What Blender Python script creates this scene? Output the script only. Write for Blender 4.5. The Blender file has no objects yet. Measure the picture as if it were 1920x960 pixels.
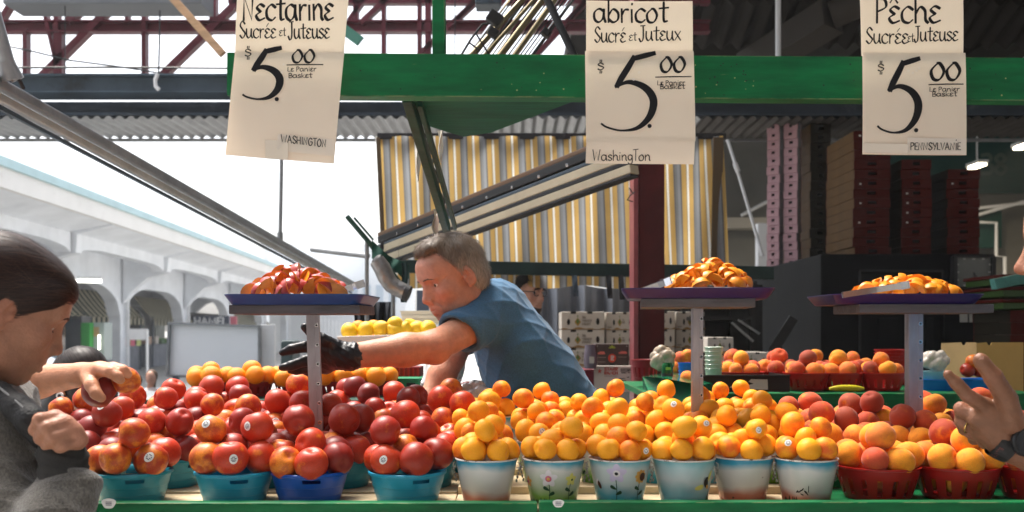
import bpy, bmesh, math, random
import numpy as np
from mathutils import Vector, Matrix, Euler

S = bpy.context.scene
COL = S.collection
R = math.radians
random.seed(7)

# ------------------------------------------------------------------ camera
CAM_Z, HORIZON, FPX = 1.35, 620.0, 1800.0          # level camera, 1920 x 960 picture, lens shifted upwards
cd = bpy.data.cameras.new('camera')
cam = bpy.data.objects.new('camera', cd); COL.objects.link(cam)
cam.location = (0, 0, CAM_Z); cam.rotation_euler = (R(90), 0, 0)
cd.sensor_width = 36; cd.lens = FPX/1920*36
cd.shift_y = (HORIZON-480)/1920
cd.clip_start = 0.05; cd.clip_end = 3000
cd.dof.use_dof = True; cd.dof.focus_distance = 2.25; cd.dof.aperture_fstop = 5.0
S.camera = cam

# ------------------------------------------------------------------ light
SUN_EL, SUN_AZ = 66, -38      # azimuth measured from +Y (away from the camera) towards +X
w = bpy.data.worlds.new('World'); S.world = w; w.use_nodes = True
wn = w.node_tree.nodes; wl = w.node_tree.links
bg = wn['Background']
sky = wn.new('ShaderNodeTexSky'); sky.sky_type = 'NISHITA'; sky.sun_disc = False
sky.sun_elevation = R(SUN_EL); sky.sun_rotation = R(SUN_AZ)
sky.air_density = 1.0; sky.dust_density = 4.0; sky.ozone_density = 0.6
hs = wn.new('ShaderNodeHueSaturation'); hs.inputs['Saturation'].default_value = 0.35
wl.new(sky.outputs[0], hs.inputs['Color']); wl.new(hs.outputs[0], bg.inputs[0])
bg.inputs[1].default_value = 0.135
sl = bpy.data.lights.new('sun', 'SUN'); sl.energy = 2.8; sl.angle = R(26); sl.color = (1, .93, .84)
so = bpy.data.objects.new('sun', sl); COL.objects.link(so)
sd = Vector((math.sin(R(SUN_AZ))*math.cos(R(SUN_EL)), math.cos(R(SUN_AZ))*math.cos(R(SUN_EL)), math.sin(R(SUN_EL))))
so.rotation_euler = sd.to_track_quat('Z', 'Y').to_euler(); so.location = (-6, 4, 12)
S.view_settings.view_transform = 'Standard'; S.view_settings.look = 'None'
S.view_settings.exposure = 1.45; S.view_settings.gamma = 1.0
S.view_settings.use_curve_mapping = False
S.cycles.max_bounces = 8; S.cycles.transparent_max_bounces = 12
S.cycles.use_denoising = True

# ------------------------------------------------------------------ helpers
def P(px, py, D):
    """point seen at pixel (px,py) of the photograph at D metres in front of the camera plane"""
    return Vector(((px-960)/FPX*D, D, CAM_Z+(HORIZON-py)/FPX*D))

def root_loc(o):
    v = Vector((0, 0, 0))
    while o is not None:
        v += o.location; o = o.parent
    return v

def tag(o, label=None, cat=None, group=None, kind=None):
    if label: o['label'] = label
    if cat: o['category'] = cat
    if group: o['group'] = group
    if kind: o['kind'] = kind
    return o

def thing(name, label, cat, loc, group=None):
    o = bpy.data.objects.new(name, None); COL.objects.link(o)
    o.empty_display_size = .05; o.location = loc
    return tag(o, label, cat, group)

def copy_tree(o, parent=None):
    c = o.copy(); COL.objects.link(c)
    if parent is not None: c.parent = parent
    for ch in o.children: copy_tree(ch, c)
    return c

class MB:
    def __init__(s): s.v = []; s.f = []; s.m = []; s.sm = []
    def add(s, vs, fs, mi=0, smooth=False):
        b = len(s.v); s.v.extend([tuple(x) for x in vs])
        for f in fs: s.f.append(tuple(b+i for i in f)); s.m.append(mi); s.sm.append(smooth)
        return s
    def box(s, c, size, rot=None, bev=0.0, mi=0):
        bm = bmesh.new(); bmesh.ops.create_cube(bm, size=1)
        bmesh.ops.scale(bm, vec=size, verts=bm.verts)
        if bev > 0:
            bmesh.ops.bevel(bm, geom=bm.edges[:], offset=min(bev, min(size)*.45), segments=2, affect='EDGES', profile=.6)
        M = Matrix.Translation(Vector(c))
        if rot is not None: M = M @ (rot.to_4x4() if hasattr(rot, 'to_4x4') else Euler(rot).to_matrix().to_4x4())
        bm.transform(M); bm.verts.index_update()
        s.add([v.co for v in bm.verts], [[v.index for v in f.verts] for f in bm.faces], mi, False); bm.free(); return s
    def span(s, a, b, wx, wz, bev=0.0, mi=0, up=Vector((0, 0, 1))):
        """a square bar from a to b: wx across, wz along 'up'"""
        a = Vector(a); b = Vector(b); d = b-a; L = d.length; d = d/L
        x = d.cross(up)
        if x.length < 1e-4: x = d.cross(Vector((0, 1, 0)))
        x.normalize(); z = x.cross(d)
        return s.box((a+b)/2, (wx, L, wz), Matrix((x, d, z)).transposed(), bev, mi)
    def tube(s, pts, r, n=10, mi=0, cap=True):
        pts = [Vector(p) for p in pts]; k = len(pts)
        rr = r if isinstance(r, (list, tuple)) else [r]*k
        vs = []; fs = []; prev = None
        for i, p in enumerate(pts):
            t = (pts[min(i+1, k-1)]-pts[max(i-1, 0)]).normalized()
            if prev is None:
                x = t.orthogonal().normalized()
            else:
                x = (prev-t*prev.dot(t)).normalized()
            prev = x; y = t.cross(x)
            for j in range(n):
                a = 2*math.pi*j/n; vs.append(p+(x*math.cos(a)+y*math.sin(a))*rr[i])
        for i in range(k-1):
            for j in range(n):
                fs.append((i*n+j, i*n+(j+1) % n, (i+1)*n+(j+1) % n, (i+1)*n+j))
        if cap: fs.append(tuple(range(n-1, -1, -1))); fs.append(tuple((k-1)*n+j for j in range(n)))
        return s.add(vs, fs, mi, True)
    def lathe(s, prof, c=(0, 0, 0), n=40, mi=0, skip=None, sx=1, sy=1):
        vs = []; fs = []
        for (r, z) in prof:
            for j in range(n):
                a = 2*math.pi*j/n; vs.append((c[0]+r*sx*math.cos(a), c[1]+r*sy*math.sin(a), c[2]+z))
        for i in range(len(prof)-1):
            for j in range(n):
                if skip and skip(i, j): continue
                fs.append((i*n+j, i*n+(j+1) % n, (i+1)*n+(j+1) % n, (i+1)*n+j))
        return s.add(vs, fs, mi, True)
    def prism(s, poly, ext, mi=0):
        ext = Vector(ext); n = len(poly); a = [Vector(p) for p in poly]; b = [p+ext for p in a]
        return s.add(a+b, [tuple(range(n-1, -1, -1)), tuple(range(n, 2*n))]+[(i, (i+1) % n, n+(i+1) % n, n+i) for i in range(n)], mi)
    def grid(s, fn, nu, nv, mi=0, smooth=True):
        vs = [fn(i/nu, j/nv) for j in range(nv+1) for i in range(nu+1)]
        fs = [(j*(nu+1)+i, j*(nu+1)+i+1, (j+1)*(nu+1)+i+1, (j+1)*(nu+1)+i) for j in range(nv) for i in range(nu)]
        return s.add(vs, fs, mi, smooth)
    def mesh(s, name, mats, off=Vector((0, 0, 0)), recalc=True):
        me = bpy.data.meshes.new(name)
        me.from_pydata([(x-off[0], y-off[1], z-off[2]) for x, y, z in s.v], [], s.f)
        mats = mats if isinstance(mats, (list, tuple)) else [mats]
        for m in mats: me.materials.append(m)
        me.polygons.foreach_set('material_index', s.m)
        me.polygons.foreach_set('use_smooth', s.sm)
        if recalc:
            bm = bmesh.new(); bm.from_mesh(me); bmesh.ops.recalc_face_normals(bm, faces=bm.faces); bm.to_mesh(me); bm.free()
        me.update()
        if any(s.sm): me.set_sharp_from_angle(angle=R(42))
        return me
    def build(s, name, mats, parent=None, origin=None, recalc=True):
        if parent is not None:
            o = bpy.data.objects.new(name, s.mesh(name, mats, root_loc(parent), recalc)); COL.objects.link(o); o.parent = parent
        else:
            if origin is None:
                a = np.array(s.v); origin = Vector(((a[:, 0].min()+a[:, 0].max())/2, (a[:, 1].min()+a[:, 1].max())/2, a[:, 2].min()))
            o = bpy.data.objects.new(name, s.mesh(name, mats, Vector(origin), recalc)); COL.objects.link(o); o.location = origin
        return o

def structure(o): o['kind'] = 'structure'; return o

# ------------------------------------------------------------------ materials
def pm(name, col, rough=.5, metal=0, var=0.0, scale=12, bump=0.0, bscale=60, spec=.3, coat=0, sheen=0, sss=0, trans=0, emit=None, es=0, dirt=None, dscale=6, dlo=.55, dhi=.7, stretch=(1, 1, 1), vcol=None, coords='Object'):
    m = bpy.data.materials.new(name); m.use_nodes = True
    n = m.node_tree.nodes; l = m.node_tree.links; b = n['Principled BSDF']
    b.inputs['Base Color'].default_value = (*col, 1); b.inputs['Roughness'].default_value = rough
    b.inputs['Metallic'].default_value = metal; b.inputs['Specular IOR Level'].default_value = spec
    b.inputs['Coat Weight'].default_value = coat; b.inputs['Sheen Weight'].default_value = sheen
    if sss:
        b.inputs['Subsurface Weight'].default_value = sss; b.inputs['Subsurface Radius'].default_value = (1, .35, .2); b.inputs['Subsurface Scale'].default_value = .012
    b.inputs['Transmission Weight'].default_value = trans
    if emit: b.inputs['Emission Color'].default_value = (*emit, 1); b.inputs['Emission Strength'].default_value = es
    tc = n.new('ShaderNodeTexCoord'); mp = n.new('ShaderNodeMapping'); mp.inputs['Scale'].default_value = stretch
    l.new(tc.outputs[coords], mp.inputs[0])
    src = None
    if vcol:
        a = n.new('ShaderNodeAttribute'); a.attribute_name = vcol; src = a.outputs['Color']
    if var:
        t = n.new('ShaderNodeTexNoise'); t.inputs['Scale'].default_value = scale; t.inputs['Detail'].default_value = 6; t.inputs['Roughness'].default_value = .65
        l.new(mp.outputs[0], t.inputs[0])
        mr = n.new('ShaderNodeMapRange'); mr.inputs[1].default_value = .3; mr.inputs[2].default_value = .7
        mr.inputs[3].default_value = 1-var; mr.inputs[4].default_value = 1+var; l.new(t.outputs[0], mr.inputs[0])
        hv = n.new('ShaderNodeVectorMath'); hv.operation = 'SCALE'
        if src: l.new(src, hv.inputs[0])
        else: hv.inputs[0].default_value = col
        l.new(mr.outputs[0], hv.inputs['Scale']); src = hv.outputs[0]
    if dirt:
        t = n.new('ShaderNodeTexNoise'); t.inputs['Scale'].default_value = dscale; t.inputs['Detail'].default_value = 8; t.inputs['Roughness'].default_value = .7
        l.new(mp.outputs[0], t.inputs[0])
        mr = n.new('ShaderNodeMapRange'); mr.inputs[1].default_value = dlo; mr.inputs[2].default_value = dhi; l.new(t.outputs[0], mr.inputs[0])
        mx = n.new('ShaderNodeMix'); mx.data_type = 'RGBA'; l.new(mr.outputs[0], mx.inputs[0])
        if src: l.new(src, mx.inputs[6])
        else: mx.inputs[6].default_value = (*col, 1)
        mx.inputs[7].default_value = (*dirt, 1); src = mx.outputs[2]
    if src: l.new(src, b.inputs['Base Color'])
    if bump:
        t = n.new('ShaderNodeTexNoise'); t.inputs['Scale'].default_value = bscale; t.inputs['Detail'].default_value = 5
        l.new(mp.outputs[0], t.inputs[0]); bn = n.new('ShaderNodeBump'); bn.inputs['Strength'].default_value = bump; bn.inputs['Distance'].default_value = .01
        l.new(t.outputs[0], bn.inputs['Height']); l.new(bn.outputs[0], b.inputs['Normal'])
    return m

def fruit_mat(name, ground, rough, lo, hi, scale, speck, coat=0, sheen=0, bump=0.0, spec=.35):
    """ground colour showing through a blush; the blush colour and its spread come from the object's own colour"""
    m = bpy.data.materials.new(name); m.use_nodes = True
    n = m.node_tree.nodes; l = m.node_tree.links; b = n['Principled BSDF']
    b.inputs['Roughness'].default_value = rough; b.inputs['Coat Weight'].default_value = coat; b.inputs['Coat Roughness'].default_value = .25
    b.inputs['Sheen Weight'].default_value = sheen; b.inputs['Sheen Roughness'].default_value = .4
    b.inputs['Specular IOR Level'].default_value = spec
    oi = n.new('ShaderNodeObjectInfo'); tc = n.new('ShaderNodeTexCoord')
    wv = n.new('ShaderNodeMath'); wv.operation = 'MULTIPLY'; wv.inputs[1].default_value = 90; l.new(oi.outputs['Random'], wv.inputs[0])
    t = n.new('ShaderNodeTexNoise'); t.noise_dimensions = '4D'; t.inputs['Scale'].default_value = scale; t.inputs['Detail'].default_value = 5; t.inputs['Roughness'].default_value = .55
    l.new(tc.outputs['Object'], t.inputs['Vector']); l.new(wv.outputs[0], t.inputs['W'])
    ad = n.new('ShaderNodeMath'); ad.operation = 'ADD'; l.new(t.outputs[0], ad.inputs[0])
    al = n.new('ShaderNodeMapRange'); al.inputs[3].default_value = -.32; al.inputs[4].default_value = .32; l.new(oi.outputs['Alpha'], al.inputs[0]); l.new(al.outputs[0], ad.inputs[1])
    mr = n.new('ShaderNodeMapRange'); mr.interpolation_type = 'SMOOTHSTEP'; mr.inputs[1].default_value = lo; mr.inputs[2].default_value = hi; l.new(ad.outputs[0], mr.inputs[0])
    mx = n.new('ShaderNodeMix'); mx.data_type = 'RGBA'; l.new(mr.outputs[0], mx.inputs[0]); l.new(oi.outputs['Color'], mx.inputs[6]); mx.inputs[7].default_value = (*ground, 1)
    t2 = n.new('ShaderNodeTexNoise'); t2.inputs['Scale'].default_value = 14; t2.inputs['Detail'].default_value = 7; t2.inputs['Roughness'].default_value = .75; l.new(tc.outputs['Object'], t2.inputs['Vector'])
    m2 = n.new('ShaderNodeMapRange'); m2.inputs[1].default_value = .3; m2.inputs[2].default_value = .72; m2.inputs[3].default_value = 1-speck; m2.inputs[4].default_value = 1+speck; l.new(t2.outputs[0], m2.inputs[0])
    sc = n.new('ShaderNodeVectorMath'); sc.operation = 'SCALE'; l.new(mx.outputs[2], sc.inputs[0]); l.new(m2.outputs[0], sc.inputs['Scale'])
    l.new(sc.outputs[0], b.inputs['Base Color'])
    if bump:
        bn = n.new('ShaderNodeBump'); bn.inputs['Strength'].default_value = bump; bn.inputs['Distance'].default_value = .004; l.new(t2.outputs[0], bn.inputs['Height']); l.new(bn.outputs[0], b.inputs['Normal'])
    r2 = n.new('ShaderNodeMapRange'); r2.inputs[3].default_value = rough-.08; r2.inputs[4].default_value = rough+.12; l.new(t2.outputs[0], r2.inputs[0]); l.new(r2.outputs[0], b.inputs['Roughness'])
    return m

M_NECT = fruit_mat('nectarine_skin', (.70, .20, .018), .38, .56, .76, 1.5, .30, spec=.35, bump=.06)
M_APRI = fruit_mat('apricot_skin', (.90, .36, .014), .50, .38, .66, 1.2, .12, bump=.12, spec=.25)
M_PEACH = fruit_mat('peach_skin', (.86, .30, .02), .66, .42, .74, 1.4, .2, sheen=.15, bump=.15, spec=.2)
M_ORANGE = fruit_mat('orange_peel', (.90, .30, .004), .42, .2, .5, 1.2, .06, bump=.5, spec=.3)
M_LEMON = fruit_mat('lemon_peel', (.80, .50, .01), .42, .2, .5, 1.2, .08, bump=.4)
M_STICK = pm('sticker_paper', (.8, .8, .78), .4); M_INKS = pm('sticker_ink', (.03, .04, .10), .4)
M_GREEN = pm('green_paint', (.001, .115, .035), .45, var=.42, scale=9, bump=.25, bscale=16, spec=.25, stretch=(.5, 3, 3), dirt=(.10, .16, .06), dscale=22, dlo=.67, dhi=.72)
M_DGREEN = pm('dark_green_paint', (.008, .045, .03), .45, var=.3, scale=14, bump=.2, bscale=25)
M_CREAM = pm('cream_board', (.62, .49, .31), .55, var=.25, scale=5, bump=.1, bscale=30, dirt=(.36, .25, .13), dscale=7, dlo=.6, dhi=.75, stretch=(1, 3, 3))
M_TEAL = pm('teal_plastic', (.018, .24, .33), .32, var=.08, scale=8)
M_SKYBLUE = pm('sky_blue_plastic', (.018, .29, .47), .3, var=.06, scale=8)
M_COBALT = pm('cobalt_plastic', (.006, .075, .42), .3, var=.06, scale=8)
M_REDP = pm('red_plastic', (.38, .008, .006), .34, var=.08, scale=10)
M_DREDP = pm('dark_red_plastic', (.20, .008, .010), .4, var=.1, scale=10)
M_BLUEP = pm('blue_plastic', (.008, .16, .58), .35)
M_ALU = pm('aluminium', (.42, .42, .46), .36, metal=.85, var=.3, scale=16, bump=.12, bscale=60, stretch=(1, 1, .25), dirt=(.16, .14, .14), dscale=10, dlo=.55, dhi=.8)
M_STEEL = pm('bright_steel', (.75, .75, .76), .16, metal=1)
M_GALV = pm('galvanised_tube', (.26, .27, .28), .42, metal=.55, var=.25, scale=8)
M_GREYST = pm('blue_grey_steel', (.05, .075, .10), .5, var=.3, scale=4, dirt=(.02, .025, .03), dscale=3)
M_MAROON = pm('maroon_steel', (.115, .014, .024), .45, var=.3, scale=8, bump=.1, bscale=20, dirt=(.20, .07, .06), dscale=16, dlo=.64, dhi=.72)
def paper_mat(name, col, tr=.5):
    m = pm(name, col, .6, var=.04, scale=6, bump=.06, bscale=10, spec=.2); n = m.node_tree.nodes; l = m.node_tree.links
    t = n.new('ShaderNodeBsdfTranslucent'); t.inputs[0].default_value = (*col, 1); x = n.new('ShaderNodeMixShader'); x.inputs[0].default_value = tr
    l.new(n['Principled BSDF'].outputs[0], x.inputs[1]); l.new(t.outputs[0], x.inputs[2]); l.new(x.outputs[0], n['Material Output'].inputs[0]); return m
M_PAPER = paper_mat('sign_card', (.92, .84, .73), .42)
M_PAPER2 = paper_mat('sign_card_label', (.93, .87, .79), .38)
M_TAPE = pm('clear_tape', (.78, .69, .58), .15, coat=.5)
M_INK = pm('marker_ink', (.006, .006, .008), .35)
M_BLACK = pm('black_plastic', (.012, .012, .013), .4)
M_DARK = pm('dark_metal', (.02, .02, .022), .6, var=.3)  # plain dark tone, varied at random
M_WHITE = pm('white_paint', (.74, .75, .76), .5, var=.05, scale=4)
M_CONC = pm('painted_concrete', (.80, .83, .87), .7, var=.1, scale=1.2, bump=.1, bscale=10, dirt=(.62, .65, .70), dscale=.7, dlo=.5, dhi=.85)
M_TRAYB = pm('blue_tray', (.012, .055, .20), .35, var=.1); M_TRAYP = pm('purple_tray', (.022, .013, .095), .32, var=.1)
M_PLATE = pm('pale_plate', (.78, .75, .72), .35)
M_CARD = pm('cardboard', (.42, .27, .12), .75, var=.12, scale=6); M_CARDW = pm('white_carton', (.55, .50, .44), .65, var=.1, scale=5, dirt=(.40, .33, .25), dscale=5, dlo=.6, dhi=.8)
M_WOODP = pm('raw_timber', (.42, .25, .13), .7, var=.3, scale=5, stretch=(1, 1, 8))

def worn_edges(m, chip=(.42, .40, .20), rad=.004, lo=.46, hi=.56):
    """bare wood where paint has rubbed off the corners"""
    n = m.node_tree.nodes; l = m.node_tree.links; b = n['Principled BSDF']; src = b.inputs['Base Color'].links[0].from_socket
    bv = n.new('ShaderNodeBevel'); bv.samples = 4; bv.inputs['Radius'].default_value = rad; ge = n.new('ShaderNodeNewGeometry')
    dt = n.new('ShaderNodeVectorMath'); dt.operation = 'DOT_PRODUCT'; l.new(bv.outputs[0], dt.inputs[0]); l.new(ge.outputs['True Normal'], dt.inputs[1])
    e = n.new('ShaderNodeMapRange'); e.inputs[1].default_value = .97; e.inputs[2].default_value = .80; l.new(dt.outputs['Value'], e.inputs[0])
    tc = n.new('ShaderNodeTexCoord'); t = n.new('ShaderNodeTexNoise'); t.inputs['Scale'].default_value = 14; t.inputs['Detail'].default_value = 8; t.inputs['Roughness'].default_value = .7; l.new(tc.outputs['Object'], t.inputs[0])
    r = n.new('ShaderNodeMapRange'); r.inputs[1].default_value = lo; r.inputs[2].default_value = hi; l.new(t.outputs[0], r.inputs[0])
    mu = n.new('ShaderNodeMath'); mu.operation = 'MULTIPLY'; l.new(e.outputs[0], mu.inputs[0]); l.new(r.outputs[0], mu.inputs[1])
    mx = n.new('ShaderNodeMix'); mx.data_type = 'RGBA'; l.new(mu.outputs[0], mx.inputs[0]); l.new(src, mx.inputs[6]); mx.inputs[7].default_value = (*chip, 1); l.new(mx.outputs[2], b.inputs['Base Color'])
worn_edges(M_GREEN)
# ------------------------------------------------------------------ hand lettering: strokes drawn with a flat nib
G = {  # glyph: (advance, strokes) in units of the x-height; baseline 0
 'a': (1.02, ['.78,.82 .45,1 .1,.72 .12,.2 .42,0 .72,.3 .8,.9', '.8,.98 .8,.4 .92,0']),
 'A': (1.0, ['.42,1 .05,0', '.42,1 .85,0', '.16,.36 .72,.38']), 'b': (.95, ['.12,1.75 .12,0', '.12,.5 .45,.98 .82,.7 .8,.2 .45,0 .12,.25']),
 'B': (.85, ['.1,1 .1,0', '.1,1 .55,.95 .6,.62 .12,.5', '.12,.5 .7,.42 .68,.05 .1,0']), 'c': (.82, ['.78,.82 .45,1 .1,.65 .15,.15 .5,0 .78,.2']),
 'e': (.8, ['.7,.88 .4,1.02 .14,.8 .42,.54', '.42,.54 .08,.3 .3,0 .74,.14']), 'h': (.95, ['.12,1.85 .14,0', '.14,.55 .42,.98 .72,.75 .76,.2 .92,0']),
 'i': (.4, ['.18,.95 .2,0', '.2,1.32 .22,1.42']), 'I': (.4, ['.2,1 .2,0']), 'n': (.95, ['.12,1 .16,0', '.16,.6 .45,1 .72,.75 .74,.2 .86,0']),
 'o': (.95, ['.45,1 .1,.6 .2,.05 .6,.02 .82,.5 .62,.95 .42,1']), 'O': (1.0, ['.45,1 .08,.55 .2,.05 .6,.02 .86,.5 .65,.95 .42,1']),
 'p': (.9, ['.12,1 .12,-.7', '.12,.55 .45,1 .78,.75 .72,.2 .4,.02 .12,.25']), 'r': (.7, ['.14,1 .16,0', '.16,.55 .36,.92 .64,.95']),
 't': (.72, ['.38,1.5 .36,.4 .42,.05 .64,.08', '.04,1.02 .72,1.08']), 'T': (.85, ['.05,1.0 .82,1.06', '.45,1.02 .44,0']), 'u': (.95, ['.12,1 .12,.3 .36,0 .66,.3 .74,1', '.74,1 .74,.3 .88,0']),
 'x': (.85, ['.1,.95 .75,0', '.75,.98 .08,0']), 's': (.75, ['.66,.86 .36,1 .12,.76 .4,.52 .66,.26 .4,0 .08,.14']), 'S': (.85, ['.76,.86 .42,1.04 .14,.78 .42,.52 .76,.26 .42,-.02 .08,.16']),
 'g': (.85, ['.72,.85 .4,1 .12,.7 .2,.2 .5,.1 .7,.5', '.72,.95 .74,-.3 .4,-.62 .1,-.4']), 'k': (.8, ['.14,1.5 .14,0', '.66,.95 .16,.45 .72,0']), 'K': (.8, ['.14,1 .14,0', '.7,1 .16,.45 .75,0']),
 'L': (.72, ['.14,1 .1,.04 .62,.02']), 'N': (1.0, ['.1,0 .14,1 .72,.02 .8,1']), 'J': (.75, ['.2,1 .72,1.02', '.5,1 .5,.15 .24,-.08 .02,.14']),
 'P': (.85, ['.14,1 .14,0', '.1,.98 .6,.98 .7,.66 .16,.46']), 'H': (.95, ['.1,1 .1,0', '.76,1 .76,0', '.1,.5 .76,.52']), 'W': (1.3, ['.05,1 .3,0 .6,.8 .85,0 1.15,1']),
 'w': (1.3, ['.05,1 .26,.06 .42,.05 .6,.9 .78,.06 .94,.05 1.12,1']), 'G': (.95, ['.8,.84 .45,1 .1,.6 .22,.05 .6,0 .82,.3 .82,.48 .5,.48']), 'Y': (.85, ['.06,1 .42,.5', '.8,1 .36,0']),
 'V': (.85, ['.06,1 .4,0 .78,1']), 'E': (.72, ['.64,1 .12,.98 .12,.02 .66,0', '.12,.5 .55,.52']), 'R': (.85, ['.14,1 .14,0', '.1,.98 .62,.98 .66,.62 .16,.48', '.3,.48 .74,0']),
 'C': (.85, ['.78,.82 .45,1 .1,.65 .15,.15 .5,0 .78,.2']), 'M': (1.1, ['.08,0 .14,1 .5,.25 .86,1 .94,0']), 'F': (.7, ['.12,1 .12,0', '.12,.98 .64,1', '.12,.52 .55,.52']), 'D': (.9, ['.12,1 .12,0', '.12,1 .6,.92 .78,.5 .6,.08 .12,0']), 'U': (.9, ['.1,1 .12,.25 .42,0 .7,.25 .74,1']),
 '$': (.8, ['.7,.8 .35,.98 .1,.72 .7,.42 .4,.1 .05,.22', '.32,1.35 .3,1.1', '.5,1.35 .48,1.1', '.32,-.05 .3,-.3', '.5,-.05 .48,-.3']),
 '0': (.9, ['.45,1 .08,.55 .2,.05 .55,.02 .8,.5 .6,.95 .42,1']), '3': (.8, ['.1,.95 .5,1 .62,.75 .3,.52', '.3,.52 .7,.4 .6,.05 .1,.03']), '8': (.8, ['.4,.52 .12,.78 .4,1 .66,.78 .4,.52 .08,.25 .4,0 .72,.25 .4,.52']), '2': (.8, ['.1,.8 .4,1 .66,.75 .1,.02', '.1,.02 .72,.02']),
 ' ': (.45, []), '.': (.3, ['.1,.05 .14,.06']), '-': (.5, ['.05,.45 .4,.45']),
}
POLY = set('AIkKLNTWxVEHYMF')
def catmull(pts, sub=7):
    if len(pts) < 3: return pts
    p = [pts[0]]+pts+[pts[-1]]; out = []
    for i in range(1, len(p)-2):
        for k in range(sub):
            t = k/sub; a, b, c, d = p[i-1], p[i], p[i+1], p[i+2]
            out.append(tuple(.5*(2*b[q]+(c[q]-a[q])*t+(2*a[q]-5*b[q]+4*c[q]-d[q])*t*t+(3*b[q]-a[q]-3*c[q]+d[q])*t**3) for q in (0, 1)))
    out.append(pts[-1]); return out
def stroke(mb, pts, wid, place, mi, nib=.55, ang=40):
    """pts in 2-D; a ribbon whose width follows the direction of the pen"""
    n = len(pts); vs = []
    for i, p in enumerate(pts):
        a = pts[max(i-1, 0)]; b = pts[min(i+1, n-1)]; dx, dy = b[0]-a[0], b[1]-a[1]; L = math.hypot(dx, dy) or 1; dx /= L; dy /= L
        ww = wid*.5*((1-nib)+nib*abs(math.sin(math.atan2(dy, dx)-R(ang))))
        ex = (-1 if i == 0 else 1 if i == n-1 else 0)*ww*.5
        if i in (0, n-1): ww *= .8
        vs += [place(p[0]+dx*ex-dy*ww, p[1]+dy*ex+dx*ww), place(p[0]+dx*ex+dy*ww, p[1]+dy*ex-dx*ww)]
    mb.add(vs, [(2*i, 2*i+1, 2*i+3, 2*i+2) for i in range(n-1)], mi)
def text(mb, s, x0, x1, base, xh, place, mi=1, wid=.2, nib=.55, slope=0.0, caps=1.0, accents=()):
    """s written from x0 to x1 in the units of place(); xh = x-height in the same units (y upwards)"""
    tot = sum(G[c][0] for c in s)
    k = (x1-x0)/tot; cx = x0
    for idx, c in enumerate(s):
        adv, st = G[c]
        up = caps if (c.isupper() or c in '$') else 1.0
        for q in st:
            pts = [tuple(float(v) for v in t.split(',')) for t in q.split()]
            if c not in POLY: pts = catmull(pts)
            pts = [(cx+a*k, base+b*xh*up+(cx+a*k-x0)*slope) for a, b in pts]
            stroke(mb, pts, wid*xh, place, mi, nib)
        if idx in accents:
            a0 = cx+adv*k*.35; yb = base+xh*1.25+(cx-x0)*slope
            if accents[idx] == 'acute': pp = [(a0, yb), (a0+adv*k*.35, yb+xh*.35)]
            else: pp = [(a0-adv*k*.2, yb), (a0+adv*k*.1, yb+xh*.35), (a0+adv*k*.4, yb)]
            stroke(mb, pp, wid*xh*.8, place, mi, nib)
        cx += adv*k

# ------------------------------------------------------------------ smooth bodies: blended volumes turned into one mesh
def cap(a, b, ra, rb=None, k=.01, op='u'):
    a = np.array(a, float); b = np.array(b, float); rb = ra if rb is None else rb
    def f(p):
        d = b-a; L = max(d@d, 1e-12); t = np.clip(((p-a)@d)/L, 0, 1)
        return np.linalg.norm(p-a-t[..., None]*d, axis=-1)-(ra+(rb-ra)*t)
    r = max(ra, rb); return (f, np.minimum(a, b)-r, np.maximum(a, b)+r, k, op)
def ell(c, rad, rot=None, k=.01, op='u'):
    c = np.array(c, float); rad = np.array(rad, float)
    M = np.array(Euler(rot).to_matrix()) if rot is not None else np.eye(3)
    def f(p):
        q = (p-c)@M; k0 = np.linalg.norm(q/rad, axis=-1); k1 = np.linalg.norm(q/rad**2, axis=-1)+1e-9
        return k0*(k0-1)/k1
    r = rad.max(); return (f, c-r, c+r, k, op)
def half(pt, nrm, k=.004, op='s', lo=None, hi=None):
    pt = np.array(pt, float); nrm = np.array(nrm, float); nrm /= np.linalg.norm(nrm)
    return (lambda p: -((p-pt)@nrm), np.array(lo if lo is not None else [-9]*3, float), np.array(hi if hi is not None else [9]*3, float), k, op)
def smin(a, b, k):
    h = np.maximum(k-np.abs(a-b), 0)/k; return np.minimum(a, b)-h*h*k*.25
def sdf_eval(prims, p):
    d = np.full(p.shape[:-1], 1.0)
    for f, lo, hi, k, op in prims:
        v = f(p)
        d = smin(d, v, k) if op == 'u' else -smin(-d, v, k)
    return d
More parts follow.
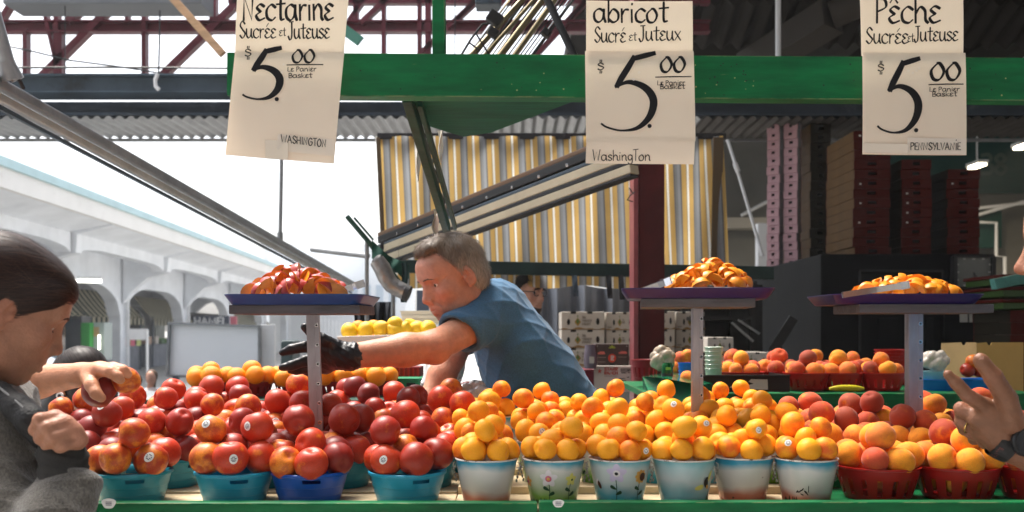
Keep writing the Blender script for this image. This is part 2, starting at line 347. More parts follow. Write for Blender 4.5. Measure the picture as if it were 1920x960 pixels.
def sdf_mesh(prims, res, smooth=2):
    los = np.min([q[1] for q in prims if q[4] == 'u'], axis=0)-3*res; his = np.max([q[2] for q in prims if q[4] == 'u'], axis=0)+3*res
    n = np.ceil((his-los)/res).astype(int)+1
    ax = [los[i]+res*np.arange(n[i]) for i in range(3)]
    D = np.full(n, 1.0)
    for f, lo, hi, k, op in prims:
        m = k+2*res
        sl = []
        for i in range(3):
            a = int(np.clip(math.floor((lo[i]-m-los[i])/res), 0, n[i])); b = int(np.clip(math.ceil((hi[i]+m-los[i])/res)+1, 0, n[i])); sl.append(slice(a, b))
        g = np.stack(np.meshgrid(*[ax[i][sl[i]] for i in range(3)], indexing='ij'), -1)
        if g.size == 0: continue
        v = f(g); sub = D[tuple(sl)]
        D[tuple(sl)] = smin(sub, v, k) if op == 'u' else -smin(-sub, v, k)
    I = D < 0
    c = np.zeros(np.array(D.shape)-1, int)
    for a in (0, 1):
        for b in (0, 1):
            for e in (0, 1): c += I[a:a+c.shape[0], b:b+c.shape[1], e:e+c.shape[2]]
    act = (c > 0) & (c < 8); idx = np.argwhere(act); vid = np.full(c.shape, -1); vid[act] = np.arange(len(idx))
    acc = np.zeros((len(idx), 3)); cnt = np.zeros(len(idx))
    cor = [(a, b, e) for a in (0, 1) for b in (0, 1) for e in (0, 1)]
    for p in cor:
        for d in range(3):
            if p[d]: continue
            q = list(p); q[d] = 1
            A = D[tuple((idx+p).T)]; B = D[tuple((idx+q).T)]; x = (A < 0) != (B < 0)
            t = np.where(x, A/np.where(x, A-B, 1), 0)
            pos = np.array(p, float)[None].repeat(len(idx), 0); pos[:, d] += t
            acc += pos*x[:, None]; cnt += x
    V = los+(idx+acc/cnt[:, None])*res
    F = []
    for d in range(3):
        u, v = (d+1) % 3, (d+2) % 3
        A = I; B = np.roll(I, -1, axis=d); X = A != B
        e = np.argwhere(X); e = e[(e[:, u] > 0) & (e[:, v] > 0) & (e[:, d] < n[d]-1) & (e[:, u] < n[u]-1) & (e[:, v] < n[v]-1)]
        quad = []
        for du, dv in ((1, 1), (0, 1), (0, 0), (1, 0)):
            g = e.copy(); g[:, u] -= du; g[:, v] -= dv; quad.append(vid[tuple(g.T)])
        quad = np.stack(quad, 1); flip = ~I[tuple(e.T)]; quad[flip] = quad[flip][:, ::-1]
        F.append(quad[(quad >= 0).all(1)])
    F = np.concatenate(F)
    for _ in range(smooth):
        s = np.zeros_like(V); m = np.zeros(len(V))
        for a in range(4):
            i, j = F[:, a], F[:, (a+1) % 4]
            np.add.at(s, i, V[j]); np.add.at(m, i, 1); np.add.at(s, j, V[i]); np.add.at(m, j, 1)
        V = V*.5+.5*s/m[:, None]
    return V, F
def vnormals(V, F):
    n = np.cross(V[F[:, 2]]-V[F[:, 0]], V[F[:, 3]]-V[F[:, 1]]); N = np.zeros_like(V)
    for a in range(4): np.add.at(N, F[:, a], n)
    return N/(np.linalg.norm(N, axis=1)[:, None]+1e-12)
def np_mesh(name, V, F, mat, parent, col=None):
    off = np.array(root_loc(parent)) if parent is not None else np.zeros(3)
    me = bpy.data.meshes.new(name); me.from_pydata((V-off).tolist(), [], F.tolist())
    me.materials.append(mat); me.polygons.foreach_set('use_smooth', [True]*len(me.polygons))
    if col is not None:
        a = me.color_attributes.new('Col', 'FLOAT_COLOR', 'POINT'); a.data.foreach_set('color', np.concatenate([col, np.ones((len(col), 1))], 1).astype(np.float32).ravel())
    me.update(); o = bpy.data.objects.new(name, me); COL.objects.link(o); o.parent = parent
    return o
def xf(V, M):
    M = np.array(M); return V@M[:3, :3].T+M[:3, 3]
def joinVF(parts):
    V = []; F = []; b = 0
    for v, f in parts: V.append(v); F.append(f+b); b += len(v)
    return np.concatenate(V), np.concatenate(F)
def strands(prims, seeds, flow, steps, step, width, lift, rng, taper=True, jit=.25):
    """ribbons that run along a volume's surface; seeds (n,3), flow(p)->directions"""
    p = seeds.copy(); n = len(p); e = 1e-3
    def grad(p):
        g = np.stack([sdf_eval(prims, p+np.eye(3)[i]*e)-sdf_eval(prims, p-np.eye(3)[i]*e) for i in range(3)], -1)
        return g/(np.linalg.norm(g, axis=1)[:, None]+1e-9)
    j = rng.normal(0, jit, (n, 3)); lf = lift*rng.uniform(.3, 1.0, n); wd = width*rng.uniform(.6, 1.3, n)
    rows = []
    for s in range(steps+1):
        g = grad(p); p = p-g*(sdf_eval(prims, p)-lf*(s+.6)/steps)[:, None]
        d = flow(p)+j; d -= g*(d*g).sum(1)[:, None]; d /= np.linalg.norm(d, axis=1)[:, None]+1e-9
        sd = np.cross(g, d); ww = wd*(1-(s/steps)**2*.85 if taper else 1)
        rows.append((p-sd*ww[:, None]*.5, p+sd*ww[:, None]*.5)); p = p+d*step
    V = np.concatenate([np.stack(r, 1).reshape(-1, 3) for r in rows]); F = []
    base = np.arange(n)*2
    for s in range(steps):
        a = s*2*n+base; b = (s+1)*2*n+base; F.append(np.stack([a, a+1, b+1, b], 1))
    return V, np.concatenate(F)

# ------------------------------------------------------------------ fruit
def fruit_mesh(name, mat, seam=.05, dim=.2, tip=.03, flat=.95, side=1.0, nu=28, nv=18, warp=.02, seed=0):
    rg = random.Random(seed); ph = [rg.uniform(0, 6.28) for _ in range(4)]
    def rad(d):
        th = math.acos(max(-1, min(1, d.z))); fi = math.atan2(d.y, d.x)
        r = 1-dim*math.exp(-(th/.3)**2)-seam*math.exp(-(fi/.16)**2)*math.sin(th)**1.2*(.4+.6*(1+math.cos(th))/2)+tip*math.exp(-((math.pi-th)/.3)**2)
        r += warp*(math.sin(2*fi+ph[0])*math.sin(th)+math.cos(3*th+ph[1])*.5+math.sin(3*fi+ph[2])*math.sin(th)*.5)
        return Vector((d.x*r*side, d.y*r, d.z*r*flat))
    mb = MB(); vs = []; fs = []
    vs.append(rad(Vector((0, 0, 1))))
    for i in range(1, nv):
        th = math.pi*i/nv
        for j in range(nu):
            fi = 2*math.pi*j/nu; vs.append(rad(Vector((math.sin(th)*math.cos(fi), math.sin(th)*math.sin(fi), math.cos(th)))))
    vs.append(rad(Vector((0, 0, -1)))); L = len(vs)-1
    for j in range(nu):
        fs.append((0, 1+j, 1+(j+1) % nu)); b = 1+(nv-2)*nu; fs.append((L, b+(j+1) % nu, b+j))
        for i in range(nv-2):
            a = 1+i*nu; fs.append((a+j, a+nu+j, a+nu+(j+1) % nu, a+(j+1) % nu))
    mb.add(vs, fs, 0, True); me = mb.mesh(name, mat)
    # a paper sticker that hugs the skin on the side opposite the seam
    sk = MB(); c = Vector((-.97, .22, .1)).normalized(); ux = c.cross(Vector((0, 0, 1))).normalized(); uy = c.cross(ux)
    def at(a, b, h):
        d = (c+ux*a+uy*b).normalized(); return rad(d)*h
    ring = 16; vs = [at(0, 0, 1.022)]+[at(.25*.5*math.cos(t)*k, .32*.5*math.sin(t)*k, 1.02) for k in (1, 2) for t in [2*math.pi*q/ring for q in range(ring)]]
    fs = [(0, 1+q, 1+(q+1) % ring) for q in range(ring)]+[(1+q, 1+ring+q, 1+ring+(q+1) % ring, 1+(q+1) % ring) for q in range(ring)]
    sk.add(vs, fs, 0, True)
    for b, wd in ((-.13, .09), (-.04, .17), (.05, .15), (.13, .10)):
        sk.add([at(-wd, b-.022, 1.03), at(wd, b-.022, 1.03), at(wd, b+.022, 1.03), at(-wd, b+.022, 1.03)], [(0, 1, 2, 3)], 1)
    return me, sk.mesh(name+'_sticker', [M_STICK, M_INKS], recalc=False), c
FR = {
 'nectarine': [fruit_mesh('nectarine', M_NECT, .085, .24, .05, f, s, warp=.03, seed=q) for q, (f, s) in enumerate(((.95, .98), (1.0, 1.0), (.92, .95)))],
 'apricot': [fruit_mesh('apricot', M_APRI, .085, .18, .03, f, s, warp=.03, seed=10+q) for q, (f, s) in enumerate(((1.0, .94), (.94, .97), (1.06, .95)))],
 'peach': [fruit_mesh('peach', M_PEACH, .075, .22, .02, f, s, warp=.025, seed=20+q) for q, (f, s) in enumerate(((.93, 1.0), (.97, .98), (.90, 1.0)))],
 'orange': [fruit_mesh('orange', M_ORANGE, 0, .05, 0, .97, 1, warp=.008, seed=30)],
 'lemon': [fruit_mesh('lemon', M_LEMON, 0, .0, .22, 1.08, 1, warp=.012, seed=40)],
}
TONES = {  # colour words, blush colour, how much ground colour shows (0..1)
 'nectarine': [('deep crimson', (.19, .012, .007), .34), ('dark red', (.30, .020, .007), .44), ('bright red', (.48, .038, .010), .52), ('red and orange', (.46, .046, .010), .72), ('orange blotched', (.48, .07, .012), .76)],
 'apricot': [('golden', (.82, .22, .010), .80), ('deep orange', (.80, .18, .012), .50), ('yellow orange', (.86, .30, .010), .88), ('red blushed', (.76, .15, .018), .46)],
 'peach': [('rosy red', (.56, .085, .028), .38), ('dusky red', (.36, .055, .026), .34), ('orange pink', (.70, .16, .03), .52), ('yellow orange', (.72, .17, .02), .82)],
 'orange': [('orange', (.78, .25, .006), .7)], 'lemon': [('yellow', (.8, .5, .01), .7)],
}
def deposit(Rr, r, n, seed, zf=.25, ring=5, tries=220):
    """a ring of balls round the rim, then each next ball rests in the lowest hollow found"""
    rg = random.Random(seed); out = []
    if zf < -.4:                                                  # fruit filling the container itself
        for q in range(5): a = 1.256*q+seed; out.append(((Rr*.92-r)*math.cos(a), (Rr*.92-r)*math.sin(a), zf*r, r*.97))
        zf = .6
    k = ring; rho = r*.925/math.sin(math.pi/k); a0 = rg.uniform(0, 6.28)
    for q in range(min(k, n)):
        ri = r*rg.uniform(.91, 1.08); a = a0+6.2832*q/k+rg.uniform(-.10, .10); p = rho+rg.uniform(-.08, .06)*r
        out.append((p*math.cos(a), p*math.sin(a), r*(zf+rg.uniform(-.18, .22)), ri))
    while len(out) < n:
        ri = r*rg.uniform(.90, 1.08); best = None
        for _ in range(tries):
            q = (Rr-ri*.9)*math.sqrt(rg.random()); a = rg.uniform(0, 6.283); x, y = q*math.cos(a), q*math.sin(a); z = (zf-.5)*r
            for (X, Y, Z, K) in out:
                d2 = (x-X)**2+(y-Y)**2; s = (ri+K)*.955
                if d2 < s*s: z = max(z, Z+math.sqrt(s*s-d2))
            cost = z+.12*q
            if best is None or cost < best[0]: best = (cost, x, y, z)
        out.append((best[1], best[2], best[3], ri))
    return out
ALLFRUIT = []; USED = {}
def put_fruit(kind, c, r, tone, stick, rg, name=None):
    me, sk, sdirn = FR[kind][rg.randrange(len(FR[kind]))]
    o = bpy.data.objects.new(name or kind, me); COL.objects.link(o); o.location = c; o.scale = (r, r, r)
    q = Euler((rg.uniform(0, 6.28), rg.uniform(0, 6.28), rg.uniform(0, 6.28))).to_quaternion()
    if stick is not None:
        q = Vector(sdirn).rotation_difference(Vector(stick).normalized())
        q = Matrix.Rotation(rg.uniform(-.5, .5), 3, Vector(stick).normalized()).to_quaternion() @ q
    o.rotation_euler = q.to_euler()
    o.color = (*[max(0, min(1, x*rg.uniform(.88, 1.12))) for x in tone[1]], tone[2]+rg.uniform(-.06, .06))
    if stick is not None:
        s = bpy.data.objects.new('sticker', sk); COL.objects.link(s); s.parent = o
    return o
def heap(kind, desc, c, Rr, r, n, seed, group, weights=None, pst=.12, sy=1.0, zf=.25, ring=5):
    """a pile of fruit in the container called desc, whose rim centre is c"""
    rg = random.Random(seed*13+5); ps = deposit(Rr, r, n, seed, zf, ring); recs = []
    T = TONES[kind]
    for (x, y, z, ri) in ps:
        t = rg.choices(T, weights or [1]*len(T))[0]; st = None
        front = y < Rr*.3
        if rg.random() < pst and front: st = (rg.uniform(-.5, .5), -1, rg.uniform(-.1, .7))
        recs.append([x, y*sy, z, ri, t, st])
    zt = max(q[2] for q in recs)
    for q in recs:
        x, y, z = q[:3]
        if z > zt-.25*r: lev = 'topmost'
        elif z > .45*r: lev = 'upper'
        else: lev = ''
        if math.hypot(x, y) < .3*Rr: sec = 'middle'
        else:
            sec = ['right side', 'back right', 'back', 'back left', 'left side', 'front left', 'front', 'front right'][int(((math.degrees(math.atan2(y, x))+22.5) % 360)//45)]
        q += [lev, sec]
    for q in recs:
        x, y, z, ri, t, st, lev, sec = q
        lab = ' '.join(([lev] if lev else [])+[t[0]]+(['stickered'] if st is not None else [])+[kind, 'at', sec, 'of', desc])
        k = USED.get(lab, 0); USED[lab] = k+1
        o = put_fruit(kind, Vector(c)+Vector((x, y, z)), ri, t, st, rg)
        tag(o, lab, kind, group); ALLFRUIT.append((o, lab, Vector(c), q))
# ------------------------------------------------------------------ ground
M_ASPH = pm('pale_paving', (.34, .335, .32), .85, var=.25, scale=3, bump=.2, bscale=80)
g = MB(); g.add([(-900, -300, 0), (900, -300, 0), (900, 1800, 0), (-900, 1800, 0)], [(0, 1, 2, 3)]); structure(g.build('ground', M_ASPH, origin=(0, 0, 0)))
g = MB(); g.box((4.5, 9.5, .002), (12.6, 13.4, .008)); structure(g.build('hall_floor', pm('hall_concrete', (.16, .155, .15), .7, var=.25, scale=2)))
def one(m, name, mats, label, cat, group=None, origin=None): return tag(m.build(name, mats, None, origin), label, cat, group)

# ------------------------------------------------------------------ the open market hall across the street (white concrete arches)
def Hp(s, wd, z):
    """s = distance away, wd = metres towards the street from the column line"""
    return Vector((-9.2-.07*s+wd*.9976, s+wd*.07, z))
hall = thing('market_hall', 'long white concrete market hall with arched bays across the street', 'building', Hp(20, 0, 0))
SC = [14.6, 20.6, 27.4, 33.9, 41.0, 48.5, 56]
def hbar(pts, s0, s1, name, mat=M_CONC, cuts=8):
    """a profile (wd,z) swept along the hall"""
    m = MB(); n = len(pts); vs = [Hp(s0+(s1-s0)*k/cuts, a, b) for k in range(cuts+1) for a, b in pts]
    fs = [(k*n+q, k*n+(q+1) % n, (k+1)*n+(q+1) % n, (k+1)*n+q) for k in range(cuts) for q in range(n)]+[tuple(range(n-1, -1, -1)), tuple(cuts*n+q for q in range(n))]
    m.add(vs, fs); return m.build(name, mat, hall)
hbar([(-8, 3.52), (1.0, 3.42), (2.15, 3.66), (2.15, 3.80), (-8, 4.3)], 9, 60, 'roof')
hbar([(2.16, 3.60), (2.26, 3.60), (2.26, 3.92), (2.16, 3.92)], 9, 60, 'fascia', pm('white_fascia', (.72, .71, .69), .6, var=.06, scale=1, dirt=(.5, .48, .45), dscale=1.5, dlo=.6, dhi=.8))
hbar([(2.0, 3.925), (2.32, 3.925), (2.30, 4.08), (2.0, 4.10)], 9, 60, 'gutter', pm('pale_teal_gutter', (.36, .52, .55), .5, var=.1, scale=2))
for i in range(len(SC)-1):
    s0, s1 = SC[i], SC[i+1]; N = 24
    def wall(sgn0, sgn1, wd, th, zt, crown, spring, flat, nm):
        m = MB(); vs = []
        for k in range(N+1):
            t = k/N; e = min(t, 1-t)/flat; zc = spring+(crown-spring)*(math.sqrt(max(0, 1-(1-e)**2)) if e < 1 else 1)
            s = s0+.22+(s1-s0-.44)*t
            vs += [Hp(s, wd, zc), Hp(s, wd, zt), Hp(s, wd-th, zt), Hp(s, wd-th, zc)]
        fs = [(4*k+a, 4*k+(a+1) % 4, 4*k+4+(a+1) % 4, 4*k+4+a) for k in range(N) for a in range(4)]
        m.add(vs, fs); m.build(nm, M_CONC, hall)
    wall(0, 0, .02, .36, 3.5, 2.62, 1.75, .36, 'arch')
    wall(0, 0, 1.22, .34, 3.46, 3.20, 3.02, .3, 'edge_beam')
    wall(0, 0, -5.4, .3, 3.6, 2.5, 1.6, .36, 'arch')
for s in SC:
    for wd in (-.15, -5.55):
        m = MB(); m.span(Hp(s, wd, 0), Hp(s, wd, 3.5), .36, .36, up=Vector((0, 1, 0)), bev=.03); m.build('column', M_CONC, hall)
    m = MB(); pr = [(.05, 2.1), (.3, 2.45), (.75, 2.86), (1.3, 3.02), (1.34, 3.42), (2.1, 3.62), (2.1, 3.7), (.05, 3.5)]
    m.prism([Hp(s-.16, a, b) for a, b in pr], Hp(s+.16, 0, 0)-Hp(s-.16, 0, 0)); m.build('bracket', M_CONC, hall)
    m = MB(); m.tube([Hp(s+.05, .16, 2.6), Hp(s+.05, .13, 2.5), Hp(s+.05, .13, .3)], .055, 8); m.build('drainpipe', M_WHITE, hall)
    m = MB(); pr = [(-5.4, 2.2), (-4.6, 2.9), (-3.6, 3.15), (-2, 3.15), (-1, 2.9), (-.2, 2.2), (-.2, 3.45), (-5.4, 3.45)]
    m.prism([Hp(s-.14, a, b) for a, b in pr], Hp(s+.14, 0, 0)-Hp(s-.14, 0, 0)); m.build('cross_beam', M_CONC, hall)
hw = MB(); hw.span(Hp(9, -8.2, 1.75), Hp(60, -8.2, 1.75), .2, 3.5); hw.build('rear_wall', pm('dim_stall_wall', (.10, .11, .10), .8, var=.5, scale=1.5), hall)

def stripe_mat(name, bands, period, axis=0, transl=.35, rough=.8):
    m = bpy.data.materials.new(name); m.use_nodes = True; n = m.node_tree.nodes; l = m.node_tree.links; b = n['Principled BSDF']; b.inputs['Roughness'].default_value = rough; b.inputs['Specular IOR Level'].default_value = .2
    tc = n.new('ShaderNodeAttribute'); tc.attribute_name = 'Stripe'
    mu = n.new('ShaderNodeMath'); mu.operation = 'DIVIDE'; mu.inputs[1].default_value = period; l.new(tc.outputs['Fac'], mu.inputs[0])
    fr = n.new('ShaderNodeMath'); fr.operation = 'FRACT'; l.new(mu.outputs[0], fr.inputs[0])
    cr = n.new('ShaderNodeValToRGB'); cr.color_ramp.interpolation = 'CONSTANT'; l.new(fr.outputs[0], cr.inputs[0]); e = cr.color_ramp.elements
    e[0].position, e[0].color = 0, (*bands[0][1], 1); e[1].position, e[1].color = bands[1][0], (*bands[1][1], 1)
    for p, c in bands[2:]: q = e.new(p); q.color = (*c, 1)
    t = n.new('ShaderNodeTexNoise'); t.inputs['Scale'].default_value = 4; t.inputs['Detail'].default_value = 5; tcc = n.new('ShaderNodeTexCoord'); l.new(tcc.outputs['Object'], t.inputs[0])
    mr = n.new('ShaderNodeMapRange'); mr.inputs[1].default_value = .3; mr.inputs[2].default_value = .7; mr.inputs[3].default_value = .82; mr.inputs[4].default_value = 1.1; l.new(t.outputs[0], mr.inputs[0])
    sc = n.new('ShaderNodeVectorMath'); sc.operation = 'SCALE'; l.new(cr.outputs[0], sc.inputs[0]); l.new(mr.outputs[0], sc.inputs['Scale'])
    l.new(sc.outputs[0], b.inputs['Base Color'])
    tr = n.new('ShaderNodeBsdfTranslucent'); l.new(sc.outputs[0], tr.inputs[0]); mx = n.new('ShaderNodeMixShader'); mx.inputs[0].default_value = transl
    l.new(b.outputs[0], mx.inputs[1]); l.new(tr.outputs[0], mx.inputs[2]); l.new(mx.outputs[0], n['Material Output'].inputs[0]); return m
def cloth(name, mat, parent, fn, nu, nv, sfn):
    """fn(u,v)->point, sfn(u,v)->distance across the stripes"""
    m = MB(); m.grid(fn, nu, nv); off = root_loc(parent) if parent is not None else Vector(fn(.5, 0))
    o = m.build(name, mat, parent) if parent is not None else m.build(name, mat, None, origin=off)
    a = o.data.attributes.new('Stripe', 'FLOAT', 'POINT'); a.data.foreach_set('value', [sfn(i/nu, j/nv) for j in range(nv+1) for i in range(nu+1)]); return o
M_HAWN = stripe_mat('cream_green_stripe', [(0, (.62, .56, .40)), (.52, (.03, .05, .04))], .42, transl=.4)
M_HAWN2 = stripe_mat('cream_green_stripe_near', [(0, (.62, .57, .42)), (.5, (.02, .035, .03))], .42, transl=.5)
rg = random.Random(5)
def hall_stall(s0, s1, wd, label, rise=.9):
    t = thing('market_stall', label, 'stall', Hp((s0+s1)/2, wd, 0), 'stalls under the market hall')
    cloth('awning', M_HAWN, t, lambda u, v: Hp(s0+(s1-s0)*u, wd+.75*(1-v)-.05, 1.72+rise*v-.05*math.sin(math.pi*v)), 40, 8, lambda u, v: (s1-s0)*u)
    cloth('valance', M_HAWN2, t, lambda u, v: Hp(s0+(s1-s0)*u, wd+.71, 1.55+.22*v), 40, 2, lambda u, v: (s1-s0)*u)
    for s in (s0+.1, s1-.1):
        m = MB(); m.tube([Hp(s, wd+.6, 0), Hp(s, wd+.6, 1.85)], .03, 8); m.build('post', M_GREYST, t)
    m = MB(); m.span(Hp(s0, wd+.1, .42), Hp(s1, wd+.1, .42), .9, .84, bev=.02); m.build('counter', pm('stall_counter', (.16, .17, .20), .6, var=.3, scale=3), t)
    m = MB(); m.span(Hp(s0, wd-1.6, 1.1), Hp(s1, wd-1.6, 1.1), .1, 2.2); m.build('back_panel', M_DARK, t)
    for q in range(7):
        s = s0+.4+(s1-s0-.8)*q/6; m = MB(); cc = [(.45, .30, .22), (.5, .08, .08), (.12, .30, .05), (.5, .45, .4), (.55, .34, .06), (.4, .12, .2), (.08, .16, .07)][(q*3+int(s0)) % 7]
        h = rg.uniform(.14, .4); m.span(Hp(s-.22, wd+.25, .85+h/2), Hp(s+.22, wd+.25, .85+h/2), .4, h, bev=.03)
        tag(m.build('produce_crate', pm('produce', cc, .7, var=.6, scale=18)), ['beige', 'red', 'green', 'white', 'amber', 'pink', 'dark green'][(q*3+int(s0)) % 7]+' produce heap on the counter of the '+label.split(' with ')[0], 'produce crate', 'produce on the hall stalls')
hall_stall(23.2, 27.0, -1.5, 'nearest hall stall with a striped awning behind the first column')
hall_stall(28.0, 33.3, -1.9, 'second hall stall with a striped awning between two columns')
hall_stall(35.5, 41.0, -2.2, 'third hall stall with a striped awning behind the white board')
hall_stall(43.0, 52.0, -1.0, 'farthest hall stall with a striped awning under the blue tray')
for k, (px, py, D, dx) in enumerate(((160, 526, 24, .32),)):
    c = P(px, py, D); t = thing('tube_lamp', 'lit tube lamp under the hall roof beside the woman forehead', 'lamp', c)
    m = MB(); m.tube([c-Vector((dx, 0, 0)), c+Vector((dx, .2, 0))], .045, 8); m.build('tube', pm('hall_tube', (.9, .9, .85), .5, emit=(1, .98, .9), es=2.2), t)
    m = MB(); m.span(c+Vector((-dx, 0, .07)), c+Vector((dx, .2, .07)), .14, .06); m.build('fixture', M_WHITE, t)
# things in front of the stalls
t = thing('drinks_cooler', 'dark and green drinks cooler with a lit tube beside the hall column', 'cooler', P(150, 705, 24))
m = MB(); m.box(P(146, 636, 24), (.42, .5, 1.15), bev=.02); m.box(P(146, 636, 24)+Vector((0, -.26, 0)), (.36, .02, 1.0), mi=1); m.build('body', [M_BLACK, pm('dark_glass', (.01, .02, .03), .1)], t)
m = MB(); m.box(P(168, 641, 24), (.24, .5, .95), bev=.02); m.build('side_panel', pm('bright_green', (.03, .30, .05), .4), t)
m = MB(); m.box(P(192, 640, 24.2), (.30, .5, .95), bev=.02); m.build('glass_case', pm('pale_glass_case', (.32, .38, .36), .2), t)
m = MB(); m.tube([P(186, 655, 23.7), P(186, 628, 23.7)], .025, 8); m.build('tube_light', pm('lit_tube', (.9, .9, .85), .5, emit=(1, .95, .8), es=3), t)
one(MB().box(P(165, 622, 24.3), (.9, .7, .28), bev=.02), 'carton', M_CARD, 'brown cardboard carton on top of the drinks cooler', 'carton')
t = thing('notice_board', 'white notice sign on a post right of the first hall column', 'sign', P(262, 720, 21))
m = MB(); m.box(P(259, 627, 21), (.42, .03, .24), bev=.005); m.build('panel', M_WHITE, t)
m = MB(); m.tube([P(276, 720, 21), P(276, 618, 21)], .03, 8); m.build('post', M_WHITE, t)
for px, c, nm in ((249, (.62, .16, .22), 'pink'), (260, (.50, .55, .22), 'pale green')):
    one(MB().box(P(px, 643, 20.97), (.085, .012, .13)), 'price_card', pm(nm+'_card', c, .6), nm+' price card hanging below the white notice sign', 'card')
t = thing('shop_sign', 'dark shop sign with white capital letters seen past the white board', 'sign', P(395, 604, 33))
m = MB(); a = P(362, 612, 33); b = P(430, 592, 33); m.box((a+b)/2, (b.x-a.x, .08, b.z-a.z), bev=.01)
text(m, 'HAMEL', a.x+.05, b.x-.05, a.z+.06, .24, lambda x, y: (x, 33-.045, y), 1, .26, nib=.1)
m.build('board', [pm('shop_sign_navy', (.02, .03, .06), .5), M_WHITE], t)
m = MB(); m.box(P(438, 604, 33.2), (.22, .08, .40)); m.build('end_panel', pm('pink_end', (.5, .10, .14), .5), t)
m = MB(); m.span(P(400, 612, 33)-Vector((0, 0, 1.4)), P(400, 612, 33), .08, .08, up=Vector((0, 1, 0))); m.build('post', M_GREYST, t)
# the white board on the street
t = thing('white_board', 'large blank white board in a grey frame on the street', 'board', P(410, 760, 9))
a, b = P(316, 705, 9), P(488, 608, 9)
m = MB(); m.add([P(316, 703, 9.1), P(488, 706, 9), P(488, 612, 9), P(320, 606, 9.1)]+[p+Vector((0, .04, 0)) for p in (P(316, 703, 9.1), P(488, 706, 9), P(488, 612, 9), P(320, 606, 9.1))], [(0, 1, 2, 3), (7, 6, 5, 4), (0, 4, 5, 1), (1, 5, 6, 2), (2, 6, 7, 3), (3, 7, 4, 0)]); m.build('panel', pm('white_panel', (.86, .88, .90), .5, var=.03, scale=1), t)
m = MB()
for q in ((P(314, 705, 9.08), P(318, 604, 9.08)), (P(487, 708, 8.98), P(487, 610, 8.98)), (P(314, 705, 9.08), P(487, 708, 8.98)), (P(318, 606, 9.08), P(487, 612, 8.98))): m.span(q[0], q[1], .022, .05, up=Vector((0, 1, 0)))
m.build('frame', M_GALV, t)
m = MB(); m.box(P(503, 655, 9.05), (.13, .04, .47), bev=.005); m.build('side_panel', M_WHITE, t)
for px in (330, 478): m = MB(); m.span(P(px, 705, 9.05), Vector(((px-960)/FPX*9.05, 9.05, 0)), .05, .05, up=Vector((0, 1, 0))); m.build('leg', M_GREYST, t)
# picnic tables
for px, D, nm in ((345, 8.4, 'dark picnic table nearest the white board'), (300, 9.6, 'dark picnic table beside the seated people')):
    t = thing('picnic_table', nm, 'table', ((px-960)/FPX*D, D, 0), 'picnic tables on the street'); cx = t.location.x
    m = MB()
    for k in range(4): m.box((cx, D-.3+.2*k, .74), (1.5, .18, .04), bev=.005)
    m.build('table_top', M_GREYST, t)
    for s in (-1, 1):
        m = MB(); m.box((cx, D+s*.65, .45), (1.5, .25, .04), bev=.005); m.build('bench', M_GREYST, t)
        m = MB(); m.span((cx+s*.55, D-.6, 0), (cx+s*.55, D+.25, .72), .06, .08); m.span((cx+s*.55, D+.6, 0), (cx+s*.55, D-.25, .72), .05, .08); m.build('leg', M_GREYST, t)
# distant pale building and street end
M_PALE = pm('pale_wall', (.74, .77, .80), .7, var=.04, scale=.3)
t = thing('pale_building', 'pale washed-out building at the far end of the street', 'building', P(600, 690, 60))
m = MB(); a = P(505, 0, 60); b = P(760, 0, 60); m.box(((a.x+b.x)/2, 63, 3.2), (b.x-a.x, 6, 6.4)); m.box(((a.x+b.x)/2, 63, 6.5), (b.x-a.x+.4, 6.4, .25)); m.build('wall', M_PALE, t)
for px in range(520, 760, 24):
    m = MB(); m.box(P(px, 560, 59.97)+Vector((0, 0, .3)), (.45, .06, 1.1)); m.build('window', pm('pale_window', (.42, .50, .58), .3), t) if px > 600 else None
m = MB()
for k in range(14): m.span(P(595+k*7, 640, 50), P(595+k*7, 590+k*2.4, 50), .06, .06, up=Vector((0, 1, 0)))
one(m, 'slatted_fence', M_WHITE, 'white slatted fence seen between the gloved hand and lemons', 'fence')
t = thing('flat_roof_block', 'low white flat-roofed block behind the aluminium rod', 'building', P(560, 690, 75))
m = MB(); a = P(495, 0, 75); b = P(690, 0, 75); m.box(((a.x+b.x)/2, 79, 3.9), (b.x-a.x, 8, 7.8)); m.build('wall', M_PALE, t)
m = MB(); m.box(((a.x+b.x)/2, 79, 7.95), (b.x-a.x+.6, 8.6, .3)); m.build('roof', M_WHITE, t)

# ------------------------------------------------------------------ overhead steel of the market roof
m = MB(); D = 6.5
m.box((0.2, D, P(0, 163, D).z), (14, .14, .115)); m.box((.2, D-.02, P(0, 149, D).z), (14, .22, .012)); m.box((.2, D-.02, P(0, 180, D).z), (14, .22, .012))
st = one(m, 'steel_girder', M_GREYST, 'blue grey steel girder running right across above the street', 'girder')
m = MB(); m.box((.2, D+.16, P(0, 197, D).z), (14, .05, .11)); m.box((.2, D+.06, P(0, 212, D).z-.01), (14, .16, .02))
one(m, 'roller_housing', pm('navy_housing', (.035, .05, .07), .45, var=.3, scale=3, dirt=(.12, .14, .16), dscale=4, dlo=.6, dhi=.8), 'navy roller housing just under the steel girder', 'housing')
def corr(u, v, xa=-6.8, xw=8.1):
    x = xa+xw*u; return Vector((x, 6.46+.66*v, 2.785+.012*math.sin(x*2*math.pi/.076)))
m = MB(); m.grid(lambda u, v: corr(u, v, 1.3, 5.9), 620, 4); one(m, 'corrugated_sheet', pm('shade_tinted_sheet', (.075, .068, .06), .7, spec=.15, var=.3, scale=3), 'corrugated sheet with painted-in shade over the covered hall at right', 'roof sheet')  # darker copy of the eave sheet; roof shade is put into its colour
m = MB(); m.grid(corr, 860, 4)
one(m, 'corrugated_sheet', pm('galvanised_sheet', (.28, .29, .30), .45, metal=.5, var=.2, scale=3), 'corrugated grey metal sheet along the eave below the girder', 'roof sheet')
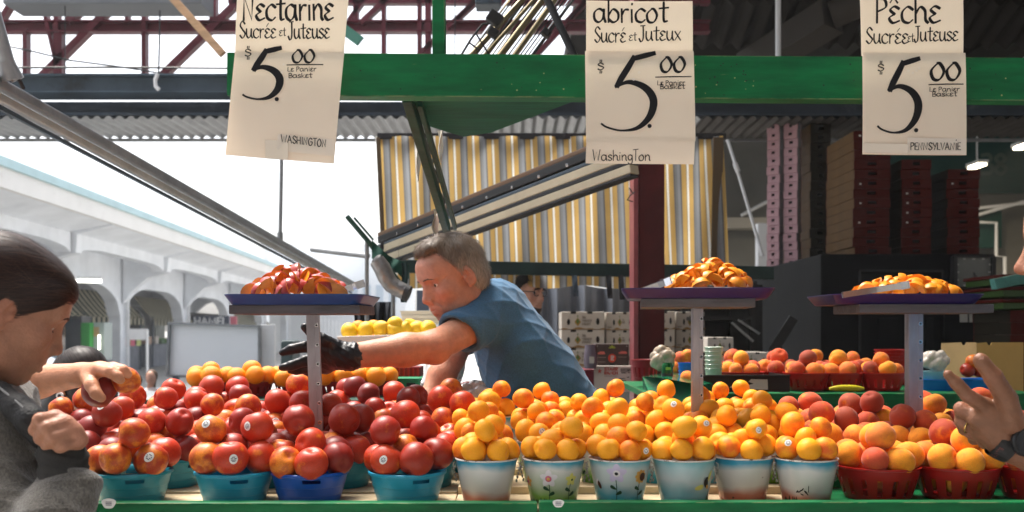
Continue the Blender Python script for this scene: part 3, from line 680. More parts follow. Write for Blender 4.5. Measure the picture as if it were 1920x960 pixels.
m = MB(); m.box((.2, 7.13, 2.765), (14, .03, .02)); one(m, 'eave_angle', M_GALV, 'thin grey angle strip under the corrugated sheet end', 'trim')
tr = thing('roof_truss', 'dark red lattice truss against the white sky', 'truss', (-1, 7.6, 3.0)); D = 7.6
def tb(a, b, wpx, name='brace'):
    m = MB(); m.span(P(a[0], a[1], D), P(b[0], b[1], D), wpx/FPX*D, .07, up=Vector((0, 1, 0))); m.build(name, M_MAROON, tr)
m = MB(); a = P(-160, 51, D); b = P(1330, 51, D); m.span(a+Vector((0, 0, .04)), b+Vector((0, 0, .04)), .09, .012); m.span(a-Vector((0, 0, .04)), b-Vector((0, 0, .04)), .09, .012); m.span(a+Vector((0, .02, 0)), b+Vector((0, .02, 0)), .012, .078); m.build('lower_chord', M_MAROON, tr)
m = MB(); m.span(P(-160, -60, D), P(1330, -60, D), .09, .09); m.span(P(430, 3, D), P(1330, 3, D), .07, .05); m.build('upper_chord', M_MAROON, tr)
for px, y0, y1, wv in ((50, 55, 150, 8), (108, -60, 150, 9), (116, 60, 150, 7), (272, -20, 150, 8), (401, -60, 45, 13), (668, -60, 45, 10), (720, -60, 110, 8), (787, -60, 150, 8), (803, -60, 150, 11), (240, -60, 45, 6), (1040, -60, 45, 8), (1200, -60, 110, 8)): tb((px, y0), (px, y1), wv)
for a, b, wv in (((74, 150), (205, 20), 13), (((85, 20)), (108, 120), 7), ((298, 150), (450, 2), 13), ((128, 42), (187, -12), 14), ((677, 45), (730, -5), 10), ((790, 100), (905, -10), 8), ((998, 112), (1105, -5), 9), ((850, 45), (895, 3), 7), ((655, 40), (690, -10), 8), ((1060, 45), (1100, 5), 7), ((0, 45), (40, -20), 9), ((560, 45), (620, -20), 9), ((460, 45), (500, -10), 9)): tb(a, b, wv)
m = MB(); m.box(P(207, 2, 7.2), (365/FPX*7.2, .3, .14), bev=.01); one(m, 'grey_trough', pm('grey_trough_paint', (.16, .17, .18), .6), 'long grey cable trough at the top left under the sky', 'trough')
m = MB(); m.span(P(318, -10, 6.9), P(418, 102, 6.7), .055, .03, up=Vector((0, 1, 0)), bev=.003); one(m, 'timber_strut', M_WOODP, 'raw brown timber strut hanging diagonally left of the nectarine sign', 'timber')
m = MB(); m.span(P(635, 48, 6.6), P(676, 78, 6.55), .07, .02, up=Vector((0, 1, 0))); one(m, 'green_bracket', pm('faded_green', (.05, .18, .13), .6), 'small faded green bracket right of the nectarine sign', 'bracket')
def wire(pts, r, label, D, mat=M_BLACK): one(MB().tube([P(a, b, D) for a, b in pts], r, 6), 'cable', mat, label, 'cable')
wire([(0, 127), (200, 126), (430, 128)], .008, 'straight dark cable crossing behind the left diagonal braces', 7.3)
wire([(8, 85), (60, 96), (130, 113), (200, 122), (270, 132), (352, 147)], .006, 'sagging dark wire at the top left of the sky', 7.0)
wire([(300, 20), (299, 80), (297, 150)], .006, 'thin vertical wire hanging in front of the girder', 6.4)
wire([(296, 138), (291, 150), (292, 162), (298, 168)], .014, 'pale curved hook of cable on the girder', 6.35, M_WHITE)
wire([(122, 0), (122, 150)], .004, 'very thin vertical wire beside the red diagonal', 7.1)
wire([(853, 0), (853, 105)], .004, 'thin wire right of the green upright post', 6.8)
# awning arm across the left of the picture
A0, A1 = P(-90, 108, 2.75), P(664, 534, 7.2)
t = thing('awning_arm', 'long grey aluminium awning arm slanting down across the sky', 'awning arm', A1)
m = MB(); m.span(A0, A1, .034, .034, bev=.006); m.build('upper_bar', M_GALV, t)
m = MB(); o_ = Vector((-.012, 0, -.036)); m.span(A0+o_, A1+o_, .026, .026, bev=.005); m.build('lower_bar', pm('aged_aluminium', (.55, .55, .53), .4, metal=.5, var=.2, scale=6), t)
m = MB(); o_ = Vector((-.02, 0, -.062)); m.span(A0+o_, A1+o_, .012, .012); m.build('edge_strip', M_GREYST, t)
m = MB(); m.tube([P(-20, 0, 2.9), P(14, 118, 2.95), P(34, 150, 2.97)], [.022, .022, .02], 14); m.tube([P(10, 116, 2.95), P(22, 150, 2.965)], .028, 14); m.build('elbow_joint', M_GALV, t)
m = MB(); m.tube([P(36, 150, 2.96), P(44, 166, 2.98)], .006, 8); m.build('hook', M_BLACK, t)
def on_arm(px):
    lo, hi = 0.0, 1.0
    for _ in range(40):
        md = (lo+hi)/2; p = A0.lerp(A1, md); q = 960+p.x/p.y*FPX
        if q < px: lo = md
        else: hi = md
    return A0.lerp(A1, lo)
p = on_arm(525); one(MB().tube([p+Vector((0, 0, -.01)), p+Vector((0, 0, .06))], .017, 10).tube([p, p+Vector((.008, 0, .42)), p+Vector((.012, 0, .9))], .011, 10), 'hanger_rod', M_GALV, 'thin vertical rod rising from the awning arm below the nectarine sign', 'rod')
# small pole frame with a silver duct and green cloth left of the seller
t = thing('pole_frame', 'grey pole frame behind the tray with a slanting boom', 'frame', P(687, 740, 4.2)); D = 4.2
m = MB(); m.tube([P(687, 760, D), P(688, 447, D)], .009, 10); m.build('upright', M_GALV, t)
m = MB(); m.tube([P(651, 406, D), P(690, 452, D-.02), P(766, 552, D+.1)], .011, 10); m.tube([P(664, 408, D), P(700, 450, D)], .005, 8); m.build('boom', M_DGREEN, t)
m = MB(); m.tube([P(585, 468, D+.3), P(690, 480, D)], .012, 10); m.build('cross_tube', M_GALV, t)
m = MB(); m.tube([P(737, 640, D+.2), P(737, 545, D+.2)], .010, 10); m.build('upright', M_GALV, t)
m = MB(); pts = [P(706, 488, 4.0), P(716, 502, 4.0), P(724, 520, 4.0), P(734, 534, 4.0), P(748, 542, 4.0), P(762, 549, 4.0)]
m.tube(pts, [.032, .036, .036, .035, .034, .033], 18); m.tube([pts[0]+Vector((-.001, -.004, .004)), pts[0]+Vector((-.005, -.006, .008))], [.027, .02], 14, 1); m.tube([pts[-1]+Vector((-.006, 0, .002)), pts[-1]+Vector((.012, -.002, -.005))], [.035, .034], 18, 1)
one(m, 'silver_duct', [pm('crinkled_foil', (.24, .235, .235), .3, metal=.8, var=.3, scale=20, bump=.6, bscale=45), M_DARK], 'crinkled silver duct with dark ends left of the seller', 'duct')
m = MB(); m.grid(lambda u, v: P(697+70*u, 450+(62+10*math.sin(u*5))*u*.9+(34-12*u+8*math.sin(u*9))*v, 4.12+.02*math.sin(u*14+v*3)), 24, 6); one(m, 'green_cloth', pm('dark_green_cloth', (.008, .05, .035), .9, var=.3, scale=8), 'dark green cloth sagging from the slanting boom', 'cloth')
m = MB(); m.grid(lambda u, v: P(752+12*u+2*math.sin(v*6), 492+75*v, 4.05+.01*math.sin(u*7)), 6, 10); one(m, 'hanging_strap', pm('dark_strap', (.01, .03, .03), .9), 'dark strap hanging below the slanted awning rails', 'strap')

# ------------------------------------------------------------------ the striped awning behind the seller
M_AWN = stripe_mat('yellow_grey_stripe', [(0, (.85, .85, .80)), (.10, (.58, .38, .13)), (.34, (.20, .20, .19)), (.42, (.26, .27, .28)), (.52, (.33, .35, .37)), (.66, (.18, .18, .18)), (.73, (.58, .38, .13)), (.96, (.36, .31, .20))], .1008, transl=.55)
aw = thing('striped_awning', 'yellow grey and white striped awning hanging behind the seller', 'awning', P(1030, 530, 5.0))
def awf(u, v):
    px = 708+650*u; py = 256+250*v; p = P(px+(1-v)*-4+6*v, py, 5.0); return p+Vector((0, .05*math.sin(u*23)*v+.02*math.sin(u*61+v*2), 0))
cloth('awning_cloth', M_AWN, aw, awf, 140, 12, lambda u, v: u*650/FPX*5.0)
cloth('valance_cloth', M_AWN, aw, lambda u, v: P(742+610*u, 508+(30+3*math.sin(u*30))*v, 4.93+.015*math.sin(u*55)), 140, 3, lambda u, v: u*610/FPX*4.93)
m = MB(); m.span(P(735, 499, 4.88), P(1450, 512, 4.88), .04, .066, bev=.006); m.build('front_bar', pm('dark_green_bar', (.008, .025, .022), .5, var=.3), aw)
m = MB(); m.span(P(708, 256, 5.02), P(1360, 256, 5.02), .03, .03); m.build('top_bar', M_DARK, aw)
ME_ = pm('brown_edge', (.09, .06, .03), .6)
m = MB(); m.span(P(709, 258, 5.0), P(718, 450, 5.0), .02, .02, up=Vector((0, 1, 0))); m.build('side_post', ME_, aw); m = MB(); m.span(P(1347, 258, 4.98), P(1342, 500, 4.98), .05, .02, up=Vector((0, 1, 0))); m.build('side_post', ME_, aw)
M_BEIGE = pm('beige_rail', (.44, .38, .27), .4, metal=.2, var=.12, scale=8); M_BROWN = pm('brown_rail', (.13, .075, .04), .45)
t = thing('folding_rails', 'bundle of beige and dark folding awning rails slanting behind the seller', 'awning rails', P(715, 470, 4.45))
for dy0, dy1, wz, mt, nm in ((-11, -16, .018, M_BROWN, 'brown_rail'), (-1, -3, .032, M_BLACK, 'dark_rail'), (10, 14, .014, M_GREYST, 'dark_rail'), (18, 28, .034, M_BEIGE, 'beige_rail'), (29, 42, .016, M_BLACK, 'dark_rail'), (38, 55, .032, M_BEIGE, 'beige_rail'), (46, 67, .010, M_DARK, 'dark_rail')):
    m = MB(); m.span(P(716, 452+dy0, 4.4), P(1190, 262+dy1, 3.4), .05, wz, bev=.004); m.build(nm, mt, t)
for k in range(9):
    m = MB(); p0 = P(716, 450, 4.37).lerp(P(1190, 259, 3.37), .08+.1*k); m.box(p0, (.012, .012, .012), bev=.002); m.build('bolt', M_STEEL, t)
m = MB(); m.box(P(724, 462, 4.38), (.05, .06, .05), Euler((0, .4, 0)), bev=.01); m.box(P(752, 476, 4.3), (.02, .05, .06), bev=.006); m.build('end_bracket', M_DARK, t)
# column
t = thing('red_column', 'dark red steel column standing in front of the striped awning', 'column', P(1217, 930, 4.3)); D = 4.3
x0, x1 = P(1198, 0, D).x, P(1246, 0, D).x
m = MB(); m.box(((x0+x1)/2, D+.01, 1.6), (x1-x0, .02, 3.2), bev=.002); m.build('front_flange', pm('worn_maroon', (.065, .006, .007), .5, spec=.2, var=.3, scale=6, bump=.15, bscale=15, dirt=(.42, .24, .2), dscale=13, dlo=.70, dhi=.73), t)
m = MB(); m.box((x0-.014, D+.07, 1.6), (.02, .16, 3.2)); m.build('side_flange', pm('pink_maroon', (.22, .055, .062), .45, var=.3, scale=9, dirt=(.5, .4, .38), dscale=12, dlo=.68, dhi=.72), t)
m = MB(); m.box(((x0+x1)/2, D+.14, 1.6), (x1-x0, .02, 3.2)); m.box(((x0+x1)/2, D+.075, 1.6), (.02, .10, 3.2)); m.build('web', M_MAROON, t)
m = MB(); m.tube([P(1190, 360, 4.24), P(1182, 366, 4.22), P(1176, 375, 4.22), P(1186, 378, 4.24)], .003, 6); m.tube([P(1186, 362, 4.24), P(1180, 352, 4.22)], .003, 6); m.build('wire_tie', M_BLACK, t)
# grey curtain under the awning, and black straps
m = MB(); m.grid(lambda u, v: P(900+290*u, 536+6*math.sin(u*9)+(130-6*math.sin(u*9))*v, 6.0+.06*math.sin(u*34)+.03*math.sin(u*71+1)), 90, 6); one(m, 'grey_curtain', pm('grey_curtain_cloth', (.20, .22, .26), .8, var=.15, scale=5), 'grey pleated curtain hanging under the striped awning', 'curtain')
for px, y1, nm in ((1077, 556, 'short grey strap left of centre under the awning'), (1141, 560, 'black strap hanging nearest the boxes under the awning'), (1164, 562, 'black strap hanging beside the red column')):
    m = MB(); m.grid(lambda u, v: P(px-5+10*u+3*v, 516+(y1-516)*v, 4.84+.004*math.sin(v*7+u*3)), 4, 8); one(m, 'black_strap', M_DARK if px > 1100 else M_GREYST, nm, 'strap', 'straps hanging under the awning')

# ------------------------------------------------------------------ covered hall on the right
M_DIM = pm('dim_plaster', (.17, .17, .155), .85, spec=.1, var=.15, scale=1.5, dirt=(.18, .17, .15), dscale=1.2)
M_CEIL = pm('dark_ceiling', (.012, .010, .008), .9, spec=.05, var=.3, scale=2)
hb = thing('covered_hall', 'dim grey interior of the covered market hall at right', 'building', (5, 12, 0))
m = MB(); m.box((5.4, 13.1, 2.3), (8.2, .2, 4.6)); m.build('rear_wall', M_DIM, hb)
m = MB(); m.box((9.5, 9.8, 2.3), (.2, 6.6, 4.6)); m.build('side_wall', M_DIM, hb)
m = MB(); m.box((5.1, 6.3, 4.45), (9.0, 13.6, .2)); m.build('ceiling', M_CEIL, hb)  # front part, out of view, is extended over the stall to shade it
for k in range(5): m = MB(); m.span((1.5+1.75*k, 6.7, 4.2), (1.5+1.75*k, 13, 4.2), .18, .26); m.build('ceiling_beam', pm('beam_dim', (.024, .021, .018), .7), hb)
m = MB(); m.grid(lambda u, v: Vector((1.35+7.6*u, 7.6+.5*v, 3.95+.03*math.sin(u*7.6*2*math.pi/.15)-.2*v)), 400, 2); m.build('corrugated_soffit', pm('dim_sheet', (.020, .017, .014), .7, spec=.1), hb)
m = MB(); m.tube([P(1400, 130, 8.2), P(1560, 30, 7.5)], .16, 4); m.tube([P(1560, 28, 7.5), P(1615, 5, 7.4), P(1660, -30, 7.3)], .11, 14); m.build('air_duct', pm('duct_dim', (.06, .052, .044), .6, spec=.15), hb)
m = MB(); m.tube([P(1459, -20, 6.9), P(1459, 110, 6.9)], .02, 8); m.build('conduit', M_WHITE, hb)
m = MB(); m.box(P(1440, 420, 12.8)+Vector((-.5, 0, 0)), (2.2, .3, .14)); m.build('ledge', pm('cream_ledge', (.42, .39, .33), .7), hb)
m = MB(); m.box(P(1432, 462, 10.5), (.16, .12, .5), bev=.01); m.build('wall_vent', M_WHITE, hb)
m = MB(); m.box(P(1870, 300, 12.9), (3.2, .06, .9)); text(m, '38', P(1838, 0, 12.85).x, P(1890, 0, 12.85).x, P(0, 326, 12.85).z, .26, lambda x, y: (x, 12.862, y), 1, .2, nib=.1); m.build('bay_sign', [pm('teal_band', (.012, .07, .06), .6), pm('dim_numeral', (.09, .14, .12), .6)], hb)
m = MB(); m.box(P(1845, 430, 12.7), (.42, .1, .5)); m.build('teal_panel', pm('teal_panel_paint', (.008, .05, .042), .6), hb)
for pts in (((1818, 416), (1868, 418), (1868, 480), (1884, 482), (1884, 560)), ((1816, 408), (1920, 378)), ((1816, 392), (1930, 380)), ((1390, 404), (1435, 380), (1450, 376))):
    m = MB(); m.tube([P(a, b, 12.5) for a, b in pts], .022, 8); m.build('white_pipe', M_WHITE, hb)
M_LAMP = pm('lit_panel', (.9, .85, .7), .5, emit=(1, .86, .62), es=5)
for px, py, D, nm in ((1832, 312, 11, 'lit fluorescent ceiling lamp right of the peach sign'), (1920, 275, 10, 'lit ceiling lamp at the right edge of the picture')):
    t = thing('ceiling_lamp', nm, 'lamp', P(px, py, D), 'lit ceiling lamps'); c = P(px, py, D)
    m = MB(); m.box(c, (.09, .26, .02)); m.build('diffuser', M_LAMP, t)
    m = MB(); m.box(c+Vector((0, 0, .035)), (.12, .30, .035)); m.tube([c+Vector((0, 0, .05)), c+Vector((0, 0, 4.35-c.z))], .01, 6); m.build('housing', M_WHITE, t)
    ld = bpy.data.lights.new('lamp_light', 'AREA'); ld.energy = 16; ld.size = .2; ld.color = (1, .82, .58); lo = bpy.data.objects.new('lamp_light', ld); COL.objects.link(lo); lo.parent = t; lo.location = (0, 0, -.02)
m = MB(); m.tube([P(1364, 262, 6.3), P(1382, 318, 6.28), P(1430, 480, 6.2)], .011, 8); m.tube([P(1378, 306, 6.27), P(1384, 322, 6.27)], .017, 8); one(m, 'white_pole', M_WHITE, 'slanting white pole between the awning and pink cartons', 'pole')

# ------------------------------------------------------------------ added, unseen building behind the camera that blocks low frontal light
nb = thing('light_blocker', 'added unseen brick light blocker behind the camera', 'building', (0, -4.5, 0))
m = MB(); m.box((1, -4.6, 3.2), (22, .3, 6.4)); m.build('wall', pm('blocker_brick', (.30, .27, .24), .9, var=.3, scale=4), nb)
m = MB(); m.box((1, -3.9, 6.5), (22.6, 1.9, .25)); m.build('roof', M_CEIL, nb)
for k in range(5): m = MB(); m.box((-7.6+4.2*k, -4.44, 1.9), (2.6, .08, 2.4), bev=.02); m.build('blocker_shutter', pm('grey_shutter', (.10, .11, .12), .6), nb)
# ------------------------------------------------------------------ thin haze added to wash out the street like lens flare
hz = MB(); hz.box((-10, 60, 7.0), (80, 160, 18)); ho = hz.build('haze', bpy.data.materials.new('flare_haze'), origin=(0, 0, 0)); ho['kind'] = 'stuff'
hm = ho.data.materials[0]; hm.use_nodes = True; hm.node_tree.nodes.clear(); hv = hm.node_tree.nodes.new('ShaderNodeVolumePrincipled'); hv.inputs['Color'].default_value = (.92, .95, 1, 1); hv.inputs['Density'].default_value = .0016; hv.inputs['Anisotropy'].default_value = .3
hmo = hm.node_tree.nodes.new('ShaderNodeOutputMaterial'); hm.node_tree.links.new(hv.outputs[0], hmo.inputs['Volume'])
# ------------------------------------------------------------------ the stall: counter with stepped boards
def X(px, D): return (px-960)/FPX*D
ct = thing('display_counter', 'green fruit counter with stepped cream boards at the front', 'counter', (0.2, 2.4, 0))
rail_r = MB(); rail_r.box((X(1010, 1.93)+.9, 1.925, .955), (1.8, .03, .108), bev=.004); rail_r.build('front_rail', M_GREEN, ct)
rail_l = MB(); rail_l.box((X(1010, 1.93)-.62-.0015, 1.926, .953), (1.24-.003, .03, .108), bev=.004); rail_l.build('front_rail', M_GREEN, ct)
NZ = [.987, .991, 1.000, 1.009, 1.018]; ND = [2.05, 2.23, 2.41, 2.59, 2.77]
AZ = [.990, 1.006, 1.020, 1.034]; AD = [2.03, 2.20, 2.37, 2.54]
PZ = [.989, 1.010, 1.030]; PD = [2.08, 2.29, 2.50]
def board(x0, x1, y0, y1, z, mat):
    b = MB(); b.box(((x0+x1)/2, (y0+y1)/2, z-.009), (x1-x0, y1-y0, .018), bev=.002); b.build('step_board', mat, ct)
for i in range(5): board(-.98, -.122, ND[i]-(.105 if i == 0 else .088), ND[i]+.088, NZ[i], M_CREAM)
for i in range(4): board(-.119, .62 if i else .60, AD[i]-.083, AD[i]+.083, AZ[i], M_CREAM)
for i in range(3): board(.605 if i == 0 else .623, 1.6, PD[i]-(.13 if i == 0 else .103), PD[i]+.103, PZ[i], M_GREEN)
b = MB(); b.box((.31, 2.41, .47), (2.58, .90, .94), bev=.01); b.build('cabinet', M_DGREEN, ct)
# price label stuck on the rail
for px, nm in ((1047, 'peeling white fruit sticker on the green rail below the flower bucket'), (204, 'torn pale label on the green rail beside the grey sleeve')):
    m = MB(); c = P(px, 944, 1.9085); rr = .011 if px > 500 else .014
    m.add([c+Vector((0, -.0005, 0))]+[c+Vector((rr*math.cos(t)*(1+.15*math.sin(3*t)), -.0005, rr*.8*math.sin(t)*(1+.1*math.cos(2*t)))) for t in [q*.3927 for q in range(16)]], [(0, 1+q, 1+(q+1) % 16) for q in range(16)], 0)
    for k in (-1, 0, 1): m.add([c+Vector((-.006, -.001, k*.003-.0006)), c+Vector((.006, -.001, k*.003-.0006)), c+Vector((.006, -.001, k*.003+.0006)), c+Vector((-.006, -.001, k*.003+.0006))], [(0, 1, 2, 3)], 1)
    tag(m.build('rail_sticker', [M_STICK, M_INKS]), nm, 'sticker')

# ------------------------------------------------------------------ bowls, buckets and baskets
def bowl_mesh(name, mat, slot=(50, 53)):
    m = MB(); pr = [(.0, 0), (.060, 0), (.0625, .003), (.0665, .018), (.0675, .0185), (.071, .035), (.072, .0355), (.0745, .046), (.0762, .054), (.077, .058), (.0808, .0592), (.0812, .0645), (.0795, .066), (.0775, .0645), (.0742, .054), (.0725, .046), (.061, .005), (0, .004)]
    m.lathe(pr, n=64, skip=lambda i, j: (i in (7, 14) and slot[0] <= j <= slot[1]+1) or (i in (7, 14) and slot[0]-32 <= j <= slot[1]-31))
    return m.mesh(name, mat)
BOWLS = {'teal': bowl_mesh('bowl_teal', M_TEAL), 'sky blue': bowl_mesh('bowl_sky', M_SKYBLUE, (48, 51)), 'cobalt blue': bowl_mesh('bowl_cobalt', M_COBALT, (47, 50))}
def put(name, me, loc, label, cat, group, rz=0, sc=(1, 1, 1)):
    o = bpy.data.objects.new(name, me); COL.objects.link(o); o.location = loc; o.rotation_euler = (0, 0, rz); o.scale = sc
    return tag(o, label, cat, group)
BOWLROWS = [
 [(248, 'teal', 'teal bowl beside grey sleeve', 0), (440, 'sky blue', 'second front blue bowl from left', .15), (581, 'cobalt blue', 'cobalt blue front bowl', .1), (764, 'sky blue', 'sky blue bowl beside sunset bucket', .25)],
 [(176, 'teal', 'bowl behind the grey sleeve', 1), (318, 'teal', 'second-row teal bowl at left', .7), (492, 'teal', 'second-row bowl left of cobalt bowl', .4), (640, 'teal', 'second-row bowl right of cobalt bowl', .9), (795, 'teal', 'second-row bowl beside apricots', 0)],
 [(150, 'teal', 'leftmost third-row nectarine bowl', 0), (262, 'sky blue', 'second third-row nectarine bowl', .6), (368, 'teal', 'third third-row nectarine bowl', 1), (478, 'teal', 'third-row bowl left of post', .3), (596, 'cobalt blue', 'third-row bowl behind aluminium post', 0), (716, 'cobalt blue', 'third-row bowl right of post', .8), (832, 'teal', 'rightmost third-row nectarine bowl', .5)],
 [(222, 'sky blue', 'leftmost fourth-row nectarine bowl', .2), (332, 'teal', 'second fourth-row nectarine bowl', .4), (442, 'teal', 'third fourth-row nectarine bowl', 1.4), (552, 'teal', 'fourth fourth-row nectarine bowl', 1), (664, 'teal', 'fifth fourth-row nectarine bowl', .5), (790, 'teal', 'rightmost fourth-row nectarine bowl', .8)],
 [(300, 'teal', 'leftmost back-row nectarine bowl', .2), (420, 'teal', 'second back-row nectarine bowl', .1), (530, 'teal', 'third back-row nectarine bowl', .5), (636, 'teal', 'fourth back-row nectarine bowl', .6), (742, 'teal', 'fifth back-row nectarine bowl', .9), (846, 'cobalt blue', 'rightmost back-row nectarine bowl', 1.2)],
]
sd_ = 0
for i, row in enumerate(BOWLROWS):
    for px, cname, desc, rz in row:
        c = Vector((X(px, ND[i]), ND[i], NZ[i]+.0005)); sd_ += 1
        k = 1.03 if i == 0 else 1.0
        put('fruit_bowl', BOWLS[cname], c, (desc if cname.split()[0] in desc else cname+' '+desc)+', heaped with nectarines', 'bowl', 'plastic bowls of nectarines', rz, (k, k, 1))
        heap('nectarine', desc, c+Vector((0, 0, .066)), .077*k, (.0345 if i == 0 else .0335), (9, 8)[sd_ % 2], sd_+(40 if i else 3), 'nectarines heaped in bowls',
             [3, 4, 6, 4, 1] if i < 3 else [2, 3, 7, 4, 1], pst=.22 if i < 2 else .12, zf=.78, ring=6)

def ramp_mat(name, stops, rough=.3):
    m = pm(name, (.5, .5, .5), rough, coat=.4); n = m.node_tree.nodes; l = m.node_tree.links
    tc = n.new('ShaderNodeTexCoord'); sx = n.new('ShaderNodeSeparateXYZ'); l.new(tc.outputs['Object'], sx.inputs[0])
    nz = n.new('ShaderNodeTexNoise'); nz.inputs['Scale'].default_value = 9; nz.inputs['Detail'].default_value = 3; l.new(tc.outputs['Object'], nz.inputs[0])
    a = n.new('ShaderNodeMath'); a.operation = 'MULTIPLY_ADD'; a.inputs[1].default_value = .045; l.new(nz.outputs[0], a.inputs[0]); l.new(sx.outputs[2], a.inputs[2])
    mr = n.new('ShaderNodeMapRange'); mr.inputs[1].default_value = .0225; mr.inputs[2].default_value = .1125; l.new(a.outputs[0], mr.inputs[0])
    cr = n.new('ShaderNodeValToRGB'); l.new(mr.outputs[0], cr.inputs[0]); e = cr.color_ramp.elements
    e[0].position, e[0].color = stops[0][0], (*stops[0][1], 1); e[1].position, e[1].color = stops[1][0], (*stops[1][1], 1)
    for p, c in stops[2:]: q = e.new(p); q.color = (*c, 1)
    t = n.new('ShaderNodeTexNoise'); t.inputs['Scale'].default_value = 60; t.inputs['Detail'].default_value = 4; l.new(tc.outputs['Object'], t.inputs[0])
    m2 = n.new('ShaderNodeMapRange'); m2.inputs[1].default_value = .70; m2.inputs[2].default_value = .74; l.new(t.outputs[0], m2.inputs[0])
    mx = n.new('ShaderNodeMix'); mx.data_type = 'RGBA'; l.new(m2.outputs[0], mx.inputs[0]); l.new(cr.outputs[0], mx.inputs[6]); mx.inputs[7].default_value = (.05, .03, .02, 1)
    l.new(mx.outputs[2], n['Principled BSDF'].inputs['Base Color']); return m
M_SUNSET = ramp_mat('sunset_enamel', [(0, (.42, .09, .05)), (.16, (.46, .16, .10)), (.34, (.58, .55, .52)), (.74, (.58, .58, .58)), (.9, (.03, .28, .44)), (1, (.02, .22, .40))])
M_GARDEN = ramp_mat('garden_enamel', [(0, (.10, .26, .02)), (.2, (.16, .36, .05)), (.42, (.46, .54, .38)), (.78, (.58, .58, .56)), (.92, (.05, .30, .42)), (1, (.03, .25, .40))])
M_BLUEG = ramp_mat('blue_garden_enamel', [(0, (.02, .26, .36)), (.22, (.05, .34, .43)), (.5, (.50, .57, .58)), (.8, (.48, .55, .56)), (.95, (.10, .36, .44)), (1, (.06, .30, .40))])
M_BEE = ramp_mat('bee_enamel', [(0, (.04, .29, .40)), (.3, (.22, .44, .50)), (.55, (.50, .56, .58)), (.8, (.34, .50, .54)), (1, (.06, .33, .40))])
M_RIM = pm('worn_enamel_rim', (.66, .63, .58), .35, dirt=(.10, .05, .02), dscale=40, dlo=.6, dhi=.64)
M_PINK = pm('pink_petal_paint', (.55, .12, .20), .35); M_PETW = pm('white_petal_paint', (.68, .64, .68), .35); M_PETL = pm('lilac_petal_paint', (.52, .46, .64), .35)
M_YEL = pm('yellow_petal_paint', (.66, .62, .16), .35); M_LEAF = pm('leaf_paint', (.012, .06, .025), .4); M_SEED = pm('seed_paint', (.07, .02, .008), .4); M_GOLD = pm('gold_paint', (.62, .34, .08), .35); M_RED = pm('red_ink', (.40, .02, .02), .4)
H_, R0, R1 = .090, .0485, .0652
def brad(z): return R0+(R1-R0)*z/H_
def onb(a, z, h): r = brad(z)+h; return (r*math.sin(a), -r*math.cos(a), z)
def blob(m, a0, z0, ra, rz_, rot, h, mi, n=12, dome=.0012, pinch=0):
    vs = [onb(a0, z0, h+dome)]
    for q in range(n):
        t = 2*math.pi*q/n; x = ra*math.cos(t)*(1-pinch*math.cos(t)); y = rz_*math.sin(t)*(1+pinch*.6*math.cos(t))
        xx = x*math.cos(rot)-y*math.sin(rot); yy = x*math.sin(rot)+y*math.cos(rot); vs.append(onb(a0+xx/.058, z0+yy, h))
    m.add(vs, [(0, 1+q, 1+(q+1) % n) for q in range(n)], mi, True)
def flower(m, a, z, r, petal, heart, core=None, n=5, rot=.3):
    for q in range(n):
        t = rot+2*math.pi*q/n; blob(m, a+r*.62*math.cos(t)/.058, z+r*.62*math.sin(t), r*.5, r*.42, t, .0006+.0001*q, petal, pinch=-.2)
    blob(m, a, z, r*.42, r*.42, 0, .0022, heart)
    if core is not None: blob(m, a, z, r*.2, r*.2, 0, .0036, core)
def stem(m, a, z0, z1, mi, lean=.03):
    pts = [(a+lean*math.sin(3.1*t), z0+(z1-z0)*t) for t in [q/6 for q in range(7)]]
    m.add([onb(x+s*.014, y, .0007) for x, y in pts for s in (-1, 1)], [(2*i, 2*i+1, 2*i+3, 2*i+2) for i in range(6)], mi)
    for k, s in ((.35, 1), (.58, -1)):
        zz = z0+(z1-z0)*k; blob(m, a+s*.13, zz+.004, .0075, .0036, s*.5 if s > 0 else math.pi-.5, .0008, mi, pinch=.3)
def grassy(m, a0, a1, n, hmax, mi, rg):
    for q in range(n):
        a = a0+(a1-a0)*(q+rg.random()*.6)/n; h = hmax*rg.uniform(.4, 1); l = rg.uniform(-.06, .06)
        m.add([onb(a-.07, .002, .0008), onb(a+.07, .002, .0008), onb(a+l+.02, h*.8, .0008), onb(a+l, h, .0008)], [(0, 1, 2, 3)], mi)
BM = [M_RIM, M_PINK, M_PETW, M_PETL, M_YEL, M_LEAF, M_SEED, M_GOLD, M_BLACK]
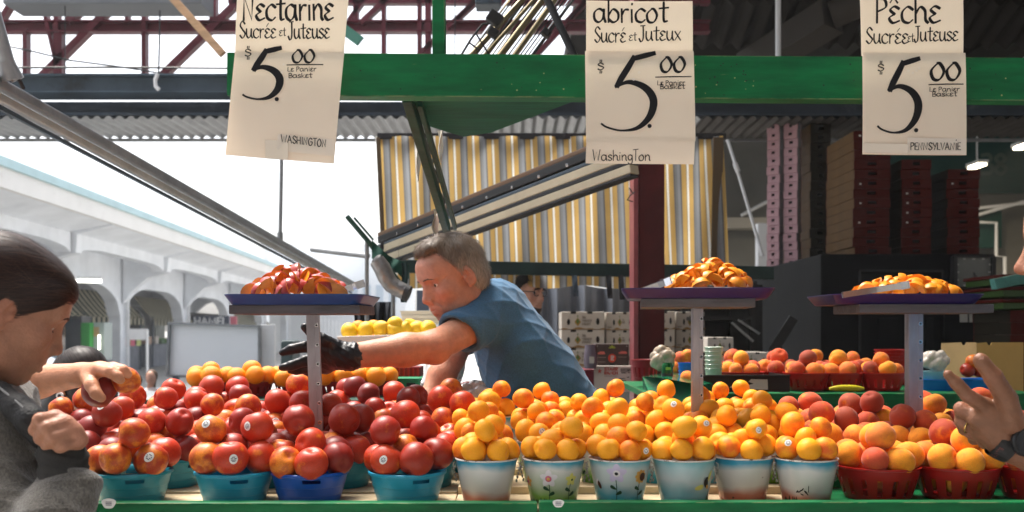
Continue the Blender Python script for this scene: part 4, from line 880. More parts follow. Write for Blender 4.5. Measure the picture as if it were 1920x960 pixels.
def bucket_mesh(name, mat, kind):
    m = MB(); rg = random.Random(len(name))
    m.lathe([(0, .003), (R0-.002, .003), (R0-.001, 0), (R0, .001), (brad(.02), .02), (brad(.05), .05), (brad(.08), .08), (R1, H_-.001)], n=56)
    m.lathe([(R1, H_-.001), (R1+.0016, H_+.0003), (R1+.0012, H_+.0022), (R1-.0012, H_+.0022), (R1-.002, H_), (brad(.05)-.002, .05), (R0-.003, .006), (0, .006)], n=56, mi=1)
    if kind == 'garden':
        stem(m, -.22, .004, .05, 6); stem(m, .62, .004, .045, 6, -.04)
        flower(m, -.22, .055, .0155, 3, 2, 8); flower(m, .62, .052, .0115, 5, 5, 6); flower(m, -1.15, .045, .010, 8, 2, 7); grassy(m, -1.3, 1.2, 22, .016, 6, rg)
        flower(m, 2.6, .055, .014, 3, 2); stem(m, 2.6, .004, .05, 6)
    if kind == 'bluegarden':
        stem(m, -.25, .004, .054, 6); stem(m, .68, .004, .05, 6, -.04)
        flower(m, -.22, .066, .017, 4, 3, 9); flower(m, .70, .058, .0125, 8, 8, n=9); blob(m, .70, .058, .0068, .009, 0, .005, 7); blob(m, -.95, .04, .005, .010, .5, .001, 7); blob(m, -1.05, .045, .004, .008, -.4, .001, 3); grassy(m, -1.2, 1.2, 14, .014, 6, rg)
    if kind == 'bee':
        blob(m, .72, .044, .0065, .0105, .4, .0018, 9); blob(m, .78, .036, .004, .005, .4, .003, 8); blob(m, .46, .036, .0115, .0055, .2, .001, 5, pinch=.2); blob(m, .92, .058, .0045, .0115, -.25, .001, 5, pinch=.2); blob(m, .70, .054, .0035, .0035, 0, .003, 9)
        grassy(m, .9, 1.5, 8, .03, 6, rg)
    if kind == 'sunsetbush':
        for q in range(9): blob(m, -.62+.05*q+rg.uniform(-.05, .05), .026+rg.uniform(-.006, .006), .004, .0012, rg.uniform(-1, 1), .0006, 9)
        m.add([onb(-.2+s, z, .0007) for z in (.026, .040) for s in (-.012, .012)], [(0, 1, 3, 2)], 9); grassy(m, -1.3, -.6, 9, .018, 7, rg)
    return m.mesh(name, [mat]+BM)
BK = {'sunset': bucket_mesh('bucket_sunset', M_SUNSET, 'sunset'), 'garden': bucket_mesh('bucket_garden', M_GARDEN, 'garden'), 'bluegarden': bucket_mesh('bucket_blue_garden', M_BLUEG, 'bluegarden'), 'bee': bucket_mesh('bucket_bee', M_BEE, 'bee'), 'bush': bucket_mesh('bucket_bush', M_SUNSET, 'sunsetbush')}
def ear_mesh(s):
    m = MB()
    if True:
        m.tube([(s*(R1+.001), 0, .082), (s*(R1+.006), 0, .079), (s*(R1+.0055), 0, .072), (s*(R1-.001), 0, .07)], .0013, 6)
        for q in range(4): m.lathe([(.0004, -.004), (.0022, -.002), (.0024, .002), (.0004, .004)], (s*(R1+.005-.002*q), -.001*(q % 2), .067-.0078*q), 8)
    return m.mesh('chain_handle', pm('chain_wire', (.35, .34, .33), .35, metal=.7))
EAR = [ear_mesh(-1), ear_mesh(1)]
BUCKETROWS = [
 [(912, 'sunset', 'plain sunset bucket', .1, 0), (1038, 'garden', 'pink flower bucket', 0, 0), (1162, 'bluegarden', 'sunflower bucket', 0, 0), (1282, 'bee', 'bee bucket', .0, 0), (1392, 'sunset', 'red-bottomed sunset bucket', 2.2, .03), (1511, 'bush', 'sunset bucket beside red basket', 0, 0)],
 [(908, 'bee', 'second-row bucket behind plain sunset one', 2, 0), (1022, 'garden', 'second-row bucket behind pink flowers', 1.6, 0), (1128, 'garden', 'second-row bucket left of sunflowers', 2.6, 0), (1236, 'bluegarden', 'second-row bucket left of bee', 2.8, 0), (1342, 'bee', 'second-row bucket right of bee', 1.9, 0), (1446, 'garden', 'second-row bucket nearest red baskets', 2.2, 0)],
 [(898, 'sunset', 'leftmost third-row bucket', 1, 0), (1008, 'garden', 'second third-row bucket', 2, 0), (1114, 'bee', 'third third-row bucket', 0, 0), (1222, 'sunset', 'fourth third-row bucket', 2, 0), (1328, 'garden', 'fifth third-row bucket', 1, 0), (1424, 'bee', 'rightmost third-row bucket', 1, 0)],
 [(920, 'sunset', 'leftmost back-row bucket', 1, 0), (1030, 'bee', 'second back-row bucket', 2, 0), (1128, 'garden', 'third back-row bucket', 0, 0), (1224, 'sunset', 'fourth back-row bucket', 2, 0), (1326, 'garden', 'back-row bucket right of post', 1, 0), (1410, 'bee', 'rightmost back-row bucket', 1, 0)],
]
LOOK = {'sunset': 'enamel bucket with blue rim fading through white to red', 'garden': 'enamel bucket painted with flowers over green grass', 'bluegarden': 'pale blue enamel bucket painted with tall flowers', 'bee': 'pale blue enamel bucket painted with a yellow bee', 'bush': 'red and white enamel bucket with a small dark bush'}
for i, row in enumerate(BUCKETROWS):
    for px, k, desc, rz, dd in row:
        c = Vector((X(px, AD[i]+dd), AD[i]+dd, AZ[i]+.0005)); sd_ += 1
        sc = 1 if i == 0 else .96
        o = put('enamel_bucket', BK[k], c, desc+', enamelled, heaped with apricots', 'bucket', 'enamel buckets of apricots', rz, (sc, sc, 1))
        for ea in EAR if i == 0 else []: e = bpy.data.objects.new('chain_handle', ea); COL.objects.link(e); e.parent = o; e.rotation_euler = (0, 0, -rz+(.1 if px % 2 else -.12))
        heap('apricot', desc, c+Vector((0, 0, .092)), .0625*sc, .0252, (9 if sd_ % 3 else 8) if i < 2 else 8, sd_+7, 'apricots heaped in buckets', [6, 4, 6, 1], pst=.22 if i < 2 else .12, zf=.72, ring=6)

def basket_mesh(name, mat):
    m = MB(); pr = [(0, 0), (.066, 0), (.068, .003), (.0725, .012), (.0825, .046), (.0855, .058), (.0865, .066), (.0895, .067), (.0898, .0705), (.0875, .071), (.0848, .0695), (.0835, .058), (.0805, .046), (.0705, .012), (.066, .005), (0, .004)]
    def sk(i, j): return i in (3, 12) and (j % 6) in (0, 1)
    m.lathe(pr, n=96, skip=sk)
    vs = []; fs = []                                             # the thickness of the bars beside every slot
    for j in range(96):
        if (j % 6) in (0, 2):
            a = 2*math.pi*j/96; b = len(vs)
            for r, z in ((.0725, .012), (.0825, .046), (.0805, .046), (.0705, .012)): vs.append((r*math.cos(a), r*math.sin(a), z))
            fs.append((b, b+1, b+2, b+3))
    m.add(vs, fs); return m.mesh(name, mat)
BASK = basket_mesh('red_basket', M_REDP); BASKD = basket_mesh('dark_red_basket', M_DREDP)
PROWS = [
 [(1645, 'red basket beside last apricot bucket', .03), (1793, 'red basket under pointing hand', .1), (1946, 'red basket at right picture edge', 0)],
 [(1572, 'second-row red basket behind apricots', .1), (1716, 'second-row red basket below post', .2), (1862, 'second-row red basket behind wrist', 0)],
 [(1496, 'leftmost back-row peach basket', .2), (1612, 'second back-row peach basket', .1), (1738, 'third back-row peach basket', 0), (1862, 'rightmost back-row peach basket', .3)],
]
for i, row in enumerate(PROWS):
    for px, desc, rz in row:
        k = 1 if i == 0 else .86 if i == 2 else .94
        c = Vector((X(px, PD[i]), PD[i], PZ[i]+.0005)); sd_ += 1
        put('slotted_basket', BASK, c, desc+', slotted plastic, full of peaches', 'basket', 'red slotted baskets of peaches', rz, (k, k, 1))
        heap('peach', desc, c+Vector((0, 0, .070)), .085*k, .0305, 15 if i == 0 else 10, sd_+3, 'peaches heaped in red baskets', [4, 1, 6, 4] if i == 0 else [5, 3, 6, 3], pst=0, zf=-.9 if i == 0 else .6, ring=7)

# ------------------------------------------------------------------ sample trays on posts
M_FLESH = pm('fruit_flesh', (.80, .26, .02), .3, var=.12, scale=60, coat=.2); M_RSKIN = pm('nectarine_slice_skin', (.36, .03, .02), .3, var=.3, scale=40, coat=.2)
M_AFLESH = pm('apricot_flesh', (.80, .25, .008), .34, var=.12, scale=60, coat=.15); M_ASKIN = pm('apricot_slice_skin', (.80, .27, .015), .4, var=.1, scale=40)
def wedge(name, mats, r, half_, hollow=.42):
    m = MB(); n = 9; k = 4; vs = []; fs = []
    for i in range(n+1):
        th = math.pi*i/n
        for j in range(k+1):
            a = -half_+2*half_*j/k; vs.append((r*math.sin(th)*math.cos(a), r*math.sin(th)*math.sin(a), r*math.cos(th)))
    for i in range(n):
        for j in range(k): fs.append((i*(k+1)+j, i*(k+1)+j+1, (i+1)*(k+1)+j+1, (i+1)*(k+1)+j))
    m.add(vs, fs, 0, True)
    vs = []; fs = []
    for s in (0, k):
        b = len(vs)
        for i in range(n+1):
            th = math.pi*i/n; a = -half_+2*half_*s/k; rr = r*hollow*max(0, math.sin(th))**1.5
            vs.append((r*math.sin(th)*math.cos(a), r*math.sin(th)*math.sin(a), r*math.cos(th))); vs.append((rr, 0, r*math.cos(th)*.9))
        for i in range(n): fs.append((b+2*i, b+2*i+2, b+2*i+3, b+2*i+1))
    m.add(vs, fs, 1, False); return m.mesh(name, mats)
SL_N = [wedge('nectarine_slice', [M_RSKIN, M_FLESH], .032, h, .12) for h in (.24, .34)]
SL_A = [wedge('apricot_slice', [M_ASKIN, M_AFLESH], .024, h, .2) for h in (.38, .55)]
def sample_stand(px, D, ztop, zbot, pw, lean, tray_mat, trayname, label, tx0, tx1, yaw, depth, board_x):
    cx = X(px, D)
    t = thing('sample_stand', label, 'stand', (cx, D, zbot), 'sample stands on aluminium posts')
    m = MB(); wv = pw/FPX*D
    top = Vector((cx-lean, D, ztop)); bot = Vector((cx, D, zbot))
    m.span(bot+Vector((-wv*.18, 0, 0)), top+Vector((-wv*.18, 0, 0)), wv*.64, .004, up=Vector((0, -1, 0)), bev=.001)      # a channel: face, and a flange with holes
    m.span(bot+Vector((wv*.32, .004, 0)), top+Vector((wv*.32, .004, 0)), wv*.36, .012, up=Vector((0, -1, 0)), bev=.001)
    m.span(bot+Vector((-wv*.48, .012, 0)), top+Vector((-wv*.48, .012, 0)), .003, .02, up=Vector((0, -1, 0)))
    m.build('post', M_ALU, t)
    n = int((ztop-zbot)/.045)
    for q in range(n):
        p = bot.lerp(top, (q+.45)/n)+Vector((wv*.30, -.0025, 0))
        h = MB(); h.tube([p+Vector((0, .0015, 0)), p+Vector((0, -.0006, 0))], .0042, 12, 0); h.tube([p+Vector((0, 0, 0)), p+Vector((0, -.0009, 0))], .0026, 12, 1); h.build('bolt_hole', [M_STEEL, M_BLACK], t)
    rot = Matrix.Rotation(yaw, 3, 'Z'); cc = Vector(((X(tx0, D)+X(tx1, D))/2, D+.02, 0)); wt = (X(tx1, D)-X(tx0, D))
    m = MB(); bw = X(board_x[1], D)-X(board_x[0], D)
    m.box(Vector(((X(board_x[0], D)+X(board_x[1], D))/2, D+.0, ztop+.0105)), (bw, .19, .021), rot, bev=.002); m.build('support_board', pm('weathered_board', (.085, .085, .095), .55, var=.35, scale=20, bump=.2, bscale=50, stretch=(.3, 2, 2)), t)
    # tray: rounded flat base, flared wall, rolled lip
    zt = ztop+.0215; m = MB(); rings = [(.80, 0), (.82, .0015), (.985, .021), (1, .0225), (1, .0245), (.975, .0235), (.81, .004), (.79, .0035)]
    def outline(s):
        hw, hd = wt/2, depth/2; inset = (1-s)*wt*.22; hw -= inset; hd -= inset; rc = .035; pts = []
        for qx, qy, a0 in ((1, 1, 0), (-1, 1, 90), (-1, -1, 180), (1, -1, 270)):
            for k in range(6):
                a = R(a0+18*k); pts.append((qx*(hw-rc)+rc*math.cos(a), qy*(hd-rc)+rc*math.sin(a)))
        return pts
    vs = []; N = 24
    for s, z in rings: vs += [cc+rot @ Vector((x, y, 0))+Vector((0, 0, zt+z)) for x, y in outline(s)]
    fs = [tuple(range(N-1, -1, -1)), tuple((len(rings)-1)*N+q for q in range(N))]
    for i in range(len(rings)-1):
        for q in range(N): fs.append((i*N+q, i*N+(q+1) % N, (i+1)*N+(q+1) % N, (i+1)*N+q))
    m.add(vs, fs, 0, True); tr = m.build('serving_tray', tray_mat, None, origin=cc+Vector((0, 0, zt)))
    tag(tr, trayname, 'tray', 'serving trays on the stands')
    return cc, zt
def plate_of(px0, px1, D, zt, label, slices, kind, n, seed, top, cen=None):
    c = Vector(((X(px0, D)+X(px1, D))/2, D+.01, zt+.0045)); r = (X(px1, D)-X(px0, D))/2
    m = MB(); m.lathe([(0, 0), (r*.62, 0), (r*.7, .002), (r*.95, .015), (r, .0165), (r*.99, .018), (r*.7, .005), (0, .004)], c, 48, sy=.62); tag(m.build('plate', M_PLATE, None, origin=c), label, 'plate', 'plates of cut fruit')
    rg = random.Random(seed)
    for q in range(n):
        t = math.sqrt((q+.5)/n); a = q*2.4+rg.uniform(-.3, .3); rr = r*.86*t; h = .018+top*(1-t)**.9*1.05+rg.uniform(-.002, .004)
        me = slices[rg.randrange(2)]; o = bpy.data.objects.new(kind+'_slice', me); COL.objects.link(o)
        o.location = c+Vector((rr*math.cos(a), rr*.6*math.sin(a), h)); o.rotation_euler = (rg.uniform(-1.3, 1.3), rg.uniform(-2.4, .4), rg.uniform(0, 6.28)); k = rg.uniform(.85, 1.1); o.scale = (k, k, k)
        tag(o, 'cut '+kind+' slice heaped on the '+label.split(' of ')[0], kind+' slice', 'cut '+kind+' slices on the '+label.split(' of ')[0])
def tongs(a, b, label, spread=.012):
    a = Vector(a); b = Vector(b); m = MB(); d = (b-a).normalized(); s = d.cross(Vector((0, 0, 1))).normalized(); u = s.cross(d)
    for q in (-1, 1):
        pts = [b+s*q*.004-u*.0, b-d*.02+s*q*.010, (a+b)/2+s*q*spread, a+s*q*spread*.5]
        for i in range(3): m.span(pts[i], pts[i+1], .0014, .014 if i else .018, up=u)
    m.box(b+d*.001, (.012, .003, .018), Matrix((s, d, u)).transposed(), bev=.001)
    tag(m.build('tongs', M_STEEL, None, origin=a), label, 'tongs')
cc, zt = sample_stand(586+10, 2.33, 1.389, 1.012, 24, .013, M_TRAYB, 'blue serving tray carrying red skinned slices', 'sample stand with a weathered board under the blue tray', 442, 697, -.04, .27, (452, 690))
plate_of(456, 652, 2.31, zt, 'pale plate of cut nectarines', SL_N, 'nectarine', 62, 3, .05)
tongs(P(640, 545, 2.30), P(682, 531, 2.31), 'steel tongs end sticking up from the blue tray', .007)
cc, zt = sample_stand(1309, 2.36, 1.405, 1.03, 19, 0, M_TRAYP, 'purple serving tray above the dark red column', 'sample stand with metal-edged board nearest the dark red column', 1168, 1443, -.12, .26, (1202, 1405))
plate_of(1252, 1418, 2.34, zt+.005, 'oval plate of cut apricots', SL_A, 'apricot', 76, 4, .055)
tongs(P(1205, 545, 2.29), P(1256, 526, 2.31), 'steel tongs leaning on the purple tray edge')
cc, zt = sample_stand(1717, 2.38, 1.392, 1.03, 27, .0, M_TRAYP, 'purple serving tray under the square wall clock', 'sample stand with thick post nearest the pointing hand', 1540, 1816, .0, .25, (1586, 1828))
plate_of(1596, 1806, 2.36, zt, 'wide plate of cut peaches', SL_A, 'peach', 76, 5, .035)
tongs(P(1580, 553, 2.27), P(1702, 534, 2.27), 'long steel tongs lying across the right purple tray', .008)
# ------------------------------------------------------------------ cold room, crates and clock
M_COLD = pm('charcoal_panel', (.010, .0105, .011), .65, spec=.03, var=.25, scale=3, dirt=(.016, .017, .018), dscale=2.5, dlo=.6, dhi=.85)
cr_ = thing('cold_room', 'dark charcoal cold room with panelled doors behind the peaches', 'cold room', (2.3, 6.4, 0))
m = MB(); m.box((2.27, 6.45, .895), (1.0, 1.9, 1.79), bev=.01); m.build('wall', M_COLD, cr_)
for x0, x1, y0, y1 in ((1612, 1768, 508, 660), (1768, 1858, 560, 660)):
    D = 5.497; a = P(x0, y1, D); b = P(x1, y0, D); m = MB()
    for q in (((a.x+b.x)/2, D, b.z, b.x-a.x, .012), (a.x, D, (a.z+b.z)/2, .012, b.z-a.z), (b.x, D, (a.z+b.z)/2, .012, b.z-a.z)): m.box((q[0], q[1], q[2]), (q[3], .02, q[4]), bev=.003)
    dfr = m.build('door_frame', M_DARK, cr_)
for x0, x1, y0, y1 in ((1648, 1685, 596, 690), (1735, 1752, 596, 690)):
    a = P(x0, y1, 5.49); b = P(x1, y0, 5.49); m = MB(); m.box(((a.x+b.x)/2, 5.497, (a.z+b.z)/2), (b.x-a.x, .014, b.z-a.z), bev=.006); m.build('door_panel', M_COLD, dfr)
t = thing('wall_clock', 'square wall clock with black frame on the charcoal cold room', 'clock', P(1823, 540, 5.46)); a = P(1788, 540, 5.46); b = P(1860, 481, 5.46); c = (a+b)/2
m = MB(); ww, hh = b.x-a.x, b.z-a.z
for q in ((0, hh/2, ww, .014), (0, -hh/2, ww, .014), (-ww/2, 0, .014, hh), (ww/2, 0, .014, hh)): m.box(c+Vector((q[0], -.004, q[1])), (q[2]+.012, .04, q[3]), bev=.003)
m.build('frame', M_BLACK, t)
m = MB(); m.box(c, (ww, .02, hh)); m.build('dial', pm('grey_dial', (.15, .155, .14), .35, var=.1), t)
m = MB()
for k in range(12):
    an = R(30*k); sx, sz = math.sin(an), math.cos(an); f = min(1/max(abs(sx), 1e-6), 1/max(abs(sz), 1e-6))*.84
    m.box(c+Vector((sx*f*ww/2, -.012, sz*f*hh/2)), (.012 if k % 3 else .016, .003, .008))
m.build('hour_mark', pm('pale_mark', (.5, .5, .45), .5), t)
for an, L, nm in ((170, .055, 'hour_hand'), (150, .075, 'minute_hand')):
    m = MB(); m.span(c+Vector((0, -.013, 0)), c+Vector((math.sin(R(an))*L, -.013, math.cos(R(an))*L)), .004, .003, up=Vector((0, -1, 0))); m.build(nm, M_BLACK, t)
for px in (1807, 1824):
    m = MB(); cc_ = P(px, 593, 5.48); m.box(cc_, (.042, .012, .068), bev=.003); m.box(cc_+Vector((0, -.008, .003)), (.012, .008, .024), bev=.002)
    one(m, 'light_switch', pm('switch_plate', (.40, .38, .34), .5), ('left' if px < 1815 else 'right')+' one of two pale switch plates under the clock', 'switch', 'switch plates under the clock')
ORD = ['topmost', 'second', 'third', 'fourth', 'fifth', 'sixth', 'seventh', 'eighth', 'ninth', 'tenth', 'eleventh', 'twelfth', 'thirteenth', 'fourteenth', 'fifteenth', 'sixteenth', 'seventeenth', 'eighteenth']
def crate_mesh(name, wx, dy, h, mats, slot):
    m = MB(); th = .008
    for s in (-1, 1):
        m.box((s*(wx/2-th/2), 0, h/2), (th, dy-2*th-.002, h), bev=.002, mi=1)
    for y, mi in ((-dy/2+th/2, 0), (dy/2-th/2, 0)):
        m.box((-wx*.31, y, h/2), (wx*.38, th, h), bev=.002); m.box((wx*.31, y, h/2), (wx*.38, th, h), bev=.002)
        m.box((0, y, h*.2), (wx*.24, th, h*.4), bev=.001); m.box((0, y, h*.88), (wx*.24, th, h*.24), bev=.001)
    m.box((0, 0, .004), (wx-.02, dy-.02, .006)); m.box((0, 0, h*.72), (wx-.02, dy-.02, .006), mi=2)
    if slot: m.box((-wx*.33, -dy/2-.001, h*.5), (.012, .003, .010), mi=3)
    return m.mesh(name, mats)
M_CRED = pm('red_crate', (.060, .0060, .0035), .6, spec=.08, var=.2, scale=6); M_CDK = pm('olive_crate_side', (.016, .013, .008), .7, spec=.08, var=.25, scale=6); M_CYEL = pm('ochre_crate_side', (.09, .048, .015), .7, spec=.08, var=.3, scale=8)
M_PINKC = pm('pink_carton', (.50, .30, .33), .6, var=.15, scale=9, dirt=(.42, .36, .36), dscale=20, dlo=.6, dhi=.7); M_GREYC = pm('grey_carton_side', (.26, .26, .27), .6, var=.1)
SPOT = pm('white_spot', (.6, .58, .52), .5)
def stack(x, y, z0, wx, dy, h, n, mats, word, desc, grp, slot=False, rz=0.0):
    me = [crate_mesh('crate', wx, dy, h-.002, mats, s) for s in (False, True)]; rg = random.Random(int(x*1000))
    for k in range(n):
        o = bpy.data.objects.new('stacked_crate', me[1 if slot and rg.random() < .4 else 0]); COL.objects.link(o)
        o.location = (x+rg.uniform(-.004, .004), y+rg.uniform(-.005, .005), z0+k*h); o.rotation_euler = (0, 0, rz+rg.uniform(-.015, .015))
        p = n-1-k; tag(o, '%s %s%s in the %s' % (ORD[p] if p < 18 else 'lowest', word, '' if p == 0 else ' from the top', desc), 'crate', grp)
Z = 1.791
stack(P(1454, 0, 6.75).x, 6.75, Z, .095, .065, .0595, 17, [M_PINKC, M_GREYC, M_DARK, SPOT], 'pink carton', 'stack nearest the white pole', 'pink cartons on the cold room', rz=R(-45))
stack(P(1486, 0, 6.7).x, 6.7, Z, .10, .065, .0595, 17, [M_PINKC, M_GREYC, M_DARK, SPOT], 'pink carton', 'narrow second pink stack', 'pink cartons on the cold room', rz=R(-42))
stack(P(1532, 0, 6.7).x, 6.8, Z, .14, .35, .066, 15, [M_CDK, M_CYEL, M_DARK, SPOT], 'olive crate', 'shadowed stack beside the pink cartons', 'olive crates on the cold room')
stack(P(1612, 0, 5.9).x, 5.95, Z, .215, .50, .0575, 13, [M_CRED, M_CYEL, M_DARK, SPOT], 'red crate', 'tallest red stack under the peach sign', 'red crates on the cold room', True)
stack(P(1692, 0, 5.9).x, 5.9, Z, .175, .42, .0575, 10, [M_CRED, M_CDK, M_DARK, SPOT], 'red crate', 'middle red stack', 'red crates on the cold room', True)
stack(P(1776, 0, 5.9).x, 5.9, Z, .19, .42, .0575, 9, [M_CRED, M_CDK, M_DARK, SPOT], 'red crate', 'rightmost red stack above the clock', 'red crates on the cold room', True)
stack(P(1912, 0, 5.0).x, 5.0, 1.02, .30, .40, .062, 7, [M_CRED, M_CDK, M_DARK, SPOT], 'maroon crate', 'stack right of the switch plates', 'maroon crates at the right edge', False)
M_LIME = pm('green_crate', (.025, .06, .008), .5)
for k in range(3):
    m = MB(); c = P(1905, 0, 5.0); m.box((c.x, 5.0, 1.475+.062*k), (.34, .40, .035), bev=.006); m.box((c.x, 5.0, 1.499+.062*k), (.36, .42, .018), bev=.006, mi=1); m.box((c.x-.06, 4.789, 1.497+.062*k), (.02, .006, .012), mi=2)
    one(m, 'stacking_tray', [M_LIME, M_CRED, M_BLACK], ['lowest', 'middle', 'uppermost'][k]+' green tray with a red rim at the right edge', 'tray', 'green trays at the right edge')
m = MB(); m.span(P(1862, 533, 4.6), P(1990, 508, 4.6), .05, .05); one(m, 'teal_plank', pm('teal_plank_paint', (.06, .20, .17), .6, var=.4, scale=14), 'chipped pale teal plank behind the visitor at the right edge', 'plank')
# black rack left of the cold room
t = thing('black_rack', 'black metal rack in shadow left of the cold room', 'rack', P(1365, 920, 5.3)); D = 5.3
for px in (1312, 1412):
    for dy in (0, .5): m = MB(); m.span(Vector((P(px, 0, D).x, D+dy, 0)), Vector((P(px, 0, D).x, D+dy, 1.62)), .035, .035, up=Vector((0, 1, 0))); m.build('upright', M_BLACK, t)
for z in (1.22, 1.42, 1.58): m = MB(); m.box((P(1362, 0, D).x, D+.25, z), (.33, .55, .02)); m.build('shelf', M_BLACK, t)
m = MB(); m.box((P(1350, 0, D).x, D+.55, .95), (.75, .03, 1.36)); m.build('back_panel', M_DARK, t)
for a, b in (((1372, 605), (1412, 640)), ((1384, 600), (1424, 626))): m = MB(); m.span(P(*a, D-.05), P(*b, D-.05), .02, .012); m.build('strut', M_GALV, t)
m = MB(); m.span(P(1448, 660, 5.2), P(1488, 596, 5.2), .05, .02, up=Vector((0, 1, 0))); one(m, 'leaning_bar', M_BLACK, 'black bar leaning against the cold room wall', 'bar')

# ------------------------------------------------------------------ cartons beside the column
M_CGOLD = pm('gold_print', (.36, .22, .05), .6); M_CGREEN = pm('green_print', (.10, .17, .05), .6); M_CGREY = pm('grey_print', (.30, .26, .22), .6)
def carton(px0, px1, y0, y1, D, label, kind=0, rz=0.0):
    a = P(px0, y1, D); b = P(px1, y0, D); w_, h_ = b.x-a.x, b.z-a.z; m = MB(); c = Vector(((a.x+b.x)/2, D+.16, (a.z+b.z)/2))
    m.box(c, (w_-.004, .32, h_-.003), bev=.004)
    yf = D-.0015
    def rect(u0, u1, v0, v1, mi, d=0): m.add([(a.x+w_*u0, yf-d, a.z+h_*v0), (a.x+w_*u1, yf-d, a.z+h_*v0), (a.x+w_*u1, yf-d, a.z+h_*v1), (a.x+w_*u0, yf-d, a.z+h_*v1)], [(0, 1, 2, 3)], mi)
    def oval(u, v, ru, rv, mi, n=14): m.add([(a.x+w_*(u+ru*math.cos(6.283*q/n)), yf, a.z+h_*(v+rv*math.sin(6.283*q/n))) for q in range(n)], [tuple(range(n))], mi)
    if kind in (0, 1):
        oval(.17 if kind == 0 else .28, .42, .035, .17, 1); oval(.84, .45, .04, .19, 1); rect(.22, .34, .87, .985, 1); rect(.60, .72, .87, .985, 1)
        cx = .38 if kind == 0 else .48
        m.add([(a.x+w_*(cx+q[0]), yf, a.z+h_*(.42+q[1])) for q in ((-.075, 0), (0, -.24), (.075, 0), (0, .24))], [(0, 1, 2, 3)], 2); m.add([(a.x+w_*(cx+q[0]), yf-.0006, a.z+h_*(.46+q[1])) for q in ((-.04, 0), (0, -.16), (.04, 0), (0, .16))], [(0, 1, 2, 3)], 3); oval(cx, .74, .015, .06, 3, 8)
        if kind == 0:
            pl = lambda x, y: (a.x+w_*x, yf-.0006, a.z+h_*y)
            text(m, 'THE', .48, .57, .60, .13, pl, 4, .2, nib=.1); text(m, 'VALLEY', .48, .70, .42, .13, pl, 4, .2, nib=.1); text(m, 'FRUIT', .48, .68, .24, .13, pl, 4, .2, nib=.1)
        else: rect(.56, .66, .36, .5, 4); rect(.56, .64, .54, .6, 4); rect(.05, .2, .12, .2, 4)
        vs = []
        for q in range(25): u = q/24; vs += [(a.x+w_*u, yf-.001, a.z), (a.x+w_*u, yf-.001, a.z+h_*(.05+.07*max(0, math.sin(u*9+D*3))+.03*math.sin(u*21)))]
        m.add(vs, [(2*q, 2*q+2, 2*q+3, 2*q+1) for q in range(24)], 5)
    return one(m, 'fruit_carton', [M_CARDW, M_BLACK, M_CGOLD, M_CGREEN, M_CGREY, pm('torn_board', (.33, .20, .08), .8)], label, 'carton', 'white fruit cartons stacked by the column')
D6 = 5.5
for r, (y0, y1) in enumerate(((584, 618), (618, 652), (652, 686), (686, 720))):
    w3 = ['uppermost', 'second', 'third', 'lowest'][r]
    carton(1052-r*0, 1134, y0, y1, D6, w3+' white carton with a gold diamond beside the seller', 0)
    carton(1136, 1190, y0+1, y1+1, D6+.02, w3+' white carton left of the red column', 1)
    carton(1240, 1266, y0-1, y1-1, D6+.05, w3+' narrow white carton right of the red column', 2) if r == 3 else carton(1212, 1266, y0-1, y1-1, D6+.05, w3+' white carton half hidden by the red column', 1)
    carton(1267, 1322, y0, y1, D6+.1, w3+' white carton behind the second aluminium post', 1)
carton(1326, 1376, 632, 662, 5.0, 'greyish carton on the floor of the black rack', 1); carton(1378, 1442, 660, 690, 5.0, 'low grey carton beside the leaning black bar', 1)
def printed_box(px0, px1, y0, y1, D, dep, mats, label, fn, name='fruit_box'):
    a = P(px0, y1, D); b = P(px1, y0, D); m = MB(); m.box(((a.x+b.x)/2, D+dep/2, (a.z+b.z)/2), (b.x-a.x, dep, b.z-a.z), bev=.003)
    fn(m, lambda u, v, d=.0015: (a.x+(b.x-a.x)*u, D-d, a.z+(b.z-a.z)*v)); return one(m, name, mats, label, 'box')
def quad(m, pl, u0, u1, v0, v1, mi): m.add([pl(u0, v0), pl(u1, v0), pl(u1, v1), pl(u0, v1)], [(0, 1, 2, 3)], mi)
def disc(m, pl, u, v, ru, rv, mi, n=18): m.add([pl(u+ru*math.cos(6.283*q/n), v+rv*math.sin(6.283*q/n)) for q in range(n)], [tuple(range(n))], mi)
def star(m, pl, u, v, ru, rv, mi): m.add([pl(u, v)]+[pl(u+ru*(1 if q % 2 == 0 else .42)*math.sin(.6283*q), v+rv*(1 if q % 2 == 0 else .42)*math.cos(.6283*q)) for q in range(10)], [(0, 1+q, 1+(q+1) % 10) for q in range(10)], mi)
def starr(m, pl):
    star(m, pl, .15, .80, .065, .11, 1); text(m, 'STARR', .26, .60, .82, .11, lambda x, y: pl(x, y), 1, .26, nib=.1); text(m, 'RANCH', .26, .60, .67, .11, lambda x, y: pl(x, y), 1, .26, nib=.1); quad(m, pl, .26, .58, .60, .625, 3)
    for k, (u0, u1) in enumerate(((.66, .92), (.66, .88), (.68, .80))): quad(m, pl, u0, u1, .86-.07*k, .895-.07*k, 2)
    quad(m, pl, .83, .95, .81, .84, 2); quad(m, pl, .84, .9, .73, .76, 2)
    for k, (u0, u1, v) in enumerate(((.63, .78, .50), (.82, .88, .55), (.65, .80, .42), (.60, .93, .20), (.62, .90, .27), (.35, .55, .20), (.35, .5, .27), (.66, .86, .13))): quad(m, pl, u0, u1, v, v+.03, 2 if k < 5 else 3)
    quad(m, pl, .58, .59, .12, .36, 2); disc(m, pl, .91, .09, .02, .03, 4)
M_REDPRINT = pm('red_print', (.45, .07, .05), .5)
printed_box(1113, 1189, 686, 735, 4.4, .22, [M_CARDW, M_REDPRINT, M_BLACK, M_CGREY, M_CGOLD], 'white apple box printed STARR RANCH with a red star', starr)
